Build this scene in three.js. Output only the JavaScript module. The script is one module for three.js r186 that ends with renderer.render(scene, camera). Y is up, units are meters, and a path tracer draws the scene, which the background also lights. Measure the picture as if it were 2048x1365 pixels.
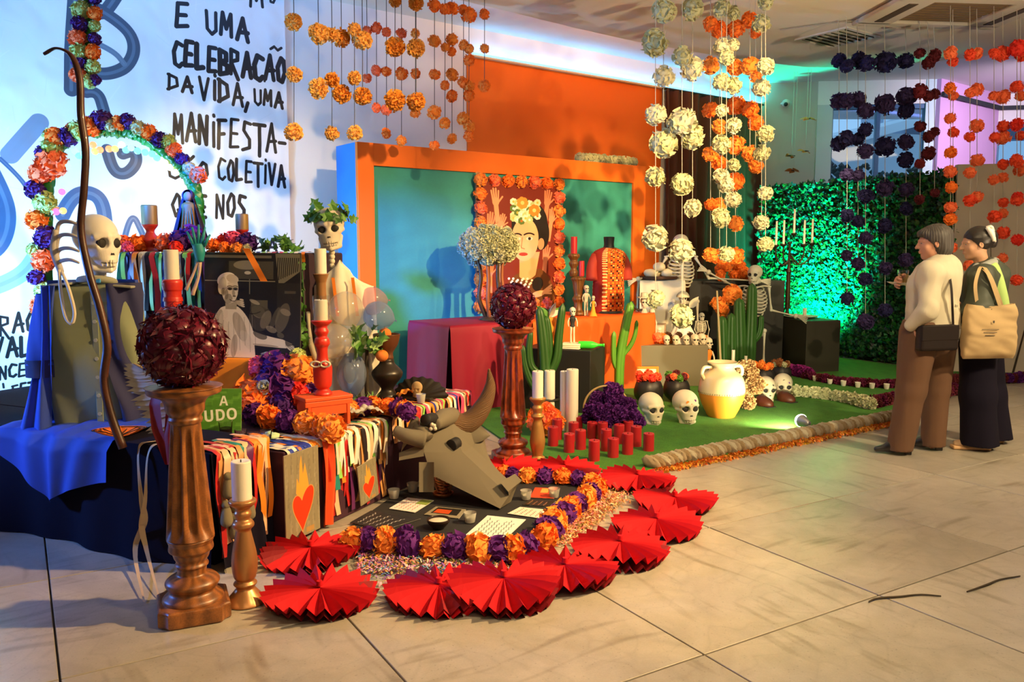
import * as THREE from 'three';
import { mergeGeometries, mergeVertices, toCreasedNormals } from 'three/addons/utils/BufferGeometryUtils.js';
import { RoundedBoxGeometry } from 'three/addons/geometries/RoundedBoxGeometry.js';
import { RectAreaLightUniformsLib } from 'three/addons/lights/RectAreaLightUniformsLib.js';
import { ImprovedNoise } from 'three/addons/math/ImprovedNoise.js';
import { MarchingCubes } from 'three/addons/objects/MarchingCubes.js';

// ---------- camera, sky, lights, exposure ----------
const V = (x, y, z) => new THREE.Vector3(x, y, z);
const P = (x, y, zf) => new THREE.Vector3(x, y, -zf);          // zf = metres in front of the camera
const scene = new THREE.Scene();
const FOCAL = 1650, PITCH = Math.atan(182.5 / FOCAL), EYE = 1.4;
const camera = new THREE.PerspectiveCamera(2 * Math.atan(682.5 / FOCAL) * 180 / Math.PI, 2048 / 1365, 0.05, 80);
camera.position.set(0, EYE, 0);
camera.rotation.x = -PITCH;
scene.add(camera);
scene.background = new THREE.Color(0.3, 0.55, 0.9);            // dusk outside the windows
scene.backgroundIntensity = 1;
RectAreaLightUniformsLib.init();
const renderer = new THREE.WebGLRenderer();
renderer.toneMapping = THREE.LinearToneMapping;
renderer.toneMappingExposure = 1.1;
renderer.shadowMap.enabled = true;

const lightGlow = (c, k) => new THREE.MeshStandardMaterial({ color: 0x111111, emissive: new THREE.Color(...c), emissiveIntensity: k, roughness: 0.6 });
const dark = new THREE.MeshStandardMaterial({ color: new THREE.Color(0.02, 0.02, 0.022), roughness: 0.5 });
// a can spotlight: housing, glowing lens, SpotLight just in front of the lens
let SPOTS = [];
function spot(name, label, pos, target, color, cd, angle, pen = 0.6, size = 2, r = 0.06) {
  const g = new THREE.Group(); g.name = name; scene.add(g); g.position.copy(pos);
  g.userData = { label, category: 'lamp' };
  g.lookAt(target);
  const can = new THREE.Mesh(new THREE.LatheGeometry([V(0, -0.16, 0), V(r * 0.7, -0.155, 0), V(r, -0.12, 0), V(r, 0, 0), V(r * 0.94, 0, 0), V(r * 0.9, -0.012, 0)].map((p) => new THREE.Vector2(p.x, p.y)), 28).rotateX(Math.PI / 2), dark);
  can.name = 'lamp_housing'; g.add(can);
  const lens = new THREE.Mesh(new THREE.CylinderGeometry(r * 0.9, r * 0.9, 0.008, 28).rotateX(Math.PI / 2).translate(0, 0, -0.012), lightGlow(color, 5));
  lens.name = 'lamp_lens'; g.add(lens);
  const l = new THREE.SpotLight(new THREE.Color(...color), cd, 0, angle, pen, 2);
  l.position.copy(pos).add(target.clone().sub(pos).normalize().multiplyScalar(0.02)); l.castShadow = true; l.shadow.radius = size; l.shadow.mapSize.set(1024, 1024);
  l.target.position.copy(target); l.name = name + '_light';
  scene.add(l); scene.add(l.target);
  SPOTS.push(g);
  return g;
}
const WARM = [1, 0.63, 0.26], WARM2 = [1, 0.76, 0.42];
spot('ceiling_spotlight', 'warm ceiling spotlight aimed at the near ribbon altar', P(3.4, 3.5, 3.3), P(-0.9, 0.5, 4.3), WARM, 130, 0.6, 0.8, 4);
spot('ceiling_spotlight_001', 'warm ceiling spotlight aimed at the portrait and painted panel', P(2.9, 3.45, 2.9), P(0.8, 1.0, 7.95), WARM, 195, 0.345, 0.75, 3);
spot('ceiling_spotlight_002', 'warm ceiling spotlight over the pale stone floor', P(1.6, 3.6, 1.6), P(1.9, 0, 4.0), WARM2, 32, 1.0, 0.9, 5);
spot('ceiling_spotlight_003', 'warm ceiling spotlight aimed at the two visitors', P(5.2, 3.5, 2.4), P(3.0, 0.9, 6.2), WARM2, 72, 0.5, 0.8, 4);
spot('ceiling_spotlight_004', 'added warm spotlight brightening the golden pompoms', P(0.9, 3.62, 3.4), P(-1.3, 2.1, 6.5), [1, 0.68, 0.32], 60, 0.3, 0.5, 3);  // unseen lamp, added so the golden pompoms come out brighter
spot('ceiling_spotlight_006', 'added warm spotlight brightening the orange wall', P(2.9, 3.62, 4.2), P(1.2, 2.0, 10.2), WARM, 90, 0.2, 0.7, 3);  // extra lamp out of view, put in to lift the orange wall
spot('ceiling_spotlight_005', 'added pinkish spotlight brightening the lilac wall', P(7.4, 3.5, 10.0), P(7.0, 2.5, 13.0), [1, 0.78, 1], 30, 0.9, 0.9, 4);  // lamp added out of view to light the far lilac corner
spot('ceiling_spotlight_007', 'added narrow warm spotlight brightening the candelabra', P(3.0, 3.62, 5.9), P(3.3, 1.3, 9.85), [1, 0.82, 0.4], 70, 0.15, 0.8, 3);  // added only to brighten the candelabra tapers; no known source there
spot('flood_lamp', 'blue floor flood lamp washing the lettered wall', P(-4.3, 1.05, 4.7), P(-2.6, 1.7, 8.4), [0.19, 0.5, 1], 52, 1.15, 0.5, 5, 0.1);
spot('flood_lamp_001', 'green floor flood lamp washing the leaf hedge wall', P(3.74, 0.48, 10.4), P(4.2, 1.1, 11.2), [0.0, 1, 0.55], 88, 1.05, 0.9, 6, 0.07);
spot('flood_lamp_002', 'blue flood lamp at the far left aimed at the robed bust', P(-4.1, 1.25, 3.45), P(-2.3, 0.7, 3.75), [0.08, 0.27, 1], 24, 0.46, 0.7, 5, 0.08);
spot('flood_lamp_003', 'blue flood lamp at left aimed at the painted panel', P(-3.3, 2.7, 3.0), P(-1.0, 1.15, 7.75), [0.003, 0.16, 1], 300, 0.17, 1, 3, 0.08);
spot('flood_lamp_004', 'cool white floor lamp hidden behind the robed bust lighting the wall', P(-3.2, 0.35, 6.15), P(-2.9, 1.5, 7.9), [0.42, 0.8, 1], 8.5, 1.2, 0.9, 6, 0.07);
spot('added_uplighter', 'added warm fill lamp at the right brightening the beige ceiling', P(5.4, 0.4, 3.0), P(3.6, 3.7, 5.2), [1, 0.76, 0.46], 95, 0.72, 0.9, 5, 0.09);  // invented lamp: lifts the ceiling and gives some soft fill
function areaPanel(name, label, pos, target, w, h, color, nits, glow = 1.5) {
  const g = new THREE.Group(); g.name = name; scene.add(g); g.position.copy(pos); g.lookAt(target); g.userData = { label, category: 'lamp' };
  const fr = new THREE.Mesh(new RoundedBoxGeometry(w + 0.06, h + 0.06, 0.05, 2, 0.012).translate(0, 0, -0.03), dark); fr.name = 'panel_frame'; g.add(fr);
  const gl = new THREE.Mesh(new RoundedBoxGeometry(w, h, 0.012, 1, 0.004), lightGlow(color, glow)); gl.name = 'diffuser'; g.add(gl);
  const l = new THREE.RectAreaLight(new THREE.Color(...color), nits, w, h);
  l.position.copy(pos).add(target.clone().sub(pos).normalize().multiplyScalar(0.015)); l.lookAt(target); l.name = name + '_light'; scene.add(l);
}
areaPanel('added_fill_panel', 'large added warm fill panel behind the viewer', P(0.6, 3.62, -0.6), P(0.6, 0, 1.6), 2.2, 1.2, [1, 0.72, 0.42], 3.6);  // unseen panel added as ambient fill from the camera side
areaPanel('added_fill_panel_001', 'added warm fill panel right of the visitors', P(6.6, 3.62, 5.4), P(5.6, 0, 6.2), 1.6, 0.8, [1, 0.72, 0.42], 4.5);  // second fill panel, likewise added out of view

// ---------- helpers ----------
let seed = 7;
function rnd() { seed = (seed * 1664525 + 1013904223) >>> 0; return seed / 4294967296; }
const rr = (a, b) => a + (b - a) * rnd();
const noise = new ImprovedNoise();
const nz = (x, y, z) => noise.noise(x, y, z);
const CP = Math.cos(PITCH), SP = Math.sin(PITCH);
function ray(px, py) { const x = (px - 1024) / FOCAL, y = -(py - 682.5) / FOCAL; return V(x, y * CP - SP, -(y * SP + CP)); }
function G(px, py, h = 0) { const d = ray(px, py), t = (h - EYE) / d.y; return V(d.x * t, h, d.z * t); }   // where a sight line meets height h
function D(px, py, zf) { const d = ray(px, py), t = zf / -d.z; return V(d.x * t, EYE + d.y * t, -zf); }      // ... or depth zf
const usedNames = {};
function numbered(n) { if (!(n in usedNames)) { usedNames[n] = 0; return n; } usedNames[n]++; return n + '_' + String(usedNames[n]).padStart(3, '0'); }
usedNames.ceiling_spotlight = 7; usedNames.flood_lamp = 4; usedNames.added_uplighter = 0; usedNames.added_fill_panel = 1;
function mat(r, g, b, o = {}) { return new THREE.MeshStandardMaterial({ color: new THREE.Color(r, g, b), roughness: 0.75, ...o }); }
function phys(r, g, b, o = {}) { return new THREE.MeshPhysicalMaterial({ color: new THREE.Color(r, g, b), roughness: 0.5, ...o }); }
function part(name, geo, m, parent) { const o = new THREE.Mesh(geo, m); o.name = name; o.castShadow = o.receiveShadow = true; parent.add(o); return o; }
function thing(name, label, category, pos = V(0, 0, 0), turn = 0, group) {
  const o = new THREE.Group(); o.name = numbered(name); o.position.copy(pos); o.rotation.y = turn; scene.add(o);
  o.userData = { label, category }; if (group) o.userData.group = group; return o;
}
function single(name, label, category, geo, m, pos = V(0, 0, 0), turn = 0, group) {
  const o = new THREE.Mesh(geo, m); o.name = numbered(name); o.castShadow = o.receiveShadow = true; o.position.copy(pos); o.rotation.y = turn; scene.add(o);
  o.userData = { label, category }; if (group) o.userData.group = group; return o;
}
function copyOf(src, label, pos, turn, scale) {
  const o = src.clone(); o.name = numbered(src.name.replace(/_\d{3}$/, '')); o.userData = { ...src.userData, label };
  o.position.copy(pos); o.rotation.y = turn; if (scale) o.scale.setScalar(scale); scene.add(o); return o;
}
function struct(name, geo, m, parent) { const o = part(name, geo, m, parent || scene); if (!parent) { o.name = numbered(name); o.userData = { kind: 'structure' }; } return o; }
function sgroup(name) { const o = new THREE.Group(); o.name = numbered(name); o.userData = { kind: 'structure' }; scene.add(o); return o; }
const fix = (g) => { let h = g.index ? g.toNonIndexed() : g; for (const k of Object.keys(h.attributes)) if (!['position', 'normal', 'uv'].includes(k)) h.deleteAttribute(k); if (!h.attributes.uv) h.setAttribute('uv', new THREE.BufferAttribute(new Float32Array(h.attributes.position.count * 2), 2)); return h; };
const merge = (...gs) => mergeGeometries(gs.flat().map(fix));
const box = (w, h, d, x = 0, y = 0, z = 0, r = 0.006) => (r > 0 ? new RoundedBoxGeometry(w, h, d, 2, Math.min(r, w / 2.1, h / 2.1, d / 2.1)) : new THREE.BoxGeometry(w, h, d)).translate(x, y, z);
const cyl = (r0, r1, h, x = 0, y = 0, z = 0, n = 20) => new THREE.CylinderGeometry(r0, r1, h, n).translate(x, y, z);
const ball = (r, x = 0, y = 0, z = 0, a = 16, b = 12) => new THREE.SphereGeometry(r, a, b).translate(x, y, z);
const lathe = (pts, n = 32) => new THREE.LatheGeometry(pts.map((p) => new THREE.Vector2(Math.max(p[0], 0.0001), p[1])), n);
// smooth profile through points
function slathe(pts, n = 32, k = 40) { const c = new THREE.SplineCurve(pts.map((p) => new THREE.Vector2(p[0], p[1]))); return new THREE.LatheGeometry(c.getPoints(k).map((p) => new THREE.Vector2(Math.max(p.x, 0.0001), p.y)), n); }
const curve = (pts) => new THREE.CatmullRomCurve3(pts);
const tube = (pts, r, n = 8, k = 24) => new THREE.TubeGeometry(curve(pts), k, r, n, false);
// tube whose radius varies along it
function vtube(pts, radii, n = 10, k = 32, caps = true) {
  const c = curve(pts), fr = c.computeFrenetFrames(k, false), pos = [], uv = [], idx = [];
  for (let i = 0; i <= k; i++) {
    const u = i / k, q = c.getPoint(u), f = u * (radii.length - 1), a = Math.min(Math.floor(f), radii.length - 2), r = radii[a] + (radii[a + 1] - radii[a]) * (f - a);
    for (let j = 0; j <= n; j++) { const th = j / n * Math.PI * 2, nn = fr.normals[i].clone().multiplyScalar(Math.cos(th) * r).add(fr.binormals[i].clone().multiplyScalar(Math.sin(th) * r)); pos.push(q.x + nn.x, q.y + nn.y, q.z + nn.z); uv.push(j / n * r * 6, u * c.getLength()); }
  }
  for (let i = 0; i < k; i++) for (let j = 0; j < n; j++) { const a = i * (n + 1) + j, b = a + n + 1; idx.push(a, b, a + 1, b, b + 1, a + 1); }
  if (caps) for (const [i, flip] of [[0, 1], [k, 0]]) { const q = c.getPoint(i / k), m = pos.length / 3; pos.push(q.x, q.y, q.z); uv.push(0, 0); for (let j = 0; j < n; j++) { const a = i * (n + 1) + j; flip ? idx.push(m, a, a + 1) : idx.push(m, a + 1, a); } }
  const g = new THREE.BufferGeometry(); g.setAttribute('position', new THREE.Float32BufferAttribute(pos, 3)); g.setAttribute('uv', new THREE.Float32BufferAttribute(uv, 2)); g.setIndex(idx); g.computeVertexNormals(); return g;
}
// parametric sheet with thickness-free grid; f(u,v) -> Vector3
function sheet(f, nu, nv, su = 1, sv = 1) {
  const pos = [], uv = [], idx = [];
  for (let i = 0; i <= nu; i++) for (let j = 0; j <= nv; j++) { const p = f(i / nu, j / nv); pos.push(p.x, p.y, p.z); uv.push(i / nu * su, j / nv * sv); }
  for (let i = 0; i < nu; i++) for (let j = 0; j < nv; j++) { const a = i * (nv + 1) + j, b = a + nv + 1; idx.push(a, b, a + 1, b, b + 1, a + 1); }
  const g = new THREE.BufferGeometry(); g.setAttribute('position', new THREE.Float32BufferAttribute(pos, 3)); g.setAttribute('uv', new THREE.Float32BufferAttribute(uv, 2)); g.setIndex(idx); g.computeVertexNormals(); return g;
}
function deform(g, f) { const p = g.attributes.position, v = V(0, 0, 0); for (let i = 0; i < p.count; i++) { v.fromBufferAttribute(p, i); f(v); p.setXYZ(i, v.x, v.y, v.z); } p.needsUpdate = true; g.computeVertexNormals(); return g; }
function quatTo(dir) { return new THREE.Quaternion().setFromUnitVectors(V(0, 1, 0), dir.clone().normalize()); }
// frames: a vertical plane with local x along the plane, local z towards the viewer
function frame(x, zf, ux, uz) { const o = new THREE.Object3D(); o.position.set(x, 0, -zf); o.rotation.y = Math.atan2(uz, ux); o.updateMatrixWorld(true); o.turn = o.rotation.y; return o; }
function hit(fr, px, py, off = 0) {
  const inv = fr.matrixWorld.clone().invert(), o = V(0, EYE, 0).applyMatrix4(inv), d = ray(px, py).transformDirection(inv), t = (off - o.z) / d.z; return o.add(d.multiplyScalar(t));
}
const at = (fr, x, y, z) => V(x, y, z).applyMatrix4(fr.matrixWorld);
// textures
function canvas(w, h, draw, srgb = true) { const c = document.createElement('canvas'); c.width = w; c.height = h; draw(c.getContext('2d'), w, h); const t = new THREE.CanvasTexture(c); if (srgb) t.colorSpace = THREE.SRGBColorSpace; t.wrapS = t.wrapT = THREE.RepeatWrapping; t.anisotropy = 4; return t; }
function noiseTex(n, f) { const d = new Uint8Array(n * n * 4); for (let y = 0; y < n; y++) for (let x = 0; x < n; x++) { const c = f(x / n, y / n, x, y); const k = (y * n + x) * 4; d[k] = c[0]; d[k + 1] = c[1]; d[k + 2] = c[2]; d[k + 3] = 255; } const t = new THREE.DataTexture(d, n, n); t.magFilter = THREE.LinearFilter; t.minFilter = THREE.LinearMipmapLinearFilter; t.generateMipmaps = true; t.wrapS = t.wrapT = THREE.RepeatWrapping; t.needsUpdate = true; return t; }
const per = (x, y, n, s) => { const a = x * Math.PI * 2, b = y * Math.PI * 2; return nz(Math.cos(a) * n + s, Math.sin(a) * n, Math.cos(b) * n) * 0.6 + nz(Math.cos(b) * n * 2 + s, Math.sin(b) * n * 2 + Math.sin(a) * n * 2, Math.cos(a) * n) * 0.4; };
const per2 = (x, y, n, m, s) => { const a = x * Math.PI * 2, b = y * Math.PI * 2; return nz(Math.cos(a) * n + s, Math.sin(a) * n + Math.cos(b) * m, Math.sin(b) * m) * 0.7 + nz(Math.cos(a) * n * 2 + s, Math.sin(a) * n * 2 + Math.cos(b) * m * 2.5, Math.sin(b) * m * 2.5) * 0.4; };
const grainTex = noiseTex(256, () => { const v = 120 + rnd() * 130; return [v, v, v]; });
const weaveTex = noiseTex(128, (u, v, x, y) => { const k = ((x >> 1) + (y >> 1)) % 2 ? 200 : 110; const q = k + rnd() * 40; return [q, q, q]; });
const blotchTex = noiseTex(256, (u, v) => { const q = 200 + 50 * per(u, v, 1.2, 3); return [q, q, q]; });
blotchTex.colorSpace = THREE.SRGBColorSpace;
const woodTex = noiseTex(256, (u, v) => { const q = 190 + 60 * Math.sin((u * 14 + 0.9 * per(u, v, 0.8, 9)) * Math.PI * 2) * 0.5 + 40 * (rnd() - 0.5); return [q, q * 0.97, q * 0.93]; });
woodTex.colorSpace = THREE.SRGBColorSpace;
const bump = (t, s, rx = 1, ry = rx) => { const c = t.clone(); c.repeat.set(rx, ry); return { bumpMap: c, bumpScale: s }; };

// ---------- the setting ----------
const W = frame(-4.18, 6.73, 0.8, 0.6);          // the long lettered wall; x = metres along it
const PN = frame(-1.38, 7.5, 0.8, 0.6);          // front of the freestanding painted panel
// floor of square stone slabs laid diagonally
{
  const marble = [0, 1, 2, 3].map((k) => noiseTex(256, (u, v) => {
    const a = per(u, v, 0.7, k * 5.3), b = per(u, v, 2.3, 20 + k), vein = Math.pow(Math.max(0, 1 - Math.abs(per(u, v * 0.7, 1.0, 40 + k * 3) * 9 + 0.5)), 3), sp = rnd() < 0.006 ? -22 : 0;
    const sx = Math.max(0, per2(u, v, 0.5, 2.4, 80 + k) - 0.18); const q = 206 + 20 * a - 70 * sx + 12 * b - 9 * vein - 26 * Math.max(0, per(u * 1.0, v, 1.7, 60 + k) - 0.28) + sp * 1.6 + 9 * (rnd() - 0.5); return [q, q * (0.965 - 0.03 * sx), q * (0.90 - 0.1 * sx) + 3 * b];
  }));
  marble.forEach((t) => { t.colorSpace = THREE.SRGBColorSpace; });
  const mats = marble.map((t, i) => phys(0.62 + 0.02 * i, 0.6 + 0.02 * i, 0.575 + 0.02 * i, { map: t, roughness: 0.3, roughnessMap: null, ...bump(blotchTex, 0.0006, 2) }));
  const fl = sgroup('floor');
  struct('grout_bed', box(22, 0.1, 22, 2, -0.076, -5, 0), mat(0.13, 0.11, 0.09), fl);
  const S = 0.965, geo = box(S - 0.007, 0.024, S - 0.007, 0, -0.012, 0, 0.003);
  const u = [0.857, 0.515], v = [-0.515, 0.857], o = [1.496, 3.23];
  for (let i = -8; i < 12; i++) for (let j = -6; j < 12; j++) {
    const x = o[0] + u[0] * (i + 0.5) * S + v[0] * (j + 0.5) * S, z = o[1] + u[1] * (i + 0.5) * S + v[1] * (j + 0.5) * S;
    const px = 1024 + x / z * FOCAL;
    if (z < 0.6 || z > 10.6 || x < -4.6 || x > 8.6 || (z < 2.4 && (x < -2.4 || x > 4.6)) || (px < -900 && z > 3)) continue;
    const m = part('slab', geo, mats[Math.floor(rnd() * 4)], fl);
    m.position.set(x, rr(-0.0008, 0.0004), -z); m.rotation.y = Math.atan2(u[1], u[0]) + Math.floor(rnd() * 4) * Math.PI / 2;
  }
}
// walls: boxes along a run of plan points (x, zf), thick away from the room
const wallWhite = mat(0.82, 0.81, 0.79, { roughness: 0.85, ...bump(blotchTex, 0.002, 3) });
function wallRun(name, a, b, y0, y1, m, th = 0.14) {
  const dx = b[0] - a[0], dz = b[1] - a[1], L = Math.hypot(dx, dz), mx = (a[0] + b[0]) / 2, mz = (a[1] + b[1]) / 2;
  let nx = -dz / L, nzz = dx / L; if (nx * (mx - 1) + nzz * (mz - 3) < 0) { nx = -nx; nzz = -nzz; }
  const o = struct(name, box(L, y1 - y0, th, 0, 0, 0, 0), m);
  o.position.set(mx + nx * th / 2, (y0 + y1) / 2, -(mz + nzz * th / 2)); o.rotation.y = Math.atan2(dz, dx); return o;
}
const TOP = 3.86;
const wp = (t) => [-4.18 + 0.8 * t, 6.73 + 0.6 * t];
wallRun('wall_left', wp(-6.5), wp(9.82), 0, TOP, wallWhite);
// orange painted boarding standing 2 cm proud of the white wall
{
  const a = wp(4.585), b = wp(7.72), L = 7.72 - 4.585;
  const o = struct('wall_orange', box(L, 3.55, 0.025, L / 2, 1.775, 0.0125, 0.003), mat(0.86, 0.16, 0.006, { roughness: 0.7, ...bump(grainTex, 0.0008, 6, 6) }));
  o.position.set(a[0], 0, -a[1]); o.rotation.y = W.turn;
}
wallRun('wall_back', wp(9.82), [4.55, 12.45], 0, TOP, mat(0.5, 0.47, 0.45));
wallRun('wall_right', [10.6, 13.4], [10.2, -4.5], 0, TOP, wallWhite);
wallRun('wall_behind', [10.4, -4.4], [-6.6, -4.4], 0, TOP, wallWhite);
wallRun('wall_end', [-6.4, -4.6], [-9.6, 3.1], 0, TOP, wallWhite);
// window wall: sill wall, lintel, lilac wall between the two windows
const lilac = mat(0.62, 0.38, 0.66, { roughness: 0.8 });
wallRun('wall_window', [4.5, 12.45], [6.2, 12.3], 0, 1.0, wallWhite);
wallRun('wall_window', [4.5, 12.45], [6.2, 12.3], 3.52, TOP, wallWhite);
wallRun('wall_pier', [4.5, 12.45], [4.72, 12.43], 1.0, 3.52, mat(0.55, 0.62, 0.66));
wallRun('wall_pier', [6.02, 12.3], [6.22, 12.3], 0, TOP, mat(0.55, 0.72, 0.74));
wallRun('wall_lilac', [6.2, 12.25], [7.75, 13.45], 0, TOP, lilac);
wallRun('wall_window', [7.7, 13.45], [10.7, 12.9], 0, 1.7, wallWhite);
wallRun('wall_window', [7.7, 13.45], [10.7, 12.9], 3.42, TOP, wallWhite);
function windowIn(n, a, b, y0, y1, cols, rows) {
  const dx = b[0] - a[0], dz = b[1] - a[1], L = Math.hypot(dx, dz), w = sgroup('window_' + n);
  w.position.set(a[0], y0, -a[1]); w.rotation.y = Math.atan2(dz, dx);
  const m = mat(0.03, 0.1, 0.19, { roughness: 0.35, metalness: 0.3 }), H = y1 - y0, f = [];
  f.push(box(L, 0.07, 0.08, L / 2, 0.035, -0.05), box(L, 0.07, 0.08, L / 2, H - 0.035, -0.05));
  for (let i = 0; i <= cols; i++) f.push(box(0.065, H, 0.08, L * i / cols, H / 2, -0.05));
  struct('window_frame', merge(f), m, w);
  const gm = phys(0.95, 1, 1, { transmission: 1, thickness: 0, roughness: 0.03, ior: 1.45 });
  for (let i = 0; i < cols; i++) for (let j = 0; j < rows; j++) struct('pane', box(L / cols - 0.06, H / rows - 0.04, 0.008, L * (i + 0.5) / cols, H * (j + 0.5) / rows, -0.05, 0), gm, w);
}
windowIn(1, [4.7, 12.43], [6.04, 12.31], 1.0, 3.52, 2, 1);
windowIn(2, [7.75, 13.44], [10.5, 12.94], 1.7, 3.42, 2, 1);
// ceilings: outer ceiling at 3.86 m, dropped inner slab at 3.7 m with a curved edge, LED cove between
struct('ceiling_outer', box(22, 0.15, 22, 1.5, TOP + 0.075, -5, 0), mat(0.8, 0.78, 0.76));
const slabPts = [[-7, -4.2], [-7, 3.4], [-3.2, 5.8], [-0.9, 7.6], [-0.1, 8.25], [0.65, 8.9], [1.35, 9.45], [2.2, 10.0], [3.0, 10.45], [3.7, 10.75], [4.4, 10.8], [5.2, 10.45], [6.2, 9.8], [7.2, 9.0], [9.9, 6.4], [9.9, -4.2]];
const inSlab = (x, z) => { let c = false; for (let i = 0, j = slabPts.length - 1; i < slabPts.length; j = i++) { const [xi, zi] = slabPts[i], [xj, zj] = slabPts[j]; if ((zi > z) !== (zj > z) && x < (xj - xi) * (z - zi) / (zj - zi) + xi) c = !c; } return c; };
{
  const sh = new THREE.Shape(slabPts.map((p) => new THREE.Vector2(p[0], p[1])));
  const g = new THREE.ExtrudeGeometry(sh, { depth: 0.06, bevelEnabled: false }).rotateX(-Math.PI / 2);
  g.translate(0, 3.7, 0);
  struct('ceiling', g, mat(0.8, 0.74, 0.62, { roughness: 0.9, ...bump(blotchTex, 0.003, 0.3) }));
  // cove strips lie on the slab's back edge, lighting the outer ceiling
  const cols = [[2, [0.12, 0.3, 1], 5], [3, [0.2, 0.4, 1], 6], [4, [1, 0.42, 0.08], 9], [5, [1, 0.36, 0.05], 12], [6, [1, 0.36, 0.05], 12], [7, [1, 0.36, 0.05], 10], [8, [1, 0.45, 0.08], 7], [9, [0.1, 1, 0.35], 5], [10, [0.1, 0.9, 0.5], 5], [11, [0.2, 0.3, 1], 5], [12, [0.22, 0.28, 1], 5]];
  for (const [i, c, k] of cols) {
    const a = slabPts[i], b = slabPts[i + 1], L = Math.hypot(b[0] - a[0], b[1] - a[1]), mx = (a[0] + b[0]) / 2, mz = (a[1] + b[1]) / 2, nx = -(b[1] - a[1]) / L, nn = (b[0] - a[0]) / L;
    const s = struct('trim_' + (i - 1), box(L, 0.03, 0.03, 0, 0, 0, 0.01), lightGlow(c, 2));
    s.position.set(mx - nx * 0.06, 3.777, -(mz - nn * 0.06)); s.rotation.y = Math.atan2(b[1] - a[1], b[0] - a[0]);
    const l = new THREE.RectAreaLight(new THREE.Color(...c), k * 2.2, L, 0.06); l.name = 'cove_light';
    l.position.set(mx + nx * 0.03, 3.8, -(mz + nn * 0.03)); l.lookAt(mx + nx * 0.5, 4.05, -(mz + nn * 0.5)); scene.add(l);
  }
  // LED strip on top of the orange boarding washing the top band of the wall
  const st = struct('trim_14', box(5.2, 0.03, 0.03, 4.6 + 2.6, 3.565, 0.06, 0.008), lightGlow([0.3, 0.68, 1], 1.6)); st.position.copy(W.position); st.rotation.y = W.turn;
  const le = struct('trim_15', box(5.2, 0.02, 0.07, 4.6 + 2.6, 3.545, 0.045, 0.004), mat(0.75, 0.6, 0.4)); le.position.copy(W.position); le.rotation.y = W.turn;
  for (let k = 0; k < 3; k++) {
    const l = new THREE.RectAreaLight(new THREE.Color(0.06, 0.46, 1), 10, 1.85, 0.05); l.name = 'ledge_light';
    l.position.copy(at(W, 4.6 + 0.95 + k * 1.7, 3.59, 0.06)); l.lookAt(at(W, 4.6 + 0.95 + k * 1.7, 3.8, 0.02)); scene.add(l);
  }
}
// dark line where the outer ceiling meets the far walls, and ceiling fittings
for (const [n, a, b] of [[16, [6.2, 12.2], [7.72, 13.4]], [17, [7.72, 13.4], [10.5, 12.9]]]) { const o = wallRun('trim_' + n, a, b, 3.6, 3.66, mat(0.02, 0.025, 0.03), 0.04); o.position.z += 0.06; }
{
  const vent = thing('ceiling_vent', 'square dark louvred vent set in the beige ceiling', 'vent');
  const c = [G(1610, 71, 3.69), G(1682, 66, 3.69), G(1745, 82, 3.69), G(1660, 88, 3.69)];
  const mid = c[0].clone().add(c[1]).add(c[2]).add(c[3]).multiplyScalar(0.25), ang = 0.62;
  vent.position.copy(mid); vent.position.y = 3.695; vent.rotation.y = ang;
  part('frame', merge(box(0.62, 0.02, 0.05, 0, 0, 0.3), box(0.62, 0.02, 0.05, 0, 0, -0.3), box(0.05, 0.02, 0.62, 0.3, 0, 0), box(0.05, 0.02, 0.62, -0.3, 0, 0)), mat(0.7, 0.67, 0.6), vent);
  for (let i = 0; i < 7; i++) part('louvre', box(0.55, 0.004, 0.07, 0, 0, 0, 0.001).rotateX(0.7).translate(0, 0.008, -0.24 + i * 0.08), mat(0.05, 0.07, 0.03), vent);
  const ac = thing('air_conditioner', 'cassette air conditioner with brown grille set in the ceiling', 'air conditioner', G(1905, 18, 3.69), 0.1);
  ac.position.y = 3.672;
  part('casing', merge(box(1.5, 0.05, 0.16, 0, -0.01, 0.42, 0.02), box(1.5, 0.05, 0.16, 0, -0.01, -0.42, 0.02), box(0.36, 0.05, 0.8, -0.57, -0.01, 0, 0.02), box(0.36, 0.05, 0.8, 0.57, -0.01, 0, 0.02)), mat(0.62, 0.58, 0.5), ac);
  for (let i = 0; i < 9; i++) part('grille_slat', box(0.8, 0.01, 0.05, 0, -0.005, -0.3 + i * 0.075, 0.003).rotateX(0.0), mat(0.2, 0.13, 0.06), ac);
  for (const s of [-1, 1]) part('air_flap', box(0.09, 0.012, 0.6, s * 0.57, -0.036, 0, 0.004), mat(0.08, 0.055, 0.03), ac);
  single('cable_duct', 'thin surface cable duct running along the ceiling to the air conditioner', 'duct', tube([G(1560, 60, 3.685), G(1680, 44, 3.685), G(1790, 34, 3.685)], 0.006, 6, 4), mat(0.4, 0.36, 0.3));
  const cam = thing('security_camera', 'small white camera at the top of the far grey wall', 'camera', D(1572, 207, 12.46), 0.3);
  part('housing', merge(ball(0.06, 0, 0, 0), cyl(0.02, 0.02, 0.12, 0, 0, 0).rotateX(Math.PI / 2).translate(0, 0.01, -0.06)), mat(0.7, 0.7, 0.68), cam); part('lens', ball(0.03, -0.03, -0.02, 0.04), dark, cam);
}
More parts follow.
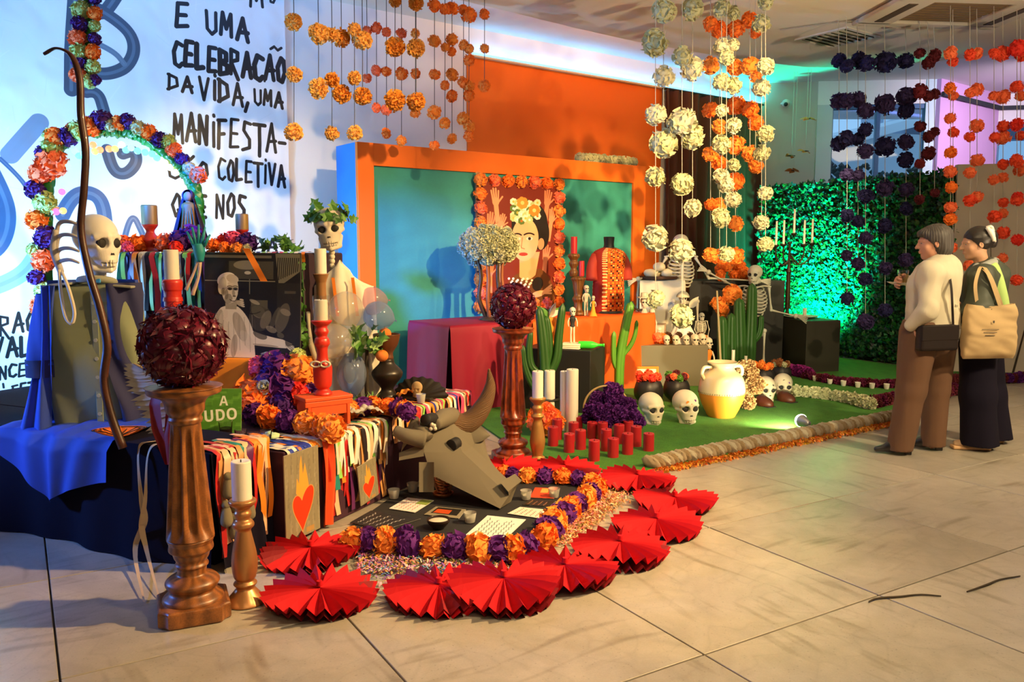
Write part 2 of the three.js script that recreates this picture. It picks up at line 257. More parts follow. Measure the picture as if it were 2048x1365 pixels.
// outside the windows: a building with white balcony bands, dark trees
{
  const b = thing('apartment_building', 'pale apartment block with balcony bands seen through right window', 'building', P(17, -2, 26), -0.2);
  part('wall', box(11, 14, 4, 0, 5, 0, 0), mat(0.28, 0.36, 0.46), b);
  for (let i = 0; i < 7; i++) { part('balcony', box(11.2, 0.55, 0.8, 0, 1.2 + i * 1.25, 2.2, 0.02), mat(0.75, 0.8, 0.85), b); for (let k = 0; k < 5; k++) part('window', box(1.2, 0.6, 0.1, -4.4 + k * 2.2, 1.9 + i * 1.25, 2.02, 0.01), mat(0.06, 0.1, 0.16, { roughness: 0.2 }), b); }
  const b2 = thing('house', 'low pale building with sloped roof seen through left window', 'building', P(8.6, -1, 20.5), 0.3);
  part('wall', box(3, 5, 3, 0, 2.5, 0, 0), mat(0.5, 0.56, 0.6), b2); part('roof', box(3.6, 0.2, 3.6, 0, 5.1, 0, 0.02).rotateZ(0.25), mat(0.7, 0.76, 0.78), b2);
  for (const [x, z, s, l] of [[6.3, 16.2, 0.8, 'dark bushy tree outside the left window pane'], [8.0, 16.4, 0.75, 'dark bushy tree outside the right window pane']]) {
    const t = thing('tree', l, 'tree', P(x, 0, z)); const f = [];
    for (let i = 0; i < 700; i++) { const a = rr(0, 6.28), h = rr(0.6, 3.0), r = rr(0, 1.1) * s; f.push(new THREE.OctahedronGeometry(rr(0.05, 0.12) * s, 0).rotateX(rnd() * 3).translate(Math.cos(a) * r, h, Math.sin(a) * r)); }
    part('crown', merge(f), mat(0.05, 0.09, 0.08), t); part('trunk', cyl(0.08, 0.13, 1.4, 0, 0.7, 0), mat(0.06, 0.05, 0.04), t);
  }
}
// ---------- shared shapes ----------
function pomGeo(nPet, ruffle, core, wide, len) {               // crumpled tissue ball of radius 1: core and many bent petals
  const pos = [], idx = [];
  for (let i = 0; i < nPet; i++) {
    const y = 1 - 2 * (i + 0.5) / nPet, a = i * 2.39996 + rr(-0.2, 0.2), q = Math.sqrt(1 - y * y);
    const n = V(Math.cos(a) * q, y, Math.sin(a) * q), t = V(-n.z, 0.3 * rr(-1, 1), n.x).normalize(), b = n.clone().cross(t).normalize();
    const tw = rr(0, 6.28), t2 = t.clone().multiplyScalar(Math.cos(tw)).add(b.clone().multiplyScalar(Math.sin(tw))), b2 = n.clone().cross(t2);
    const w = wide * rr(0.75, 1.3), L = len * rr(0.8, 1.15), bend = rr(-0.25, 0.25), o = pos.length / 3;
    for (let s = 0; s <= 2; s++) for (let c = 0; c <= 3; c++) {
      const u = c / 3 - 0.5, h = core * 0.9 + (L - core * 0.9) * s / 2 - (s === 2 ? Math.abs(u) * 0.12 : 0), k = (0.55 + 0.45 * s) * w;
      const p = n.clone().multiplyScalar(h).addScaledVector(t2, u * k).addScaledVector(b2, (c % 2 ? ruffle : -ruffle) * s * 0.5 + bend * s * 0.12);
      pos.push(p.x, p.y, p.z);
    }
    for (let s = 0; s < 2; s++) for (let c = 0; c < 3; c++) { const k = o + s * 4 + c; idx.push(k, k + 1, k + 4, k + 1, k + 5, k + 4); }
  }
  const g = new THREE.BufferGeometry(); g.setAttribute('position', new THREE.Float32BufferAttribute(pos, 3)); g.setIndex(idx); g.computeVertexNormals();
  return merge(g, new THREE.IcosahedronGeometry(core, 2));
}
const POM = [pomGeo(92, 0.07, 0.84, 0.52, 1.0), pomGeo(80, 0.08, 0.82, 0.6, 1.02), pomGeo(100, 0.06, 0.85, 0.46, 1.0)];
const CURLY = [pomGeo(130, 0.1, 0.72, 0.34, 1.03), pomGeo(120, 0.12, 0.7, 0.38, 1.05)];
const pom = () => POM[Math.floor(rnd() * 3)];
const tissue = (r, g, b) => mat(r, g, b, { roughness: 0.82, side: THREE.DoubleSide });
const C = { orange: tissue(0.95, 0.22, 0.02), orange2: tissue(0.93, 0.3, 0.04), coral: tissue(0.95, 0.2, 0.07), purple: tissue(0.075, 0.012, 0.2), violet: tissue(0.11, 0.008, 0.2), cream: tissue(0.56, 0.56, 0.34), white: tissue(0.62, 0.61, 0.44), lime: tissue(0.5, 0.6, 0.2), gold: tissue(0.9, 0.46, 0.1), gold2: tissue(0.8, 0.3, 0.03), navy: tissue(0.008, 0.006, 0.075), maroon: tissue(0.13, 0.008, 0.02), red: tissue(0.85, 0.035, 0.02), redor: tissue(0.92, 0.09, 0.03), pink: tissue(0.85, 0.12, 0.3) };
function addPom(parent, r, x, y, z, m, name = 'pompom', geo) {
  const p = part(name, geo || pom(), m, parent); p.position.set(x, y, z); p.scale.set(r * rr(0.93, 1.07), r * rr(0.9, 1.05), r * rr(0.93, 1.07)); p.rotation.set(rr(0, 6), rr(0, 6), rr(0, 6)); return p;
}
// signed-distance meshing
const smin = (a, b, k) => { const h = Math.max(k - Math.abs(a - b), 0) / k; return Math.min(a, b) - h * h * k * 0.25; };
const cap = (x, y, z, A, B, ra, rb) => { const bx = B.x - A.x, by = B.y - A.y, bz = B.z - A.z, ax = x - A.x, ay = y - A.y, az = z - A.z; const t = Math.max(0, Math.min(1, (ax * bx + ay * by + az * bz) / (bx * bx + by * by + bz * bz + 1e-9))); return Math.hypot(ax - bx * t, ay - by * t, az - bz * t) - (ra + (rb - ra) * t); };
const ell = (x, y, z, cx, cy, cz, rx, ry, rz) => { const a = (x - cx) / rx, b = (y - cy) / ry, c = (z - cz) / rz, k = Math.hypot(a, b, c); return (k - 1) * Math.min(rx, ry, rz) * (k > 1 ? 1 : 1); };
function sdfMesh(f, cx, cy, cz, half, res) {
  const mc = new MarchingCubes(res, new THREE.MeshBasicMaterial(), false, false, 400000); mc.isolation = 0;
  const h = res / 2; let k = 0;
  for (let z = 0; z < res; z++) for (let y = 0; y < res; y++) for (let x = 0; x < res; x++) mc.field[k++] = -f(cx + (x - h) / h * half, cy + (y - h) / h * half, cz + (z - h) / h * half);
  mc.update();
  const n = mc.count, p = new Float32Array(n * 3);
  for (let i = 0; i < n; i++) { p[i * 3] = cx + mc.positionArray[i * 3] * half; p[i * 3 + 1] = cy + mc.positionArray[i * 3 + 1] * half; p[i * 3 + 2] = cz + mc.positionArray[i * 3 + 2] * half; }
  let g = new THREE.BufferGeometry(); g.setAttribute('position', new THREE.BufferAttribute(p, 3)); g = mergeVertices(g, half / res * 0.02); g.computeVertexNormals(); return g;
}
// skull, 1 unit tall, facing +z
const skullGeo = sdfMesh((x, y, z) => {
  const ax = Math.abs(x);
  let d = ell(x, y, z, 0, 0.14, -0.1, 0.36, 0.36, 0.45);
  d = smin(d, ell(x, y, z, 0, -0.1, 0.14, 0.26, 0.3, 0.24), 0.1);
  d = smin(d, cap(ax, y, z, V(0.2, -0.06, 0.24), V(0.31, -0.04, 0.0), 0.055, 0.04), 0.06);
  d = smin(d, cap(ax, y, z, V(0.06, 0.12, 0.33), V(0.24, 0.1, 0.24), 0.05, 0.04), 0.05);
  d = smin(d, ell(x, y, z, 0, -0.3, 0.2, 0.18, 0.12, 0.18), 0.06);
  let j = cap(ax, y, z, V(0.24, -0.2, -0.02), V(0.19, -0.4, 0.1), 0.05, 0.05); j = smin(j, cap(ax, y, z, V(0.19, -0.42, 0.1), V(0.0, -0.45, 0.28), 0.055, 0.06), 0.05);
  d = smin(d, j, 0.04);
  d = Math.max(d, -ell(ax, y, z, 0.145, 0.0, 0.4, 0.105, 0.1, 0.17));
  d = Math.max(d, -cap(ax, y, z, V(0.0, -0.1, 0.42), V(0.035, -0.18, 0.42), 0.025, 0.035));
  d = Math.max(d, -Math.max(Math.abs(y + 0.335 + 0.2 * x * x) - 0.012, z < 0.2 ? 1 : -1, ax - 0.16));
  return d;
}, 0, 0, -0.05, 0.62, 52);
const socketGeo = merge(ball(1, 0, 0, 0, 12, 10).scale(0.1, 0.095, 0.06).translate(0.145, 0, 0.265));
const socketGeo2 = socketGeo.clone().scale(-1, 1, 1); { const p = socketGeo2.attributes.position; for (let i = 0; i < p.count; i += 3) for (let c = 0; c < 3; c++) { const a = p.array[i * 3 + c]; p.array[i * 3 + c] = p.array[i * 3 + 3 + c]; p.array[i * 3 + 3 + c] = a; } socketGeo2.computeVertexNormals(); }
const noseGeo = new THREE.ConeGeometry(0.05, 0.12, 3).rotateY(Math.PI).scale(1, 1, 0.5).translate(0, -0.14, 0.365);
const teethGeo = (() => { const f = []; for (let i = -3; i <= 3; i++) for (const s of [0, 1]) f.push(box(0.04, 0.055, 0.03, i * 0.044, s ? -0.305 : -0.365, 0.385 - 0.014 * i * i, 0.012)); return merge(f); })();
const bone = mat(0.72, 0.66, 0.5, { roughness: 0.55 }), boneW = mat(0.62, 0.59, 0.47, { roughness: 0.5 }), black = mat(0.012, 0.011, 0.012, { roughness: 0.7 });
function skullParts(parent, m = bone) {
  part('cranium', skullGeo, m, parent); part('eye_socket', socketGeo, black, parent); part('eye_socket', socketGeo2, black, parent);
  part('nose_cavity', noseGeo, black, parent); part('teeth', teethGeo, m, parent);
}
function skullThing(name, label, pos, turn, size, m, group) { const t = thing(name, label, 'skull', pos, turn, group); skullParts(t, m); t.scale.setScalar(size); return t; }
// skeleton figure from joints
const boneTube = (a, b, r) => merge(vtube([a, a.clone().lerp(b, 0.3), a.clone().lerp(b, 0.7), b], [r * 1.5, r * 0.8, r * 0.8, r * 1.5], 8, 10), ball(r * 1.7, a.x, a.y, a.z, 8, 6), ball(r * 1.7, b.x, b.y, b.z, 8, 6));
function handBones(p, dir, s) { const f = [], side = dir.clone().cross(V(0, 0, 1)).normalize(); f.push(ball(0.03 * s, p.x, p.y, p.z, 8, 6)); for (let i = -2; i <= 2; i++) { const e = p.clone().addScaledVector(dir, 0.13 * s).addScaledVector(side, i * 0.02 * s); f.push(tube([p, p.clone().lerp(e, 0.5).addScaledVector(V(0, 0, 1), 0.01 * s), e.addScaledVector(V(0, -1, 0), 0.015 * s)], 0.007 * s, 5, 6)); } return merge(f); }
function ribcage(s) {                                            // chest 0.34*s tall, neck at y=0
  const f = [];
  for (let i = 0; i < 8; i++) { const y = -0.02 - i * 0.04, w = (0.085 + 0.06 * Math.sin((i + 1) / 9 * Math.PI)) ; for (const k of [-1, 1]) f.push(tube([V(0, y, -0.07), V(k * w * 0.8, y + 0.005, -0.07), V(k * w * 1.05, y - 0.02, 0.0), V(k * w * 0.7, y - 0.05, 0.075), V(k * 0.015, y - 0.045, 0.09)].map((p) => p.multiplyScalar(s)), 0.0095 * s, 6, 16)); }
  f.push(box(0.035 * s, 0.26 * s, 0.02 * s, 0, -0.19 * s, 0.09 * s, 0.006)); for (const k of [-1, 1]) f.push(tube([V(0, -0.03, 0.08), V(k * 0.1, 0, 0.04), V(k * 0.19, -0.01, 0)].map((p) => p.multiplyScalar(s)), 0.01 * s, 6, 8));
  return merge(f);
}
const spineGeo = (s, h) => { const f = []; const n = Math.round(h / (0.035 * s)); for (let i = 0; i < n; i++) f.push(ball(0.02 * s, 0, -i * h / n, -0.06 * s, 8, 6)); return merge(f); };
const pelvisGeo = (s) => merge(new THREE.TorusGeometry(0.075 * s, 0.025 * s, 8, 18).rotateX(1.2).scale(1.25, 1, 0.8), ball(0.03 * s, 0.1 * s, -0.02 * s, 0, 8, 6), ball(0.03 * s, -0.1 * s, -0.02 * s, 0, 8, 6), ball(0.035 * s, 0, 0.01, -0.06 * s, 8, 6));
function skeleton(name, label, pos, turn, s, arms, legs, headTurn = 0, m = boneW, group) {
  const t = thing(name, label, 'skeleton', pos, turn, group);    // origin = base of the neck
  const hd = new THREE.Group(); hd.name = 'skull'; hd.position.set(0, 0.13 * s, 0.02 * s); hd.rotation.y = headTurn; hd.scale.setScalar(0.23 * s); t.add(hd); skullParts(hd, m);
  part('ribcage', ribcage(s), m, t); part('spine', spineGeo(s, 0.55 * s), m, t); const pv = part('pelvis', pelvisGeo(s), m, t); pv.position.y = -0.55 * s;
  for (const a of arms) { const q = a.map((p) => p.clone().multiplyScalar(s)); part('upper_arm', boneTube(q[0], q[1], 0.012 * s), m, t); part('forearm', boneTube(q[1], q[2], 0.01 * s), m, t); part('hand', handBones(q[2], q[2].clone().sub(q[1]).normalize(), s), m, t); }
  for (const l of legs) { const q = l.map((p) => p.clone().multiplyScalar(s)); part('thigh', boneTube(q[0], q[1], 0.016 * s), m, t); part('shin', boneTube(q[1], q[2], 0.013 * s), m, t); part('foot', vtube([q[2].clone(), q[2].clone().add(V(0, -0.03 * s, 0.06 * s)), q[2].clone().add(V(0, -0.05 * s, 0.15 * s))], [0.025 * s, 0.03 * s, 0.018 * s], 8, 8), m, t); }
  return t;
}
// candles
const waxW = phys(0.84, 0.79, 0.66, { roughness: 0.45, clearcoat: 0.15 }), waxR = phys(0.42, 0.012, 0.02, { roughness: 0.42, clearcoat: 0.2 }), waxGold = mat(0.32, 0.2, 0.055, { roughness: 0.45, metalness: 0.2 });
const waxGeo = (r, h) => lathe([[0, 0], [r * 0.96, 0], [r, r * 0.06], [r, h - r * 0.15], [r * 0.93, h], [r * 0.7, h - r * 0.08], [r * 0.3, h - r * 0.14], [0, h - r * 0.16]], 28);
function candleParts(parent, r, h, m, y = 0) { const w = part('candle', waxGeo(r, h), m, parent); w.position.y = y; const k = part('wick', cyl(0.0025, 0.0025, 0.016, 0, h - r * 0.1, 0, 6), black, w); return w; }
function candleThing(name, label, pos, r, h, m, group) { const t = thing(name, label, 'candle', pos, 0, group); part('wax', waxGeo(r, h), m, t); part('wick', cyl(0.0025, 0.0025, 0.016, 0, h - r * 0.1, 0, 6), black, t); return t; }
// cloth draped over a box: top and four hanging sides with folds
function drape(L, H, D, amp, n = 7, flare = 0.04, sd = 1) {
  return sheet((u, v) => {
    const per = 2 * (L + D); let s = u * per, x, z, nx = 0, nzz = 0;
    if (s < L) { x = -L / 2 + s; z = D / 2; nzz = 1; } else if (s < L + D) { x = L / 2; z = D / 2 - (s - L); nx = 1; } else if (s < 2 * L + D) { x = L / 2 - (s - L - D); z = -D / 2; nzz = -1; } else { x = -L / 2; z = -D / 2 + (s - 2 * L - D); nx = -1; }
    if (v < 0.18) { const k = v / 0.18; return V(x * k, H - 0.0 + 0.003, z * k); }
    const w = (v - 0.18) / 0.82, fold = amp * w * (Math.sin(u * n * 6.283 + sd) + 0.5 * Math.sin(u * n * 2.3 * 6.283 + sd * 2)) + flare * w, k = Math.min(1, w * 12);
    return V(x + nx * (fold + 0.008 * k), H * (1 - w) + 0.003 * (1 - w) + 0.004, z + nzz * (fold + 0.008 * k));
  }, 160, 28, 4 * (L + D), 3);
}
const cloth = (r, g, b, o = {}) => mat(r, g, b, { roughness: 0.9, side: THREE.DoubleSide, ...bump(weaveTex, 0.0006, 40, 40), ...o });
// leaf shapes
function leafGeo(L, w, bend = 0.15) { return sheet((u, v) => { const k = Math.sin(Math.PI * Math.pow(v, 0.75)); return V((u - 0.5) * w * k, v * L, -bend * L * v * v + 0.1 * w * Math.abs(u - 0.5) * 2 * k); }, 2, 5); }
const ivyShape = (s) => { const sh = new THREE.Shape(); const pts = [[0, 0], [0.3, -0.1], [0.5, 0.1], [0.33, 0.28], [0.62, 0.52], [0.24, 0.6], [0, 1], [-0.24, 0.6], [-0.62, 0.52], [-0.33, 0.28], [-0.5, 0.1], [-0.3, -0.1]]; sh.setFromPoints(pts.map((p) => new THREE.Vector2(p[0] * s, p[1] * s))); return deform(new THREE.ExtrudeGeometry(sh, { depth: 0.002, bevelEnabled: false }), (v) => { v.z += -0.4 * v.y * v.y / s + 0.3 * Math.abs(v.x); }); };
const leafM = mat(0.08, 0.24, 0.03, { roughness: 0.5, side: THREE.DoubleSide }), leafD = mat(0.03, 0.11, 0.02, { roughness: 0.5, side: THREE.DoubleSide });

// ---------- the display on the green carpet ----------
const hedgeA = [3.62, 12.05], hedgeB = [5.02, 9.5];
{
  const pts = [G(915, 818), G(1000, 878), G(1060, 905), G(1130, 930), G(1210, 946), G(1290, 944), G(1500, 902), G(1785, 842), G(1890, 792), G(2060, 756), P(6.6, 0, 9.12), P(4.96, 0, 9.4), P(4.1, 0, 10.85), P(3.3, 0, 11.0), P(1.6, 0, 9.7), P(-1.0, 0, 7.75)];
  const sh = new THREE.Shape(pts.map((p) => new THREE.Vector2(p.x, -p.z)));
  const g = new THREE.ExtrudeGeometry(sh, { depth: 0.008, bevelEnabled: true, bevelSize: 0.004, bevelThickness: 0.003, bevelSegments: 1 }).rotateX(-Math.PI / 2).translate(0, 0.002, 0);
  const ct = noiseTex(256, (u, v) => { const q = 185 + 60 * (rnd() - 0.5) + 22 * per(u, v, 1.5, 2); return [q, q, q]; }); ct.colorSpace = THREE.SRGBColorSpace; ct.repeat.set(1.3, 1.3);
  single('carpet', 'bright green artificial grass carpet under the whole display', 'carpet', g, mat(0.11, 0.42, 0.035, { roughness: 0.95, map: ct, ...bump(grainTex, 0.004, 5) }));
}
// freestanding painted panel
const PANEL_L = hit(PN, 1289, 500).x;
{
  const t = thing('painted_backdrop', 'freestanding teal backdrop with bright orange border and blue side', 'backdrop', P(-1.38, 0, 7.5), PN.turn);
  const H = 2.36, L = PANEL_L;
  const pt = noiseTex(256, (u, v) => { const q = 225 + 26 * per(u, v, 1.4, 11) + 6 * (rnd() - 0.5); return [q, q, q]; }); pt.colorSpace = THREE.SRGBColorSpace;
  part('panel_body', box(L, H, 0.4, L / 2, H / 2, -0.24, 0.004), mat(0.005, 0.2, 0.75, { roughness: 0.6 }), t);
  const il = hit(PN, 750, 450).x, ir = hit(PN, 1266, 450).x;
  part('painted_field', box(ir - il + 0.02, 2.16, 0.012, (il + ir) / 2, 1.08, -0.034, 0.002), mat(0.05, 0.42, 0.36, { roughness: 0.62, map: pt, ...bump(grainTex, 0.0006, 4) }), t);
  const om = mat(0.93, 0.17, 0.006, { roughness: 0.6 });
  part('border_board', box(il, H, 0.045, il / 2, H / 2, -0.0225, 0.003), om, t);
  part('border_board', box(L - ir, H, 0.045, (L + ir) / 2, H / 2, -0.0225, 0.003), om, t);
  part('border_board', box(ir - il, 0.2, 0.045, (il + ir) / 2, H - 0.1, -0.0225, 0.003), om, t);
  const gl = thing('flower_garland', 'cream fluffy flower garland lying on top of the painted panel', 'garland', at(PN, L * 0.87, H, -0.14), PN.turn);
  for (let i = 0; i < 12; i++) addPom(gl, 0.058, (i - 5.5) * 0.074, 0.055, rr(-0.01, 0.01), C.cream, 'flower');
}
// brown curtain on the long wall
{
  const t = thing('curtain', 'dark brown gathered curtain hanging beside the orange wall', 'curtain', P(-4.18, 0, 6.73), W.turn);
  const x0 = 7.66, x1 = 9.75;
  part('curtain_cloth', sheet((u, v) => V(x0 + (x1 - x0) * u + 0.02 * Math.sin(v * 3 + u * 9), 0.02 + 3.5 * v, 0.12 + 0.06 * Math.sin(u * 62 + 1.2 * Math.sin(v * 2.5)) + 0.03 * Math.sin(u * 25 + v * 3)), 150, 12), cloth(0.085, 0.02, 0.006, { roughness: 0.6 }), t);
  part('rod', cyl(0.015, 0.015, 2.15, 0, 0, 0, 12).rotateZ(Math.PI / 2).translate((x0 + x1) / 2, 3.53, 0.12), dark, t);
}
// hedge wall
{
  const dx = hedgeB[0] - hedgeA[0], dz = hedgeB[1] - hedgeA[1], L = Math.hypot(dx, dz);
  const t = thing('hedge_wall', 'tall artificial leaf wall lit green behind the black box', 'hedge', P(hedgeA[0], 0, hedgeA[1]), Math.atan2(dz, dx));
  part('backing', box(L, 2.28, 0.1, L / 2, 1.14, -0.08, 0.01), mat(0.012, 0.04, 0.012), t);
  const g = merge(leafGeo(0.055, 0.036, 0.35), leafGeo(0.045, 0.03, 0.5).rotateZ(0.9)), N = 13500, im = new THREE.InstancedMesh(g, mat(1, 1, 1, { roughness: 0.38, side: THREE.DoubleSide }), N);
  const o = new THREE.Object3D(), c = new THREE.Color();
  for (let i = 0; i < N; i++) { const x = rr(-0.02, L + 0.02), y = rr(0.02, 2.3); o.position.set(x, y, rr(-0.03, 0.06) + 0.03 * nz(x * 3, y * 3, 0)); o.rotation.set(rr(-0.2, 1.5), rr(-0.9, 0.9), rr(0, 6.28)); o.scale.setScalar(rr(0.7, 1.25)); o.updateMatrix(); im.setMatrixAt(i, o.matrix); c.setRGB(rr(0.006, 0.04), rr(0.05, 0.22), rr(0.01, 0.09)); im.setColorAt(i, c); }
  im.name = 'leaves'; im.userData.kind = 'stuff'; im.castShadow = im.receiveShadow = true; t.add(im);
}
// beige partition with bare branches standing against it
{
  const a = [5.04, 9.48], b = [7.4, 9.1];
  const o = wallRun('wall_partition', a, b, 0, 2.36, mat(0.62, 0.56, 0.47, { roughness: 0.85 }), 0.1);
  const wm = mat(0.045, 0.03, 0.022, { roughness: 0.8 });
  for (let k = 0; k < 9; k++) {
    const u = 0.18 + k * 0.095, t = thing('bare_branch', ['thin bare branch against the beige partition behind the woman with tote bag', 'thin bare branch, second from the hedge, on the beige partition', 'forked bare branch between hedge and partition middle', 'forked bare branch behind the tote bag straps', 'tall forked bare branch right of the tote bag', 'leaning bare branch right of the tall forked one', 'bare branch near the right picture edge, low fork', 'bare branch near the right picture edge, high fork', 'rightmost bare branch on the beige partition'][k], 'branch', P(a[0] + (b[0] - a[0]) * u, 0, a[1] + (b[1] - a[1]) * u - 0.1), 0, 'bare branches on the partition');
    const h = rr(1.1, 1.9), lean = rr(-0.25, 0.25), f = [];
    part('stem', vtube([V(0, 0, 0), V(lean * 0.4, h * 0.4, 0.01), V(lean, h, 0)], [0.012, 0.008, 0.003], 6, 14), wm, t);
    for (let j = 0; j < 4; j++) { const q = rr(0.25, 0.8), s = j % 2 ? 1 : -1, x = lean * q, l = rr(0.2, 0.45); part('twig', vtube([V(x, h * q, 0), V(x + s * l * 0.3, h * q + l * 0.6, 0.015), V(x + s * l * 0.35, h * q + l * 1.3, 0.0)], [0.006, 0.004, 0.002], 5, 8), wm, t); }
  }
}
// straw roll edging and petals along the carpet
{
  const a = G(1297, 940), b = G(1790, 842), d = b.clone().sub(a), L = d.length(), n = 64;
  const t = thing('straw_roll', 'pale bound straw roll edging the front of the green carpet', 'edging', a, Math.atan2(-d.z, d.x));
  const sm = [mat(0.66, 0.53, 0.34, { ...bump(grainTex, 0.006, 3) }), mat(0.54, 0.39, 0.21, { ...bump(grainTex, 0.006, 3) }), mat(0.76, 0.68, 0.5, { ...bump(grainTex, 0.006, 3) })];
  const lump = [0, 1, 2].map((k) => deform(new THREE.SphereGeometry(1, 16, 12), (v) => { v.multiplyScalar(1 + 0.3 * nz(v.x * 3 + k * 7, v.y * 4, v.z * 4) + 0.12 * nz(v.x * 9 + k, v.y * 9, v.z * 9)); }));
  for (let i = 0; i < n; i++) { const p = part('straw_lump', lump[i % 3], sm[i % 3], t); p.position.set(L * (i + 0.5) / n, 0.043, 0.01 * Math.sin(i * 0.7)); p.scale.set(L / n * 0.62, 0.05 * rr(0.9, 1.1), 0.058 * rr(0.9, 1.1)); p.rotation.set(0.5, 0.55, 0.25); }
  const N = 2600, g = leafGeo(0.028, 0.016, 0.4), im = new THREE.InstancedMesh(g, mat(1, 1, 1, { side: THREE.DoubleSide }), N), o = new THREE.Object3D(), c = new THREE.Color(), nrm = V(-d.z, 0, d.x).normalize(); if (nrm.z < 0) nrm.negate();
  for (let i = 0; i < N; i++) { const q = a.clone().addScaledVector(d, rnd()).addScaledVector(nrm, 0.045 + Math.abs(rnd() + rnd() - 1) * 0.09); o.position.set(q.x, rr(0.004, 0.022), q.z); o.rotation.set(rr(-1.7, -1.1), 0, rr(0, 6.28), 'ZYX'); o.rotation.set(Math.PI / 2 + rr(-0.5, 0.5), 0, rr(0, 6.28)); o.updateMatrix(); im.setMatrixAt(i, o.matrix); c.setRGB(rr(0.55, 0.9), rr(0.16, 0.4), rr(0.01, 0.06)); im.setColorAt(i, c); }
  im.name = numbered('marigold_petals'); im.userData = { label: 'strip of loose orange marigold petals along the straw roll', category: 'petals', kind: 'stuff' }; im.castShadow = true; scene.add(im);
}
// clothed table before the panel
const tb = frame(-0.81, 6.74, 0.8, 0.6);            // front edge line of the table
{
  const r = single('tablecloth', 'crimson cloth covering the left end of the long table', 'tablecloth', drape(0.84, 0.755, 0.7, 0.018, 6, 0.03, 2), cloth(0.3, 0.004, 0.03, { roughness: 0.6 }));
  r.position.copy(at(tb, 0.36 + 0.42, 0, -0.36)); r.rotation.y = tb.turn;
  const o = single('tablecloth', 'bright orange cloth covering the right part of the long table', 'tablecloth', drape(1.62, 0.75, 0.68, 0.02, 9, 0.03, 5), cloth(0.9, 0.11, 0.005, { roughness: 0.62 }));
  o.position.copy(at(tb, 1.27 + 0.81, 0, -0.37)); o.rotation.y = tb.turn;
}
const TT = 0.757;                                   // top of that table
const onTable = (px, off) => { const p = hit(tb, px, 640, off); return at(tb, p.x, TT, off); };
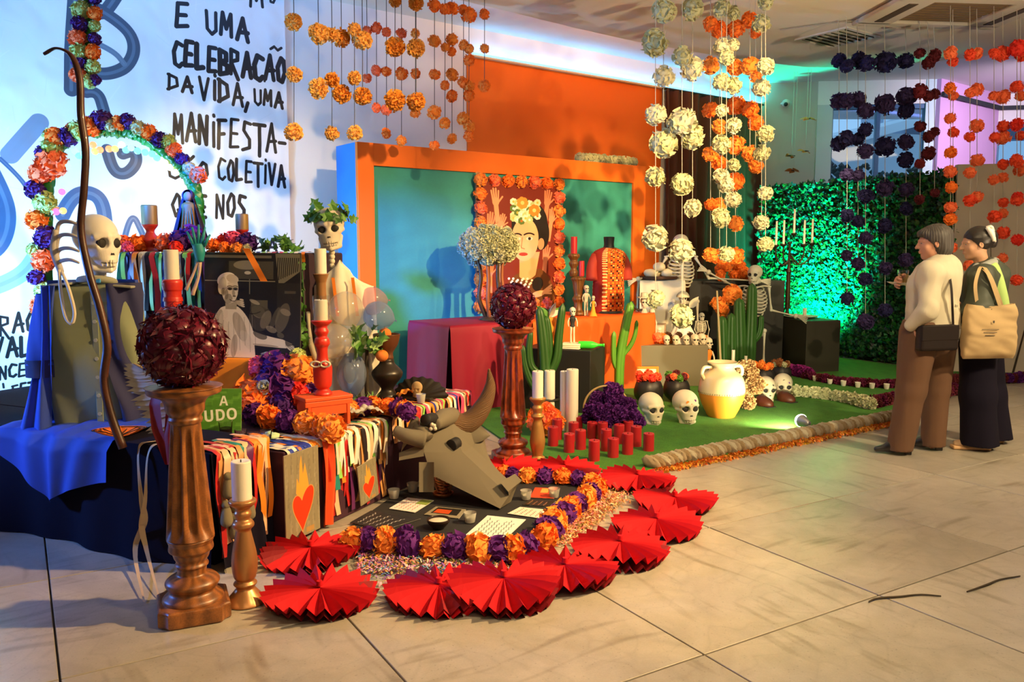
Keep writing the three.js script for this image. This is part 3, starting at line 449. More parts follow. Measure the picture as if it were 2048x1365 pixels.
// portrait with marigold frame, hung on the panel
{
  const a = hit(PN, 952, 352, 0.03), b = hit(PN, 1120, 612, 0.03), Wd = b.x - a.x, H = a.y - b.y, cx = (a.x + b.x) / 2, cy = (a.y + b.y) / 2;
  const t = thing('portrait', 'painted portrait of a dark-haired woman framed with orange flowers', 'painting', at(PN, cx, cy, 0.0), PN.turn);
  const tex = canvas(512, 760, (g, w, h) => {
    g.fillStyle = '#7a2410'; g.fillRect(0, 0, w, h);
    const handAt = (x, y, s, rot, col) => { g.save(); g.translate(x, y); g.rotate(rot); g.fillStyle = col; g.strokeStyle = col; g.lineCap = 'round'; g.beginPath(); g.ellipse(0, 0, 22 * s, 28 * s, 0, 0, 7); g.fill(); g.fillRect(-15 * s, 10 * s, 30 * s, 150 * s); g.lineWidth = 11 * s; [[-22, -70], [-8, -84], [8, -82], [24, -66]].forEach(([fx, fy], i) => { g.beginPath(); g.moveTo((i - 1.5) * 11 * s, -10 * s); g.lineTo(fx * s, fy * s); g.stroke(); }); g.beginPath(); g.moveTo(16 * s, 5 * s); g.lineTo(46 * s, -28 * s); g.stroke(); g.restore(); };
    [[95, 120, 1, -0.1], [60, 270, 1, 0.1], [130, 260, 0.8, 0.25], [440, 110, 1, 0.1], [470, 220, 0.9, 0.15], [430, 470, 1, 0.1], [110, 480, 0.9, -0.1], [60, 560, 0.8, 0]].forEach(([x, y, s, r], i) => handAt(x, y, s, r, i % 2 ? '#d98a63' : '#e59b70'));
    g.fillStyle = '#6b3d0c'; g.beginPath(); g.moveTo(120, 760); g.quadraticCurveTo(150, 600, 260, 560); g.lineTo(390, 540); g.quadraticCurveTo(490, 590, 500, 760); g.fill();
    g.fillStyle = '#e8b27c'; g.beginPath(); g.moveTo(250, 440); g.lineTo(250, 590); g.quadraticCurveTo(300, 640, 360, 580); g.lineTo(390, 430); g.fill();
    g.fillStyle = '#140d08'; g.beginPath(); g.ellipse(320, 250, 122, 140, 0.1, 0, 7); g.fill(); g.beginPath(); g.ellipse(395, 310, 60, 110, 0, 0, 7); g.fill();
    g.fillStyle = '#f0c08c'; g.beginPath(); g.ellipse(288, 350, 92, 140, 0.06, 0, 7); g.fill();
    g.fillStyle = '#e0a06c'; g.beginPath(); g.ellipse(398, 380, 22, 38, 0.1, 0, 7); g.fill();
    g.fillStyle = '#140d08'; g.beginPath(); g.moveTo(196, 330); g.quadraticCurveTo(220, 190, 300, 215); g.quadraticCurveTo(370, 230, 382, 340); g.lineTo(400, 240); g.lineTo(300, 160); g.lineTo(200, 210); g.fill();
    g.strokeStyle = '#1a0f08'; g.lineWidth = 9; g.lineCap = 'round'; g.beginPath(); g.moveTo(208, 322); g.quadraticCurveTo(240, 308, 262, 324); g.stroke(); g.beginPath(); g.moveTo(282, 322); g.quadraticCurveTo(315, 302, 348, 320); g.stroke();
    for (const x of [236, 318]) { g.fillStyle = '#f4e4d0'; g.beginPath(); g.ellipse(x, 346, 22, 11, 0, 0, 7); g.fill(); g.fillStyle = '#20120a'; g.beginPath(); g.arc(x, 346, 10, 0, 7); g.fill(); }
    g.strokeStyle = '#b87848'; g.lineWidth = 5; g.beginPath(); g.moveTo(270, 340); g.lineTo(262, 405); g.lineTo(284, 412); g.stroke(); g.fillStyle = '#b03a2a'; g.beginPath(); g.ellipse(276, 446, 30, 11, 0, 0, 7); g.fill();
    const fl = (x, y, r, c1, c2) => { g.fillStyle = c1; for (let i = 0; i < 7; i++) { g.beginPath(); g.arc(x + Math.cos(i * 0.9) * r * 0.6, y + Math.sin(i * 0.9) * r * 0.6, r * 0.5, 0, 7); g.fill(); } g.fillStyle = c2; g.beginPath(); g.arc(x, y, r * 0.35, 0, 7); g.fill(); };
    for (let i = 0; i < 26; i++) fl(210 + (i % 7) * 27, 115 + Math.floor(i / 7) * 34 + (i % 3) * 9, 22, ['#f3efdc', '#b9cf8c', '#f2e6c0', '#5d7d3a'][i % 4], ['#e8c050', '#fff', '#e07020'][i % 3]);
    fl(270, 120, 36, '#f29a3a', '#f7d080'); fl(350, 165, 36, '#f08a2a', '#f7d080');
    g.fillStyle = '#f2ead8'; for (let i = 0; i < 26; i++) { g.beginPath(); g.arc(180 + (i * 37) % 200, 600 + (i * 53) % 60, 8, 0, 7); g.fill(); }
    g.fillStyle = '#15100c'; g.beginPath(); g.ellipse(375, 640, 38, 46, 0.2, 0, 7); g.fill();
    g.fillStyle = '#e8b27c'; g.beginPath(); g.ellipse(380, 705, 50, 20, -0.2, 0, 7); g.fill(); g.strokeStyle = '#e8b27c'; g.lineWidth = 13; for (let i = 0; i < 4; i++) { g.beginPath(); g.moveTo(400, 700); g.lineTo(470, 650 + i * 18); g.stroke(); }
  });
  const bw = Wd - 0.1, bh = H - 0.1, pic = new THREE.PlaneGeometry(bw, bh).translate(0, 0, 0.0365);
  part('backing_board', box(Wd, H, 0.03, 0, 0, 0.02, 0.004), mat(0.2, 0.06, 0.02), t); part('picture', pic, mat(1, 1, 1, { map: tex, roughness: 0.6 }), t);
  const ring = [], nx = 7, ny = 10;
  for (let i = 0; i < nx; i++) { const x = -Wd / 2 + Wd * i / (nx - 1); ring.push([x, H / 2], [x, -H / 2]); } for (let i = 1; i < ny - 1; i++) { const y = -H / 2 + H * i / (ny - 1); ring.push([-Wd / 2, y], [Wd / 2, y]); }
  ring.forEach(([x, y], i) => addPom(t, 0.066, x * 0.93, y * 0.95, 0.05, [C.orange2, C.orange, C.coral][i % 3], 'flower'));
}
// cream bouquet in a dark ribbed vase
{
  const base = onTable(982, -0.3), zf = -base.z;
  const t = thing('flower_bouquet', 'huge cream chrysanthemum bouquet in tall dark ribbed vase', 'bouquet', base);
  const c0 = D(978, 492, zf).sub(base), vm = mat(0.05, 0.028, 0.014, { roughness: 0.35 });
  for (let i = 0; i < 7; i++) { const a = i / 7 * 6.283; part('stem', vtube([V(Math.cos(a) * 0.05, 0.03, Math.sin(a) * 0.05), V(Math.cos(a) * 0.12, 0.2, Math.sin(a) * 0.1), V(Math.cos(a) * 0.1, 0.4, Math.sin(a) * 0.1), V(c0.x + Math.cos(a) * 0.14, c0.y, c0.z + Math.sin(a) * 0.12)], [0.022, 0.018, 0.016, 0.012], 8, 16), i % 2 ? vm : mat(0.3, 0.09, 0.03, { roughness: 0.4 }), t); }
  part('vase_foot', slathe([[0, 0], [0.1, 0], [0.1, 0.015], [0.06, 0.04], [0.05, 0.07], [0, 0.08]]), vm, t);
  for (let i = 0; i < 66; i++) { const y = 1 - 2 * (i + 0.5) / 66, a = i * 2.4, q = Math.sqrt(1 - y * y); addPom(t, rr(0.05, 0.066), c0.x + Math.cos(a) * q * 0.235, c0.y + y * 0.13 + 0.02 * Math.sin(a * 3), c0.z + Math.sin(a) * q * 0.17, i % 9 ? C.cream : C.white, 'flower', CURLY[i % 2]); }
}
// carved wooden candle stand with two red candles
{
  const b = onTable(1156, -0.25), t = thing('candle_stand', 'carved dark wood candle stand holding two red candles', 'candle holder', b), wm = mat(0.26, 0.11, 0.025, { roughness: 0.45, map: woodTex });
  part('carved_post', slathe([[0, 0], [0.075, 0], [0.078, 0.03], [0.05, 0.05], [0.042, 0.12], [0.06, 0.16], [0.042, 0.2], [0.05, 0.26], [0.06, 0.33], [0.075, 0.36], [0.05, 0.38], [0.03, 0.385], [0, 0.385]], 20, 60), wm, t);
  const p2 = part('carved_arm', slathe([[0, 0], [0.03, 0], [0.045, 0.04], [0.03, 0.08], [0.05, 0.13], [0.035, 0.16], [0.06, 0.2], [0.045, 0.225], [0, 0.225]], 18, 40).translate(-0.045, 0.38, -0.02), wm, t);
  candleParts(t, 0.028, 0.15, waxR, 0.385).position.x = 0.03; candleParts(t, 0.032, 0.17, waxR, 0.602).position.set(-0.045, 0.602, -0.02);
}
// dress form with embroidered tunic
{
  const b = onTable(1216, -0.32), t = thing('dress_form', 'black dress form wearing an embroidered red and gold tunic', 'mannequin', b, tb.turn - 0.35);
  const tex = canvas(512, 512, (g, w, h) => {
    g.fillStyle = '#8a1408'; g.fillRect(0, 0, w, h);
    const pal = ['#e8a020', '#1c0d08', '#f0d090', '#e05810', '#2a1206', '#d88018'];
    for (let k = 0; k < 2; k++) { const x0 = k * 256 + 60; g.fillStyle = '#c8480c'; g.fillRect(x0 - 20, 0, 170, h); for (let y = 0; y < h; y += 13) for (let x = 0; x < 12; x++) { g.fillStyle = pal[(x * 3 + (y / 13 | 0) * 5 + ((x * y) % 3)) % 6]; const s = 5 + ((x + y) % 4); g.beginPath(); g.moveTo(x0 + x * 11, y); g.lineTo(x0 + x * 11 + s, y + 6); g.lineTo(x0 + x * 11, y + 12); g.lineTo(x0 + x * 11 - s, y + 6); g.fill(); } for (let y = 0; y < h; y += 18) { g.fillStyle = '#f0d8a0'; g.fillRect(x0 - 24, y, 26, 7); g.fillRect(x0 + 128, y, 26, 7); } g.fillStyle = '#3a1606'; g.fillRect(x0 + 20, 0, 95, 50); for (let x = 0; x < 8; x++) { g.fillStyle = '#e8b040'; g.fillRect(x0 + 22 + x * 12, 8, 6, 36); } }
  });
  const prof = [[0.165, 0.0], [0.172, 0.1], [0.17, 0.25], [0.165, 0.38], [0.178, 0.48], [0.185, 0.56], [0.165, 0.62], [0.1, 0.655], [0.055, 0.67]];
  const g = slathe(prof, 40, 40).rotateY(-Math.PI / 2 + 0.45).scale(1, 1, 0.66); part('tunic', g, mat(1, 1, 1, { map: tex, roughness: 0.8, side: THREE.DoubleSide, ...bump(grainTex, 0.003, 3) }), t);
  for (const s of [-1, 1]) part('sleeve', vtube([V(s * 0.13, 0.58, 0), V(s * 0.185, 0.48, 0.01), V(s * 0.195, 0.33, 0.02)], [0.06, 0.055, 0.06], 14, 12), mat(0.35, 0.03, 0.015, { roughness: 0.8 }), t);
  part('neck_form', slathe([[0, 0.64], [0.056, 0.65], [0.052, 0.7], [0.056, 0.76], [0.05, 0.775], [0, 0.776]], 24).scale(1, 1, 0.9), dark, t);
  part('base', merge(cyl(0.14, 0.15, 0.02, 0, 0.01, 0), cyl(0.02, 0.02, 0.1, 0, 0.05, 0)), dark, t);
}
// plinths
const blackPaint = mat(0.009, 0.008, 0.006, { roughness: 0.55 }), olive = mat(0.12, 0.11, 0.075, { roughness: 0.6 });
function plinth(label, c, w, h, d, turn, m, name = 'plinth') { const o = single(name, label, 'plinth', box(w, h, d, 0, h / 2, 0, 0.006), m, V(c.x, 0.01, c.z), turn); return o; }
const b1 = frame(0.66, 6.9, 0.93, -0.37), b2c = P(1.6, 0, 8.6), b3c = P(2.64, 0, 10.0), b4 = frame(3.33, 9.28, 0.97, 0.25);
plinth('black plinth behind the white pillar candles with green bottle on top', at(b1, -0.31, 0, -0.24), 0.62, 0.54, 0.46, b1.turn, blackPaint);
plinth('low grey plinth behind the clay jar with sugar skulls on top', b2c, 0.8, 0.42, 0.5, 0, mat(0.15, 0.135, 0.085, { roughness: 0.6 }));
plinth('tall black plinth the two skeletons sit on', b3c, 1.12, 1.03, 0.62, 0, blackPaint);
plinth('black box at the right carrying the candelabra', at(b4, 0.22, 0, -0.5), 0.44, 0.59, 1.0, b4.turn, mat(0.022, 0.02, 0.011, { roughness: 0.6 }));
single('plinth_cover', 'cream cloth covering the tall plinth with bread on top', 'cloth', drape(0.52, 1.04, 0.42, 0.012, 5, 0.015, 3), cloth(0.83, 0.78, 0.6), P(1.72, 0.01, 9.65), 0);
// bread and bowls on the cream plinth
{
  const t = thing('bread_tray', 'dark tray on the cream plinth', 'tray', P(1.7, 1.06, 9.6)); part('tray', slathe([[0, 0], [0.2, 0], [0.22, 0.035], [0.205, 0.035], [0.19, 0.012], [0, 0.01]]), mat(0.08, 0.03, 0.012), t);
  const names = ['cream bread bun at left of the dark tray', 'cream bread bun topmost on the dark tray', 'cream bread bun at right of the dark tray', 'cream bread bun at the back of the dark tray'];
  [[-0.1, 0.055, 0.03], [0.0, 0.13, 0.02], [0.1, 0.055, 0.0], [0.01, 0.055, -0.1]].forEach(([x, y, z], i) => single('bread_bun', names[i], 'bread', deform(new THREE.SphereGeometry(0.075, 18, 12), (v) => { v.y *= 0.7; v.multiplyScalar(1 + 0.12 * nz(v.x * 18 + i, v.y * 18, v.z * 18)); }), mat(0.8, 0.72, 0.5), P(1.7 + x, 1.075 + y, 9.6 - z), 0, 'bread on the cream plinth'));
}
// seated skeletons
skeleton('skeleton', 'seated white skeleton with arms stretched out, left on the tall black plinth', D(1362, 512, 9.62), 0, 1.02,
  [[V(-0.17, -0.03, 0), V(-0.3, -0.22, 0.06), V(-0.5, -0.26, 0.12)], [V(0.17, -0.03, 0), V(0.3, -0.25, 0.1), V(0.86, -0.28, 0.12)]], [[V(-0.1, -0.55, 0), V(-0.13, -0.5, 0.3), V(-0.13, -0.9, 0.34)], [V(0.1, -0.55, 0), V(0.13, -0.5, 0.3), V(0.14, -0.9, 0.34)]], 0.3);
skeleton('skeleton', 'seated white skeleton holding the other one by hand, right on the plinth edge', D(1508, 572, 9.5), -0.25, 0.98,
  [[V(-0.17, -0.03, 0), V(-0.33, 0.05, 0.1), V(-0.52, 0.16, 0.14)], [V(0.17, -0.03, 0), V(0.2, -0.28, 0.04), V(0.47, -0.34, 0.1)]], [[V(-0.1, -0.55, 0), V(-0.11, -0.52, 0.3), V(-0.11, -0.92, 0.33)], [V(0.1, -0.5, 0), V(0.12, -0.5, 0.3), V(0.12, -0.9, 0.33)]], -0.35);
// marigolds around the skeletons
{
  const t = thing('marigold_cluster', 'orange marigold cluster on the tall black plinth beside the right skeleton', 'flowers', D(1462, 552, 9.75));
  for (let i = 0; i < 9; i++) addPom(t, rr(0.06, 0.09), rr(-0.2, 0.16), 0.0 + rr(0, 0.13), rr(-0.08, 0.1), C.orange, 'flower');
  const t2 = thing('marigold_cluster', 'orange marigold bunch hanging below the joined skeleton hands', 'flowers', D(1458, 590, 9.2));
  for (const [x, y, r] of [[0.03, 0.0, 0.11], [-0.12, -0.1, 0.08], [-0.07, -0.17, 0.075]]) addPom(t2, r, x, y, 0, C.orange2, 'flower');
}
// candelabra
{
  const b = at(b4, 0.1, 0.6, -0.55), zf = -b.z, t = thing('candelabra', 'tall dark candelabra with five pale tapers on the black box', 'candelabra', b), im = mat(0.05, 0.03, 0.015, { roughness: 0.4, metalness: 0.5 });
  const px = (x, y) => D(x, y, zf).sub(b);
  part('stem', slathe([[0, 0], [0.1, 0], [0.1, 0.012], [0.03, 0.03], [0.018, 0.1], [0.03, 0.14], [0.024, 0.5], [0.035, 0.54], [0.018, 0.6], [0.014, 0.84], [0.03, 0.88], [0.0, 0.9]], 16, 60), im, t);
  [[1552, 492], [1567, 490], [1588, 468], [1608, 490], [1624, 488]].forEach(([x, y], i) => {
    const e = px(x, y); if (i !== 2) part('arm', tube([V(0, 0.68 + 0.02 * i, 0), V(e.x * 0.5, 0.62, 0), V(e.x * 0.95, e.y - 0.14, 0), e], 0.009, 6, 16), im, t);
    const cup = part('candle_cup', slathe([[0.006, -0.03], [0.03, -0.01], [0.034, 0.01], [0.014, 0.0], [0, 0]], 14, 12), im, t); cup.position.copy(e);
    const w = part('taper', cyl(0.012, 0.014, 0.29, 0, 0.145, 0, 10), waxW, t); w.position.copy(e);
  });
  const pl = thing('round_plate', 'white lace plate beside the candelabra foot', 'plate', at(b4, 0.2, 0.602, -0.42)); part('plate', slathe([[0, 0], [0.13, 0.002], [0.19, 0.018], [0.185, 0.024], [0.12, 0.01], [0, 0.008]]), boneW, pl);
  candleThing('votive_candle', 'short pale candle standing on the white lace plate', at(b4, 0.25, 0.612, -0.42), 0.022, 0.1, waxW);
}
// cacti
const cactusM = mat(0.022, 0.085, 0.012, { roughness: 0.45 }), cactusL = mat(0.1, 0.3, 0.025, { roughness: 0.45 });
function ribbed(pts, rad, ribs = 5) {                          // ribbed column with rounded tip
  const c = curve(pts), k = 22, n = ribs * 8, fr = c.computeFrenetFrames(k, false);
  return sheet((u, v) => { const q = c.getPoint(u), i = Math.round(u * k), f = i / k * (rad.length - 1), a = Math.min(rad.length - 2, Math.floor(f)); let r = rad[a] + (rad[a + 1] - rad[a]) * (f - a); if (u > 0.9) r *= Math.sqrt(Math.max(0, 1 - Math.pow((u - 0.9) / 0.1, 2))); const th = v * 6.2832; r *= 0.86 + 0.16 * Math.abs(Math.cos(th * ribs / 2)); return q.clone().addScaledVector(fr.normals[i], Math.cos(th) * r).addScaledVector(fr.binormals[i], Math.sin(th) * r); }, k, n);
}
function cactus(label, base, stems, m, ribs = 5) { const t = thing('cactus', label, 'cactus', base); for (const [pts, rad] of stems) part('stem', ribbed(pts, rad, ribs), m, t); return t; }
{
  const b = G(1238, 800), zf = -b.z, q = (x, y, z = 0) => D(x, y, zf - z).sub(b);
  const c = cactus('tall bright green cactus with two arms rising from purple flowers', b, [[[V(0, 0, 0), q(1240, 720), q(1252, 650), q(1263, 603)], [0.045, 0.048, 0.045, 0.038]], [[q(1238, 745), q(1229, 725), q(1227, 700), q(1228, 662)], [0.026, 0.028, 0.028, 0.024]], [[q(1243, 715), q(1262, 690), q(1270, 670), q(1274, 640)], [0.02, 0.024, 0.022, 0.018]]], cactusL);
  const b2 = G(1090, 838), z2 = -b2.z, k = (x, y, z = 0) => D(x, y, z2 - z).sub(b2);
  const t2 = cactus('dark green branching cactus in front of the black plinth', b2, [[[V(0, 0, 0), k(1090, 740), k(1086, 680), k(1078, 612)], [0.05, 0.055, 0.05, 0.035]], [[k(1092, 760), k(1112, 720), k(1118, 670), k(1126, 606)], [0.035, 0.04, 0.036, 0.03]], [[k(1086, 750), k(1064, 735), k(1058, 700), k(1062, 660)], [0.03, 0.034, 0.03, 0.024]], [[k(1092, 740), k(1098, 700), k(1096, 660), k(1092, 632)], [0.032, 0.036, 0.032, 0.026]], [[k(1088, 790), k(1066, 770), k(1050, 730), k(1046, 690)], [0.03, 0.034, 0.03, 0.022]]], cactusM);
  const pot = thing('plant_pot', 'black pot holding the dark branching cactus', 'pot', b2); part('pot', slathe([[0, 0.008], [0.09, 0.008], [0.12, 0.05], [0.125, 0.16], [0.135, 0.165], [0.13, 0.185], [0.11, 0.18], [0.1, 0.15], [0, 0.14]]), blackPaint, pot);
  const b3 = P(2.35, 0.01, 8.9), z3 = 8.9, j = (x, y) => D(x, y, z3).sub(b3);
  cactus('group of dark green column cacti in front of the skeletons', b3, [[[j(1446, 760), j(1446, 720), j(1445, 670), j(1444, 632)], [0.05, 0.06, 0.06, 0.05]], [[j(1462, 765), j(1462, 720), j(1462, 670), j(1463, 626)], [0.055, 0.065, 0.06, 0.05]], [[j(1478, 768), j(1480, 700), j(1479, 640), j(1478, 596)], [0.06, 0.07, 0.065, 0.055]], [[j(1498, 770), j(1500, 700), j(1503, 620), j(1504, 566)], [0.05, 0.065, 0.06, 0.05]], [[j(1500, 690), j(1516, 672), j(1521, 655), j(1522, 630)], [0.03, 0.035, 0.034, 0.028]]], cactusM, 6);
  single('wooden_stick', 'pale wooden stick leaning among the column cacti', 'stick', vtube([G(1444, 800), D(1440, 700, 8.75), D(1434, 582, 8.9)], [0.014, 0.012, 0.01], 8, 12), mat(0.45, 0.36, 0.2));
}
// purple flower basket and marigold heap
{
  const b = G(1222, 868), t = thing('flower_basket', 'hoop-handled basket overflowing with purple flowers', 'basket', b);
  part('basket', slathe([[0, 0.008], [0.15, 0.008], [0.17, 0.1], [0.16, 0.1], [0.14, 0.02], [0, 0.02]]), mat(0.1, 0.05, 0.02), t); part('handle', new THREE.TorusGeometry(0.17, 0.008, 8, 30, Math.PI).translate(-0.04, 0.2, 0), mat(0.4, 0.28, 0.12), t);
  for (let i = 0; i < 34; i++) { const a = rr(0, 6.28), r = 0.2 * Math.sqrt(rnd()), h = 0.3 * (1 - (r / 0.22) ** 2); addPom(t, rr(0.045, 0.065), Math.cos(a) * r, 0.06 + h * rr(0.6, 1), Math.sin(a) * r, C.violet, 'flower', CURLY[i % 2]); }
  const m = thing('marigold_heap', 'heap of orange paper marigolds beside the brass candlestick', 'flowers', G(1090, 872));
  for (let i = 0; i < 12; i++) { const a = i * 2.4, r = 0.11 * Math.sqrt(i / 12); addPom(m, rr(0.055, 0.075), Math.cos(a) * r, 0.07 + 0.13 * (1 - i / 12), Math.sin(a) * r, i % 3 ? C.orange : C.coral, 'flower'); }
}
// white pillar candles
candleThing('pillar_candle', 'tall white pillar candle in front of the black plinth, taller of the three', G(1144, 868), 0.046, 0.5, waxW);
candleThing('pillar_candle', 'tall white pillar candle touching the tallest one on its left', G(1129, 864), 0.036, 0.475, waxW);
candleThing('pillar_candle', 'tall white pillar candle half hidden behind the brass candlestick', G(1099, 842), 0.044, 0.42, waxW);
// brass candlestick
const brass = phys(0.55, 0.29, 0.085, { roughness: 0.34, metalness: 0.55 });
{
  const b = G(1075, 930), t = thing('candlestick', 'turned golden candlestick with white candle beside the far pedestal', 'candlestick', b), k = 0.46;
  part('turned_stem', slathe([[0, 0], [0.06, 0], [0.062, 0.012], [0.036, 0.035], [0.05, 0.05], [0.034, 0.065], [0.046, 0.12], [0.05, 0.17], [0.036, 0.26], [0.028, 0.3], [0.044, 0.325], [0.028, 0.345], [0.036, 0.38], [0.026, 0.4], [0.05, 0.43], [0.052, 0.445], [0.03, 0.447], [0, 0.447]], 30, 80), brass, t);
  candleParts(t, 0.036, 0.175, waxW, 0.446);
}
// red candle cluster
{
  const list = [[1188, 925, 1], [1226, 918, 0.95], [1138, 908, 0.95], [1161, 902, 1], [1212, 905, 1.1], [1255, 912, 1.05], [1297, 905, 0.9], [1272, 896, 1.05], [1238, 890, 1], [1205, 885, 1], [1256, 880, 0.95], [1210, 872, 1.0], [1106, 895, 1], [1114, 882, 1.1], [1147, 885, 1], [1184, 880, 0.9], [1260, 870, 1], [1155, 868, 0.9]];
  const w = ['frontmost', 'second from the front', 'left front', 'second in the left front pair', 'in the middle of the front', 'right front', 'rightmost, standing apart', 'beside the rightmost one', 'behind the right front one', 'in the centre', 'behind the centre right', 'in the back row middle', 'leftmost, beside the golden candlestick', 'left, in front of the marigolds', 'behind the left front pair', 'left of the centre', 'back row right', 'back row left'];
  list.forEach(([x, y, k], i) => candleThing('red_candle', `dark red pillar candle on the green carpet, ${w[i]}`, G(x, y), 0.038, 0.15 * k, waxR, 'red candles on the carpet'));
}
// clay jar
{
  const b = G(1442, 836), t = thing('clay_jar', 'large round clay jar with cream glaze above an orange base', 'jar', b, 0.3);
  const pr = new THREE.SplineCurve([[0.001, 0], [0.09, 0], [0.13, 0.05], [0.178, 0.16], [0.19, 0.25], [0.165, 0.35], [0.105, 0.405], [0.095, 0.44], [0.125, 0.47]].map((p) => new THREE.Vector2(...p))).getPoints(60);
  const lo = pr.filter((p) => p.y <= 0.222), hi = pr.filter((p) => p.y >= 0.214); hi.push(new THREE.Vector2(0.118, 0.476), new THREE.Vector2(0.085, 0.44), new THREE.Vector2(0.09, 0.4));
  part('bare_base', new THREE.LatheGeometry(lo, 44), mat(0.66, 0.22, 0.022, { roughness: 0.5 }), t); const gz = part('glaze', new THREE.LatheGeometry(hi, 44), phys(0.62, 0.52, 0.32, { roughness: 0.28, clearcoat: 0.5, side: THREE.DoubleSide }), t); gz.scale.set(1.008, 1, 1.008);
  const st = []; for (let i = 0; i < 60; i++) st.push(box(0.003, 0.014, 0.004, 0, 0.222, 0.1925, 0.001).rotateY(i / 60 * 6.283)); part('stitch_marks', merge(st), mat(0.12, 0.07, 0.03), t);
  for (const s of [-1, 1]) part('handle', vtube([V(s * 0.1, 0.43, 0), V(s * 0.17, 0.43, 0), V(s * 0.19, 0.38, 0), V(s * 0.165, 0.33, 0)], [0.014, 0.016, 0.016, 0.014], 10, 16), phys(0.72, 0.6, 0.4, { roughness: 0.3 }), t);
  const fl = thing('dried_flowers', 'cream crinkled dried flower branch beside the clay jar', 'flowers', G(1490, 822));
  for (let i = 0; i < 14; i++) addPom(fl, rr(0.045, 0.07), rr(-0.05, 0.09), 0.06 + i * 0.026, rr(-0.05, 0.05), i % 4 ? mat(0.42, 0.25, 0.11, { side: THREE.DoubleSide }) : mat(0.5, 0.36, 0.19, { side: THREE.DoubleSide }), 'flower', CURLY[i % 2]);
}
// skulls on the carpet
const skW = mat(0.62, 0.56, 0.42, { roughness: 0.5 });
skullThing('skull', 'plain white skull on the carpet below the small framed picture', G(1304, 850).add(V(0, 0.13, 0)), 0.35, 0.26, skW);
const paintedSkull = (label, p, turn, s, cols) => { const t = skullThing('painted_skull', label, p, turn, s, skW); cols.forEach(([x, y, z, r, m], i) => { const f = part('flower_mark', new THREE.CylinderGeometry(r, r, 0.012, 7).rotateX(Math.PI / 2).translate(x, y, z), m, t); }); return t; };
paintedSkull('sugar skull painted with flowers, left of the clay jar', G(1372, 848).add(V(0, 0.135, 0)), 0.2, 0.28, [[-0.1, 0.2, 0.33, 0.05, C.orange], [0.13, 0.24, 0.3, 0.04, C.violet], [0.02, 0.34, 0.22, 0.05, leafM], [-0.24, 0.05, 0.2, 0.05, C.orange], [0.0, 0.14, 0.36, 0.03, C.redor]]);
paintedSkull('sugar skull right of the dried flowers, left one of the pair', G(1532, 805).add(V(0, 0.12, 0)), 0.1, 0.24, [[-0.1, 0.22, 0.32, 0.05, C.orange], [0.12, 0.2, 0.32, 0.04, black]]);
paintedSkull('sugar skull right of the dried flowers, right one of the pair', G(1566, 798).add(V(0, 0.12, 0)), -0.1, 0.24, [[-0.05, 0.26, 0.3, 0.05, black], [0.14, 0.18, 0.32, 0.04, C.violet]]);
function hairWig(label, p, r, m, crown, gm) { const t = thing('wig', label, 'wig', p); part('hair', deform(new THREE.SphereGeometry(r, 26, 18), (v) => { v.multiplyScalar(1 + 0.12 * nz(v.x * 14, v.y * 5, v.z * 14)); v.y *= 1.05; }), mat(0.012, 0.01, 0.012, { roughness: 0.5 }), t); for (let i = 0; i < 9; i++) { const a = i / 9 * 6.28; addPom(t, r * 0.3, Math.cos(a) * r * 0.62, r * 0.95 + 0.02 * Math.sin(i * 3), Math.sin(a) * r * 0.62, gm[i % gm.length], 'flower'); } return t; }
hairWig('black wig with red flowers behind the plain white skull', G(1296, 812).add(V(0, 0.14, 0)), 0.13, 0, 0, [C.red, C.redor]);
hairWig('black wig with pink flowers behind the painted skull', G(1352, 806).add(V(0, 0.13, 0)), 0.12, 0, 0, [C.coral, C.maroon, leafM]);
hairWig('black wig with orange flowers behind the pair of sugar skulls', G(1524, 776).add(V(0, 0.11, 0)), 0.12, 0, 0, [C.orange, C.orange2]);
hairWig('black wig with a cream flower behind the right sugar skull', G(1560, 766).add(V(0, 0.1, 0)), 0.11, 0, 0, [C.cream, mat(0.3, 0.1, 0.03)]);
{
  const t = thing('picture_frame', 'small orange framed picture on the carpet by the grey plinth', 'picture', P(1.36, 0.01, 8.28), 0.15); const z = -0.0;
  t.rotation.x = -0.12; part('frame', merge(box(0.27, 0.025, 0.02, 0, 0.2, 0), box(0.27, 0.025, 0.02, 0, 0.0125, 0), box(0.025, 0.21, 0.02, -0.122, 0.105, 0), box(0.025, 0.21, 0.02, 0.122, 0.105, 0)), mat(0.8, 0.25, 0.02), t); part('picture', box(0.23, 0.17, 0.008, 0, 0.105, -0.002, 0.001), mat(0.75, 0.7, 0.55), t);
}
// slipper-like dark pieces by the skulls
for (const [x, y, l] of [[1528, 815, 'dark brown folded husk lying in front of the left sugar skull'], [1572, 806, 'dark brown folded husk lying in front of the right sugar skull']]) { const t = thing('folded_husk', l, 'husk', G(x, y), 0.5); part('husk_fold', deform(ball(0.06, 0, 0.04, 0, 16, 12), (v) => { v.z *= 1.7; v.y = 0.012 + Math.max(0, v.y - 0.01) * (1 - v.z * 2.2); }), mat(0.07, 0.014, 0.004, { roughness: 0.5 }), t); part('husk_base', box(0.1, 0.012, 0.2, 0, 0.014, 0, 0.005), black, t); }
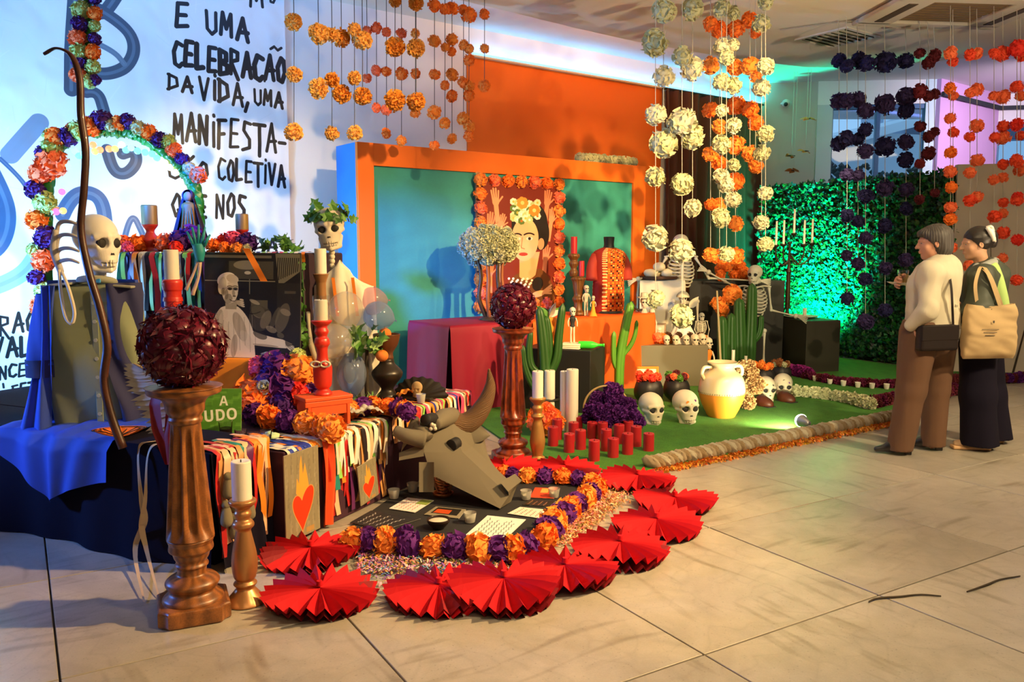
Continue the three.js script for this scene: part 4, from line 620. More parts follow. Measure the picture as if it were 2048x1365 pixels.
// small spotlight on the carpet: body, bracket, glowing lens, light
{
  const p = G(1622, 872), t = thing('carpet_spotlight', 'small lit silver spotlight on the carpet aimed at the clay jar', 'lamp', p); const hd = D(1603, 842, -p.z + 0.05), aim = D(1330, 735, 8.2);
  const steel = mat(0.55, 0.55, 0.55, { metalness: 0.7, roughness: 0.35 }), rel = hd.clone().sub(p);
  part('foot', box(0.09, 0.012, 0.07, 0, 0.012, 0, 0.004), steel, t); part('bracket', tube([V(0, 0.015, 0), V(rel.x * 0.4, rel.y * 0.6, 0), rel.clone().add(V(0.05, -0.02, 0.01))], 0.009, 8, 12), steel, t);
  const h = part('lamp_head', lathe([[0, -0.09], [0.02, -0.085], [0.03, -0.05], [0.048, 0], [0.045, 0], [0.04, -0.012], [0, -0.012]], 24).rotateX(Math.PI / 2), steel, t); h.position.copy(rel); h.lookAt(aim);
  const le = part('lamp_lens', new THREE.SphereGeometry(0.05, 20, 10, 0, 6.2832, 0, 1.5708).rotateX(Math.PI / 2), lightGlow([1, 0.93, 0.72], 9), t); le.position.copy(rel); le.lookAt(aim);
  const dir = aim.clone().sub(hd).normalize(), l = new THREE.SpotLight(new THREE.Color(1, 0.88, 0.5), 8, 0, 1.0, 0.55, 2); l.position.copy(hd).addScaledVector(dir, 0.055); l.target.position.copy(aim); l.castShadow = true; l.shadow.radius = 1.2; l.name = 'carpet_spotlight_light'; scene.add(l); scene.add(l.target);
}
// flower rows on the carpet
function row(label, pts, n, r, ms, name, cups) {
  const c = curve(pts), t = thing(name, label, 'garland', pts[0].clone()); for (let i = 0; i < n; i++) { const q = c.getPoint((i + 0.5) / n).sub(pts[0]); addPom(t, r * rr(0.9, 1.15), q.x, r * 0.85 + 0.01, q.z, ms[i % ms.length], 'flower', CURLY[i % 2]); }
  return c;
}
row('row of cream paper flowers crossing the green carpet', [G(1582, 795), G(1640, 800), G(1700, 810), G(1748, 824)], 9, 0.058, [C.cream], 'flower_row');
const burg = row('burgundy flower row with white cups, farthest back on the carpet', [G(1560, 744), G(1640, 766), G(1720, 776), G(1800, 778), G(1850, 768)], 26, 0.05, [C.maroon, tissue(0.2, 0.01, 0.07)], 'flower_row');
row('burgundy flower row near the front edge behind the visitors', [G(1742, 820), G(1800, 808), G(1880, 800), G(1910, 790)], 14, 0.058, [C.maroon, tissue(0.16, 0.005, 0.06)], 'flower_row');
row('purple flower patch below the black candelabra box', [G(1575, 752), G(1600, 756), G(1618, 760)], 8, 0.07, [tissue(0.3, 0.01, 0.2)], 'flower_row');
row('burgundy flower row along the beige partition at the right', [G(1905, 772), G(1980, 770), G(2060, 764)], 16, 0.055, [C.maroon, C.violet], 'flower_row');
{ const cupG = slathe([[0, 0], [0.02, 0], [0.028, 0.05], [0.026, 0.05], [0.018, 0.006], [0, 0.006]], 16, 14), cm = mat(0.82, 0.78, 0.66);
  const ord = ['leftmost', 'second from left', 'third from left', 'fourth from left', 'fifth from left', 'sixth from left', 'seventh from left', 'eighth from left', 'ninth from left'];
  ord.forEach((w, i) => { const q = burg.getPoint(0.2 + i * 0.085).add(V(0.01, 0, 0.1)); q.y = 0.012; single('small_cup', `small white cup in front of the burgundy flower row, ${w}`, 'cup', cupG, cm, q, 0, 'white cups along the burgundy row'); }); }
// figures on the plinths
function figurine(name, label, p, turn, h, skirt, top, m = boneW) {
  const t = thing(name, label, 'figurine', p, turn), s = h;
  if (skirt) part('skirt', slathe([[0, 0], [0.2, 0], [0.19, 0.03], [0.12, 0.2], [0.08, 0.42], [0.06, 0.5], [0, 0.5]].map((q) => [q[0] * s, q[1] * s]), 20), skirt, t); else for (const k of [-1, 1]) part('leg', vtube([V(k * 0.045 * s, 0, 0.02 * s), V(k * 0.045 * s, 0.22 * s, 0), V(k * 0.04 * s, 0.46 * s, 0)], [0.03 * s, 0.022 * s, 0.034 * s], 8, 10), m, t);
  part('torso', deform(slathe([[0, 0.44], [0.07, 0.45], [0.065, 0.55], [0.095, 0.68], [0.06, 0.74], [0.025, 0.76], [0, 0.8]].map((q) => [q[0] * s, q[1] * s]), 18), (v) => { v.z *= 0.6; }), top, t);
  for (const k of [-1, 1]) part('arm', vtube([V(k * 0.085 * s, 0.7 * s, 0), V(k * 0.13 * s, 0.58 * s, 0.01 * s), V(k * 0.12 * s, 0.46 * s, 0.05 * s)], [0.022 * s, 0.018 * s, 0.014 * s], 8, 8), m, t);
  const hd = new THREE.Group(); hd.name = 'skull'; hd.position.set(0, 0.88 * s, 0.02 * s); hd.scale.setScalar(0.24 * s); t.add(hd); skullParts(hd, m); return t;
}
const b1top = (px, dz = -0.1) => { const q = hit(b1, px, 690, dz); return at(b1, q.x, 0.552, dz); };
{
  const bk = thing('book_stack', 'small stack of cream booklets on the black plinth', 'books', b1top(1140, -0.12), b1.turn); for (let i = 0; i < 3; i++) part('booklet', box(0.2 - i * 0.02, 0.014, 0.15, i * 0.008, 0.008 + i * 0.016, 0, 0.003).rotateY(i * 0.1), mat(0.78, 0.72, 0.55), bk);
  figurine('skeleton_figurine', 'skeleton figurine in black waistcoat and pale trousers on cream booklets', bk.position.clone().add(V(0.02, 0.048, 0)), 0.2, 0.31, null, black);
  const bt = thing('green_bottle', 'bright green glass bottle lying on the black plinth', 'bottle', b1top(1182, -0.14).add(V(0, 0.035, 0)), b1.turn + 0.25); part('bottle', slathe([[0, 0], [0.03, 0.002], [0.034, 0.02], [0.034, 0.11], [0.026, 0.14], [0.013, 0.17], [0.012, 0.21], [0.016, 0.215], [0.0155, 0.225], [0.009, 0.225], [0, 0.22]], 22).rotateZ(-Math.PI / 2).translate(-0.11, 0, 0), phys(0.04, 0.55, 0.03, { roughness: 0.12, clearcoat: 1 }), bt);
  const hg = thing('paper_ornament', 'small orange paper lantern sheet beside the dark cactus', 'ornament', b1top(1105, -0.05), b1.turn); part('paper', sheet((u, v) => V((u - 0.5) * 0.13, v * 0.27, 0.02 * Math.sin(u * 9) + 0.01 * Math.sin(v * 14)), 12, 12), cloth(0.85, 0.33, 0.04), hg);
  figurine('skeleton_figurine', 'skeleton figurine on the orange table behind, head highest', onTable(1172, -0.16), 0.3, 0.3, null, boneW);
  figurine('skeleton_figurine', 'skeleton figurine in an orange gown with white headband', at(tb, hit(tb, 1186, 660, -0.06).x, TT, -0.06), -0.2, 0.2, tissue(0.92, 0.35, 0.03), tissue(0.92, 0.35, 0.03));
  const lv = thing('green_leaf_ornament', 'green and white leaf ornament on the table behind the cactus', 'ornament', onTable(1098, -0.12)); for (let i = 0; i < 8; i++) { const l = part('leaf', leafGeo(0.16, 0.06, 0.3), i % 3 ? leafM : boneW, lv); l.position.set(0, 0.01, 0); l.rotation.set(-0.5 + 0.2 * (i % 3), i * 0.8, 0.9 * (i % 2 ? 1 : -1)); }
  const dv = thing('white_dove', 'small white paper bird on the table edge behind the far pedestal ball', 'ornament', D(1003, 668, 6.62)); part('body', deform(ball(0.04, 0, 0, 0), (v) => { v.x *= 1.5; }), boneW, dv); part('wing', leafGeo(0.08, 0.05).rotateX(-1.2).translate(0, 0.01, 0.02), boneW, dv); part('head', ball(0.02, -0.06, 0.02, 0), boneW, dv);
  dv.position.copy(at(tb, hit(tb, 1000, 650, -0.04).x, TT + 0.04, -0.04));
}
const b2top = (px, zf) => { const q = D(px, 690, zf); return P(q.x, 0.432, zf); };
{
  const labels = ['sugar skull on the grey plinth, leftmost of the row', 'sugar skull on the grey plinth, second of the row', 'sugar skull on the grey plinth, third of the row', 'sugar skull on the grey plinth, fourth of the row', 'sugar skull on the grey plinth, rightmost of the row'];
  const s0 = skullThing('small_skull', labels[0], b2top(1333, 8.42).add(V(0, 0.05, 0)), 0.1, 0.1, skW, 'sugar skulls on the grey plinth');
  [1351, 1372, 1390, 1404].forEach((x, i) => copyOf(s0, labels[i + 1], b2top(x, 8.42 + (i === 3 ? 0.06 : 0)).add(V(0, 0.05, 0)), 0.2 * i - 0.3, i > 1 ? 0.12 : 0.1));
  const f1 = thing('skeleton_figurine', 'skeleton figurine with hat and bright green skirt, leftmost on the grey plinth', 'figurine', b2top(1287, 8.5)); part('skirt', slathe([[0, 0], [0.065, 0], [0.05, 0.05], [0.035, 0.2], [0.03, 0.23], [0, 0.23]], 20), phys(0.05, 0.75, 0.16, { roughness: 0.2, clearcoat: 1}), f1);
  part('torso', vtube([V(0, 0.23, 0), V(0, 0.3, 0), V(0, 0.37, 0)], [0.03, 0.045, 0.02], 10, 8), mat(0.5, 0.48, 0.4), f1); const hd = new THREE.Group(); hd.name = 'skull'; hd.position.set(0, 0.43, 0); hd.scale.setScalar(0.11); f1.add(hd); skullParts(hd, boneW); part('raised_arm', tube([V(0, 0.35, 0), V(-0.08, 0.36, 0.02), V(-0.13, 0.44, 0.02)], 0.012, 8, 10), black, f1); part('hat', merge(cyl(0.075, 0.075, 0.008, 0, 0.48, 0), cyl(0.035, 0.04, 0.05, 0, 0.505, 0)), boneW, f1);
  figurine('skeleton_figurine', 'thin skeleton figurine right of the green bottle figurine', b2top(1303, 8.55), 0, 0.36, null, mat(0.5, 0.45, 0.35));
  const mf = thing('picture_frame', 'small framed skeleton picture on the grey plinth', 'picture', b2top(1318, 8.66)); part('frame', box(0.14, 0.2, 0.02, 0, 0.1, 0, 0.004), mat(0.3, 0.2, 0.12), mf); part('picture', box(0.1, 0.16, 0.004, 0, 0.1, 0.011, 0.001), mat(0.6, 0.52, 0.4), mf); part('skull_relief', skullGeo.clone().scale(0.07, 0.07, 0.03).translate(0, 0.12, 0.014), boneW, mf);
  const dl = thing('catrina_doll', 'doll in wide white dress on the grey plinth', 'doll', b2top(1364, 8.62)); part('dress', sheet((u, v) => { const a = u * 6.2832, r = 0.17 * (1 - v) + 0.035 * v + 0.012 * Math.sin(a * 9) * (1 - v); return V(Math.cos(a) * r, v * 0.26, Math.sin(a) * r); }, 72, 10), cloth(0.85, 0.83, 0.76), dl); part('torso', vtube([V(0, 0.25, 0), V(0, 0.32, 0), V(0, 0.4, 0)], [0.035, 0.05, 0.02], 10, 8), boneW, dl); const h2 = new THREE.Group(); h2.name = 'skull'; h2.position.set(0, 0.46, 0); h2.scale.setScalar(0.12); dl.add(h2); skullParts(h2, boneW); part('bonnet', new THREE.SphereGeometry(0.07, 18, 10, 0, 6.3, 0, 1.5).translate(0, 0.47, -0.01), C.white, dl);
  part('feather_fan', leafGeo(0.16, 0.08).rotateZ(-0.7).translate(0.07, 0.36, -0.02), boneW, dl);
  const mg = thing('marigold_cluster', 'orange flower heap at left of the sugar skull row', 'flowers', b2top(1320, 8.48)); for (let i = 0; i < 6; i++) addPom(mg, 0.05, rr(-0.06, 0.06), 0.04 + rr(0, 0.06), rr(-0.04, 0.04), i % 2 ? C.coral : C.orange, 'flower');
  const bf = thing('flower_wreath', 'dark wreath with rust flowers behind the sugar skulls', 'wreath', b2top(1366, 8.52)); for (let i = 0; i < 12; i++) addPom(bf, 0.042, -0.2 + i * 0.038, 0.05 + 0.03 * Math.sin(i * 2), rr(-0.03, 0.02), [mat(0.04, 0.02, 0.012), mat(0.1, 0.035, 0.01), C.gold2][i % 3], 'flower', CURLY[i % 2]);
  const sk = skeleton('skeleton', 'small seated skeleton at the right end of the sugar skull row', b2top(1402, 8.7).add(V(0, 0.22, 0)), 0.1, 0.36, [[V(-0.17, -0.03, 0), V(-0.22, -0.25, 0.05), V(-0.15, -0.45, 0.14)], [V(0.17, -0.03, 0), V(0.22, -0.25, 0.05), V(0.15, -0.45, 0.14)]], [[V(-0.1, -0.55, 0), V(-0.12, -0.5, 0.3), V(-0.12, -0.58, 0.5)], [V(0.1, -0.55, 0), V(0.12, -0.5, 0.3), V(0.12, -0.58, 0.5)]]);
  figurine('catrina_figurine', 'skull-faced figurine in black and orange behind the clay jar', G(1414, 770), 0.1, 0.5, black, C.orange, skW);
}
candleThing('pillar_candle', 'thin pale candle left of the column cacti foot', P(2.33, 0.012, 8.62), 0.018, 0.34, waxW); candleThing('pillar_candle', 'thin pale candle among the column cacti feet', P(2.5, 0.012, 8.75), 0.016, 0.26, waxW);
candleThing('pillar_candle', 'small white label candle left of the two behind the sugar skulls', G(1525, 758), 0.028, 0.13, waxW); candleThing('pillar_candle', 'small white label candle right of the two behind the sugar skulls', G(1542, 756), 0.028, 0.13, waxW);
// ---------- the ribbon altar at the left ----------
const AL = frame(-1.07, 3.79, 0.42, 0.907);         // right face of the low tier: x runs back along it, z out to the right
const AF = frame(-1.07 - 0.907 * 1.1, 3.79 + 0.42 * 1.1, 0.907, -0.42);   // front face of the low tier: x runs right to the corner at 1.1
const BT = frame(-1.30 - 0.907 * 2.4, 3.475 + 0.42 * 2.4, 0.907, -0.42);  // front of the black table, right end at x = 2.4
const BS = frame(-1.30, 3.475, 0.42, 0.907);         // right end of the black table
const TIER = 0.454, BLK = 0.527;
const navyCloth = phys(0.008, 0.006, 0.016, { roughness: 0.95, specularIntensity: 0.25, side: THREE.DoubleSide, ...bump(weaveTex, 0.0006, 40, 40) });
single('altar_tier', 'low altar tier covered in dark cloth under the ribbon fringes', 'altar', merge(box(0.93, TIER, 1.0, 0.465, TIER / 2, -0.5, 0.01), box(0.98, TIER, 0.7, 1.41, TIER / 2, -0.35, 0.01)), mat(0.05, 0.012, 0.03, { roughness: 0.9 }), AL.position.clone(), AL.turn);
{
  const t = thing('black_table', 'long table draped to the floor in black cloth at the left', 'table', BT.position.clone(), BT.turn);
  const hang = (L, z, n, s) => sheet((u, v) => V(L * u, 0.004 + (BLK - 0.004) * v, z + (1 - v) * (0.02 * Math.sin(u * n + s) + 0.012 * Math.sin(u * n * 2.7 + s)) + 0.03 * (1 - v) * (1 - v)), 70, 16);
  part('cloth_front', hang(2.4, 0.006, 17, 1), navyCloth, t);
  part('cloth_side', hang(0.36, 0, 9, 2).rotateY(Math.PI / 2).translate(2.405, 0, 0), navyCloth, t);
  part('table_top', box(2.4, 0.03, 0.36, 1.2, BLK - 0.015, -0.18, 0.006), navyCloth, t);
  part('table_top', box(1.28, 0.03, 0.68, 0.64, BLK - 0.015, -0.705, 0.006), navyCloth, t);
  part('tabletop_support', box(2.3, BLK - 0.03, 0.3, 1.2, (BLK - 0.03) / 2 + 0.002, -0.2, 0.004), navyCloth, t);
  part('tabletop_support', box(1.2, BLK - 0.03, 0.62, 0.64, (BLK - 0.03) / 2 + 0.002, -0.7, 0.004), navyCloth, t);
}
const up = frame(-2.47, 5.22, 0.99, -0.12);          // front of the tall back tier
single('altar_tier', 'tall back altar tier in black cloth carrying candles and statue', 'altar', box(1.2, 1.38, 0.75, 0.6, 0.69, -0.38, 0.012), mat(0.03, 0.012, 0.025, { roughness: 0.9 }), up.position.clone(), up.turn);
single('altar_step', 'orange clothed step below the black and white photograph', 'altar', drape(0.72, 0.745, 0.2, 0.006, 4, 0.01, 1), cloth(0.93, 0.3, 0.01), at(up, 0.92, 0, 0.12), up.turn);
// ribbons
const RB = [[0.85, 0.82, 0.72], [0.75, 0.7, 0.55], [0.3, 0.7, 0.12], [0.9, 0.25, 0.02], [0.5, 0.02, 0.02], [0.02, 0.015, 0.02], [0.02, 0.25, 0.22], [0.02, 0.05, 0.4], [0.62, 0.3, 0.1], [0.12, 0.02, 0.12], [0.86, 0.5, 0.3], [0.75, 0.08, 0.2]].map((c) => mat(...c, { roughness: 0.42, side: THREE.DoubleSide }));
function fringe(label, fr, h, list) {                 // list: [x, width, length, lap on top, material, out]
  const t = thing('ribbon_fringe', label, 'ribbons', fr.position.clone(), fr.turn);
  list.forEach(([x, w, L, lap, m, out = 0.012], i) => {
    const s = rr(0, 6), sk = rr(-0.06, 0.06);
    part('ribbon', sheet((u, v) => {
      const d = v * (L + lap) - lap, q = (u - 0.5) * w; let y, z;
      if (d < -0.02) { y = h + 0.006 + 0.004 * Math.abs(Math.sin(s + d * 30)); z = d; } else if (d < 0.03) { const a = (d + 0.02) / 0.05 * Math.PI / 2; y = h - 0.012 + 0.02 * Math.cos(a); z = -0.02 + (0.02 + out) * Math.sin(a); } else { y = h - d + 0.01; z = out + 0.01 * Math.sin(d * 14 + s) + 0.25 * q * Math.sin(s * 2 + d * 5); }
      return V(x + q + sk * Math.max(0, d) + 0.006 * Math.sin(d * 11 + s * 3), Math.max(y, 0.012), z);
    }, 2, 18), m, t);
  });
  return t;
}
{
  const pick = (arr) => RB[arr[Math.floor(rnd() * arr.length)]];
  const L1 = []; for (let i = 0; i < 34; i++) L1.push([0.31 + i * 0.0165, rr(0.02, 0.036), rr(0.16, 0.29), rr(0.05, 0.2), pick([0, 1, 0, 1, 2, 3, 5, 6, 8, 10, 0, 4]), rr(0.012, 0.03)]);
  fringe('cream, green and orange ribbons over the tier beside the bull head', AL, TIER, L1);
  const L1b = []; for (let i = 0; i < 16; i++) L1b.push([0.31 + i * 0.035, rr(0.03, 0.05), rr(0.4, 0.445), 0.02, pick([8, 4, 9, 8, 10, 4]), rr(0.004, 0.012)]);
  fringe('long brown ribbons reaching the floor below the cream ribbons', AL, TIER, L1b);
  const L2 = []; for (let i = 0; i < 40; i++) L2.push([0.92 + i * 0.024, rr(0.02, 0.03), rr(0.08, 0.2), rr(0.08, 0.22), pick([3, 4, 0, 6, 2, 7, 10, 11, 8, 0]), rr(0.01, 0.02)]);
  fringe('short bright ribbons at the far end of the low tier', AL, TIER, L2);
  const L3 = []; for (let i = 0; i < 18; i++) L3.push([0.02 + i * 0.017, rr(0.02, 0.034), rr(0.02, 0.05), rr(0.1, 0.3), pick([0, 2, 10, 3, 0, 7, 1]), rr(0.012, 0.02)]);
  fringe('ribbon ends lying over the tier top above the heart picture', AL, TIER, L3);
  const L4 = []; for (let i = 0; i < 16; i++) L4.push([0.02 + i * 0.022, rr(0.024, 0.036), rr(0.38, 0.5), rr(0.06, 0.2), i > 9 ? pick([3, 4, 10, 3]) : pick([4, 8, 9, 4, 10, 6]), rr(0.012, 0.03)]);
  fringe('red, orange and brown ribbons on the black table end behind the copper candlestick', BS, BLK, L4);
  const L5 = []; for (let i = 0; i < 24; i++) L5.push([0.02 + i * 0.024, rr(0.02, 0.034), rr(0.32, 0.6), rr(0.04, 0.12), [RB[6], RB[2], RB[7], RB[9], RB[3], RB[1], RB[0], RB[5], RB[2], RB[4]][i % 10], rr(0.012, 0.03)]);
  fringe('many coloured ribbons on the tall back tier behind the green shirt', up, 1.38, L5);
  const L6 = []; for (let i = 0; i < 16; i++) L6.push([0.66 + i * 0.036, rr(0.02, 0.03), rr(0.04, 0.1), rr(0.05, 0.2), pick([0, 2, 3, 11, 7, 4, 0]), rr(0.012, 0.02)]);
  fringe('short ribbons over the top edge above the photograph', up, 1.38, L6);
  // crochet tassels on the tier front
  const ts = thing('tassels', 'greyish yarn tassels hanging beside the near pedestal on the black table end', 'tassels', BS.position.clone(), BS.turn);
  for (const [x, y] of [[0.05, 0.37], [0.1, 0.29], [0.03, 0.25], [0.15, 0.35], [0.08, 0.18], [0.17, 0.24]]) { part('tassel', merge(ball(0.02, x, y + 0.05, 0.05, 10, 8), slathe([[0.01, y - 0.05], [0.028, y - 0.03], [0.022, y + 0.02], [0.01, y + 0.045], [0, y + 0.05]], 14, 14).translate(x, 0, 0.05)), mat(0.36, 0.31, 0.19, { roughness: 0.95, ...bump(grainTex, 0.004, 3) }), ts); }
  const od = thing('orange_cloth', 'red orange cloth strip hanging down the tier right of the heart picture', 'cloth', AL.position.clone(), AL.turn);
  part('strip', sheet((u, v) => V(0.245 + u * 0.075 + 0.01 * Math.sin(v * 5), 0.46 - 0.44 * v, 0.03 + 0.016 * Math.sin(u * 7 + v * 2)), 10, 12), cloth(0.85, 0.1, 0.015, { roughness: 0.6 }), od);
}
// heart pictures
function heartPic(label, x, w, h, y, tiltZ, seedk) {
  const tex = canvas(256, 400, (g, W2, H2) => { g.fillStyle = '#8d8468'; g.fillRect(0, 0, W2, H2); for (let i = 0; i < 240; i++) { g.fillStyle = ['#a59c80', '#776e54', '#b7af95', '#5e573f'][i % 4]; g.globalAlpha = 0.25; g.fillRect((i * 53) % W2, (i * 97) % H2 - 40, 5 + i % 9, 60 + i % 60); } g.globalAlpha = 1;
    g.fillStyle = '#f2a23c'; g.beginPath(); g.moveTo(80, 190); g.lineTo(88, 120); g.lineTo(104, 150); g.lineTo(112, 60); g.lineTo(124, 20); g.lineTo(134, 110); g.lineTo(150, 60); g.lineTo(168, 130); g.lineTo(180, 190); g.lineTo(132, 240); g.fill();
    g.fillStyle = '#e8380a'; g.strokeStyle = '#f0a050'; g.lineWidth = 4; g.beginPath(); g.moveTo(122, 230); g.bezierCurveTo(95, 180, 52, 200, 52, 240); g.bezierCurveTo(56, 290, 100, 330, 122, 378); g.bezierCurveTo(150, 320, 214, 270, 214, 200); g.bezierCurveTo(205, 150, 140, 180, 122, 230); g.fill(); g.stroke(); g.fillStyle = '#c98a3a'; g.globalAlpha = 0.6; g.fillRect(150, 366, 60, 24); });
  const t = thing('heart_picture', label, 'picture', at(AL, x, y, 0.035), AL.turn); t.rotation.z = tiltZ;
  part('panel', box(w, h, 0.006, 0, 0, 0, 0.002), mat(0.4, 0.36, 0.26), t); part('painting', new THREE.PlaneGeometry(w, h).translate(0, 0, 0.0038), mat(1, 1, 1, { map: tex, roughness: 0.55 }), t); return t;
}
heartPic('unframed picture of a burning red heart hanging on the altar side', 0.078, 0.25, 0.42, 0.24, 0.0);
heartPic('second burning heart picture half covered by brown ribbons near the bull', 0.62, 0.17, 0.22, 0.16, 0.12);
// near and far wooden pedestals
const wood = phys(0.46, 0.17, 0.042, { roughness: 0.38, map: woodTex, clearcoat: 0.35, clearcoatRoughness: 0.35 });
function pedestal(label, pos, turn) {
  const t = thing('pedestal', label, 'pedestal', pos, turn), r = 0.82;
  const sq = (w, h, y, b) => { const s = new THREE.Shape(); const k = w / 2, c = 0.03; s.moveTo(-k, -k + c); s.lineTo(-k, k - c); s.quadraticCurveTo(-k + 0.02, k - 0.02, -k + c, k); s.lineTo(k - c, k); s.quadraticCurveTo(k - 0.02, k - 0.02, k, k - c); s.lineTo(k, -k + c); s.quadraticCurveTo(k - 0.02, -k + 0.02, k - c, -k); s.lineTo(-k + c, -k); s.quadraticCurveTo(-k + 0.02, -k + 0.02, -k, -k + c); return new THREE.ExtrudeGeometry(s, { depth: h, bevelEnabled: true, bevelSize: b, bevelThickness: b, bevelSegments: 3 }).rotateX(-Math.PI / 2).translate(0, y + b, 0); };
  part('square_base', sq(0.235, 0.042, 0, 0.012), wood, t);
  part('turned_foot', slathe([[0, 0.06], [0.1, 0.06], [0.11, 0.075], [0.085, 0.1], [0.095, 0.118], [0.1, 0.135], [0.085, 0.152], [0.056, 0.165], [0.055, 0.19], [0.062, 0.2], [0.056, 0.215], [0.064, 0.232], [0.07, 0.25], [0.082, 0.262], [0.08, 0.285], [0.083, 0.295], [0.08, 0.31], [0, 0.315]], 36, 120), wood, t);
  const fl = sheet((v, u) => { const a = v * 6.2832, y = 0.31 + u * 0.44, e = Math.min(1, Math.min(u, 1 - u) * 9), rad = (0.084 + (0.052 - 0.084) * u) * (1.04 - 0.26 * e * Math.pow(Math.abs(Math.sin(a * 5)), 1.4)); return V(Math.cos(a) * rad, y, -Math.sin(a) * rad); }, 120, 24, 0.6, 1);
  part('fluted_shaft', fl, wood, t);
  part('capital', slathe([[0, 0.745], [0.05, 0.748], [0.062, 0.765], [0.058, 0.78], [0.07, 0.8], [0.074, 0.83], [0.09, 0.85], [0.12, 0.862], [0.132, 0.868], [0.134, 0.885], [0.128, 0.893], [0, 0.893]], 40, 70), wood, t); return t;
}
const ped = pedestal('near wooden pedestal with fluted shaft under a wine red flower ball', G(388, 1228), 0.42);
const ped2 = copyOf(ped, 'far pedestal with flower ball at the carpet edge, red cloth light put into its colour', G(1026, 924), 0.2);
const wood2 = phys(0.42, 0.075, 0.018, { roughness: 0.36, map: woodTex, clearcoat: 0.35 }); ped2.traverse((o) => { if (o.isMesh) o.material = wood2; });  // redder copy of the wood: light off the red cloth put into the colour
const wine = phys(0.13, 0.004, 0.022, { roughness: 0.36, side: THREE.DoubleSide, clearcoat: 0.3 }), wine2 = phys(0.085, 0.003, 0.018, { roughness: 0.3, side: THREE.DoubleSide });
const roseGeo = (() => { const f = []; for (let i = 0; i < 13; i++) { const a = i * 2.4, r = 0.25 + 0.055 * i; f.push(sheet((u, v) => { const th = a + (u - 0.5) * 1.9, q = r * (0.55 + 0.5 * v) * (0.9 + 0.1 * Math.cos((u - 0.5) * 6)); return V(Math.cos(th) * q, v * (1.0 - 0.045 * i) - 0.25 * Math.pow(v, 3) * (i / 13), Math.sin(th) * q); }, 4, 3)); } f.push(ball(0.22, 0, 0.55, 0, 6, 5)); return merge(f); })();
const ROSE = [pomGeo(34, 0.03, 0.82, 1.0, 0.99), pomGeo(30, 0.03, 0.8, 1.1, 1.0)];
function flowerBall(label, p, r) { const t = thing('flower_ball', label, 'flower ball', p), n = 60; part('core', new THREE.IcosahedronGeometry(r * 0.82, 2), wine2, t); for (let i = 0; i < n; i++) { const y = 1 - 2 * (i + 0.5) / n, a = i * 2.39996, q = Math.sqrt(1 - y * y), d = V(Math.cos(a) * q, y, Math.sin(a) * q); const o = part('rose', ROSE[i % 2], i % 3 ? wine : wine2, t); o.position.copy(d).multiplyScalar(r * 0.79); o.quaternion.copy(quatTo(d)); o.rotateY(rr(0, 6)); o.scale.setScalar(r * rr(0.29, 0.34)); o.scale.y *= 0.72; } return t; }
flowerBall('wine red rose ball resting on the near pedestal', ped.position.clone().add(V(0, 0.893 + 0.148, 0)), 0.158);
flowerBall('wine red rose ball resting on the far pedestal', ped2.position.clone().add(V(0, 0.893 + 0.142, 0)), 0.152);
// copper candlestick in front of the tier
{
  const t = thing('candlestick', 'turned copper coloured candlestick with white candle beside the near pedestal', 'candlestick', G(492, 1205)), cm = phys(0.5, 0.24, 0.09, { roughness: 0.32, metalness: 0.6 });
  part('turned_stem', slathe([[0, 0], [0.072, 0], [0.074, 0.014], [0.045, 0.05], [0.036, 0.065], [0.046, 0.08], [0.036, 0.095], [0.044, 0.11], [0.05, 0.15], [0.048, 0.2], [0.032, 0.28], [0.03, 0.3], [0.042, 0.315], [0.04, 0.33], [0.028, 0.345], [0.034, 0.365], [0.028, 0.385], [0.05, 0.405], [0.052, 0.42], [0.034, 0.424], [0, 0.424]], 32, 90), cm, t);
  candleParts(t, 0.038, 0.155, waxW, 0.423);
}
// tan ribbons hanging to the floor from the black table
{
  const t = thing('tan_ribbon', 'pair of long tan ribbons hanging from the black table to the floor', 'ribbons', V(0, 0, 0)), m = mat(0.6, 0.42, 0.22, { side: THREE.DoubleSide, roughness: 0.6 });
  const strip = (pts, w) => { const c = curve(pts); return sheet((u, v) => c.getPoint(v).add(V((u - 0.5) * w * (0.75 + 0.25 * Math.cos(v * 9)), 0, (u - 0.5) * w * 0.6 * Math.sin(v * 7))), 2, 40); };
  const lx = (px) => hit(BT, px, 960, 0.03).x, q = (px, y, z) => at(BT, lx(px), y, z);
  part('ribbon', strip([q(283, BLK + 0.006, -0.06), q(280, BLK + 0.006, 0.015), q(281, BLK - 0.03, 0.035), q(288, 0.3, 0.05), q(294, 0.2, 0.055), q(276, 0.08, 0.06), G(288, 1205, 0.006)], 0.026), m, t);
  part('ribbon', strip([q(306, BLK + 0.006, -0.06), q(303, BLK + 0.006, 0.015), q(302, BLK - 0.03, 0.04), q(298, 0.3, 0.055), q(290, 0.17, 0.06), q(298, 0.08, 0.065), G(318, 1196, 0.006)], 0.022), m, t);
}
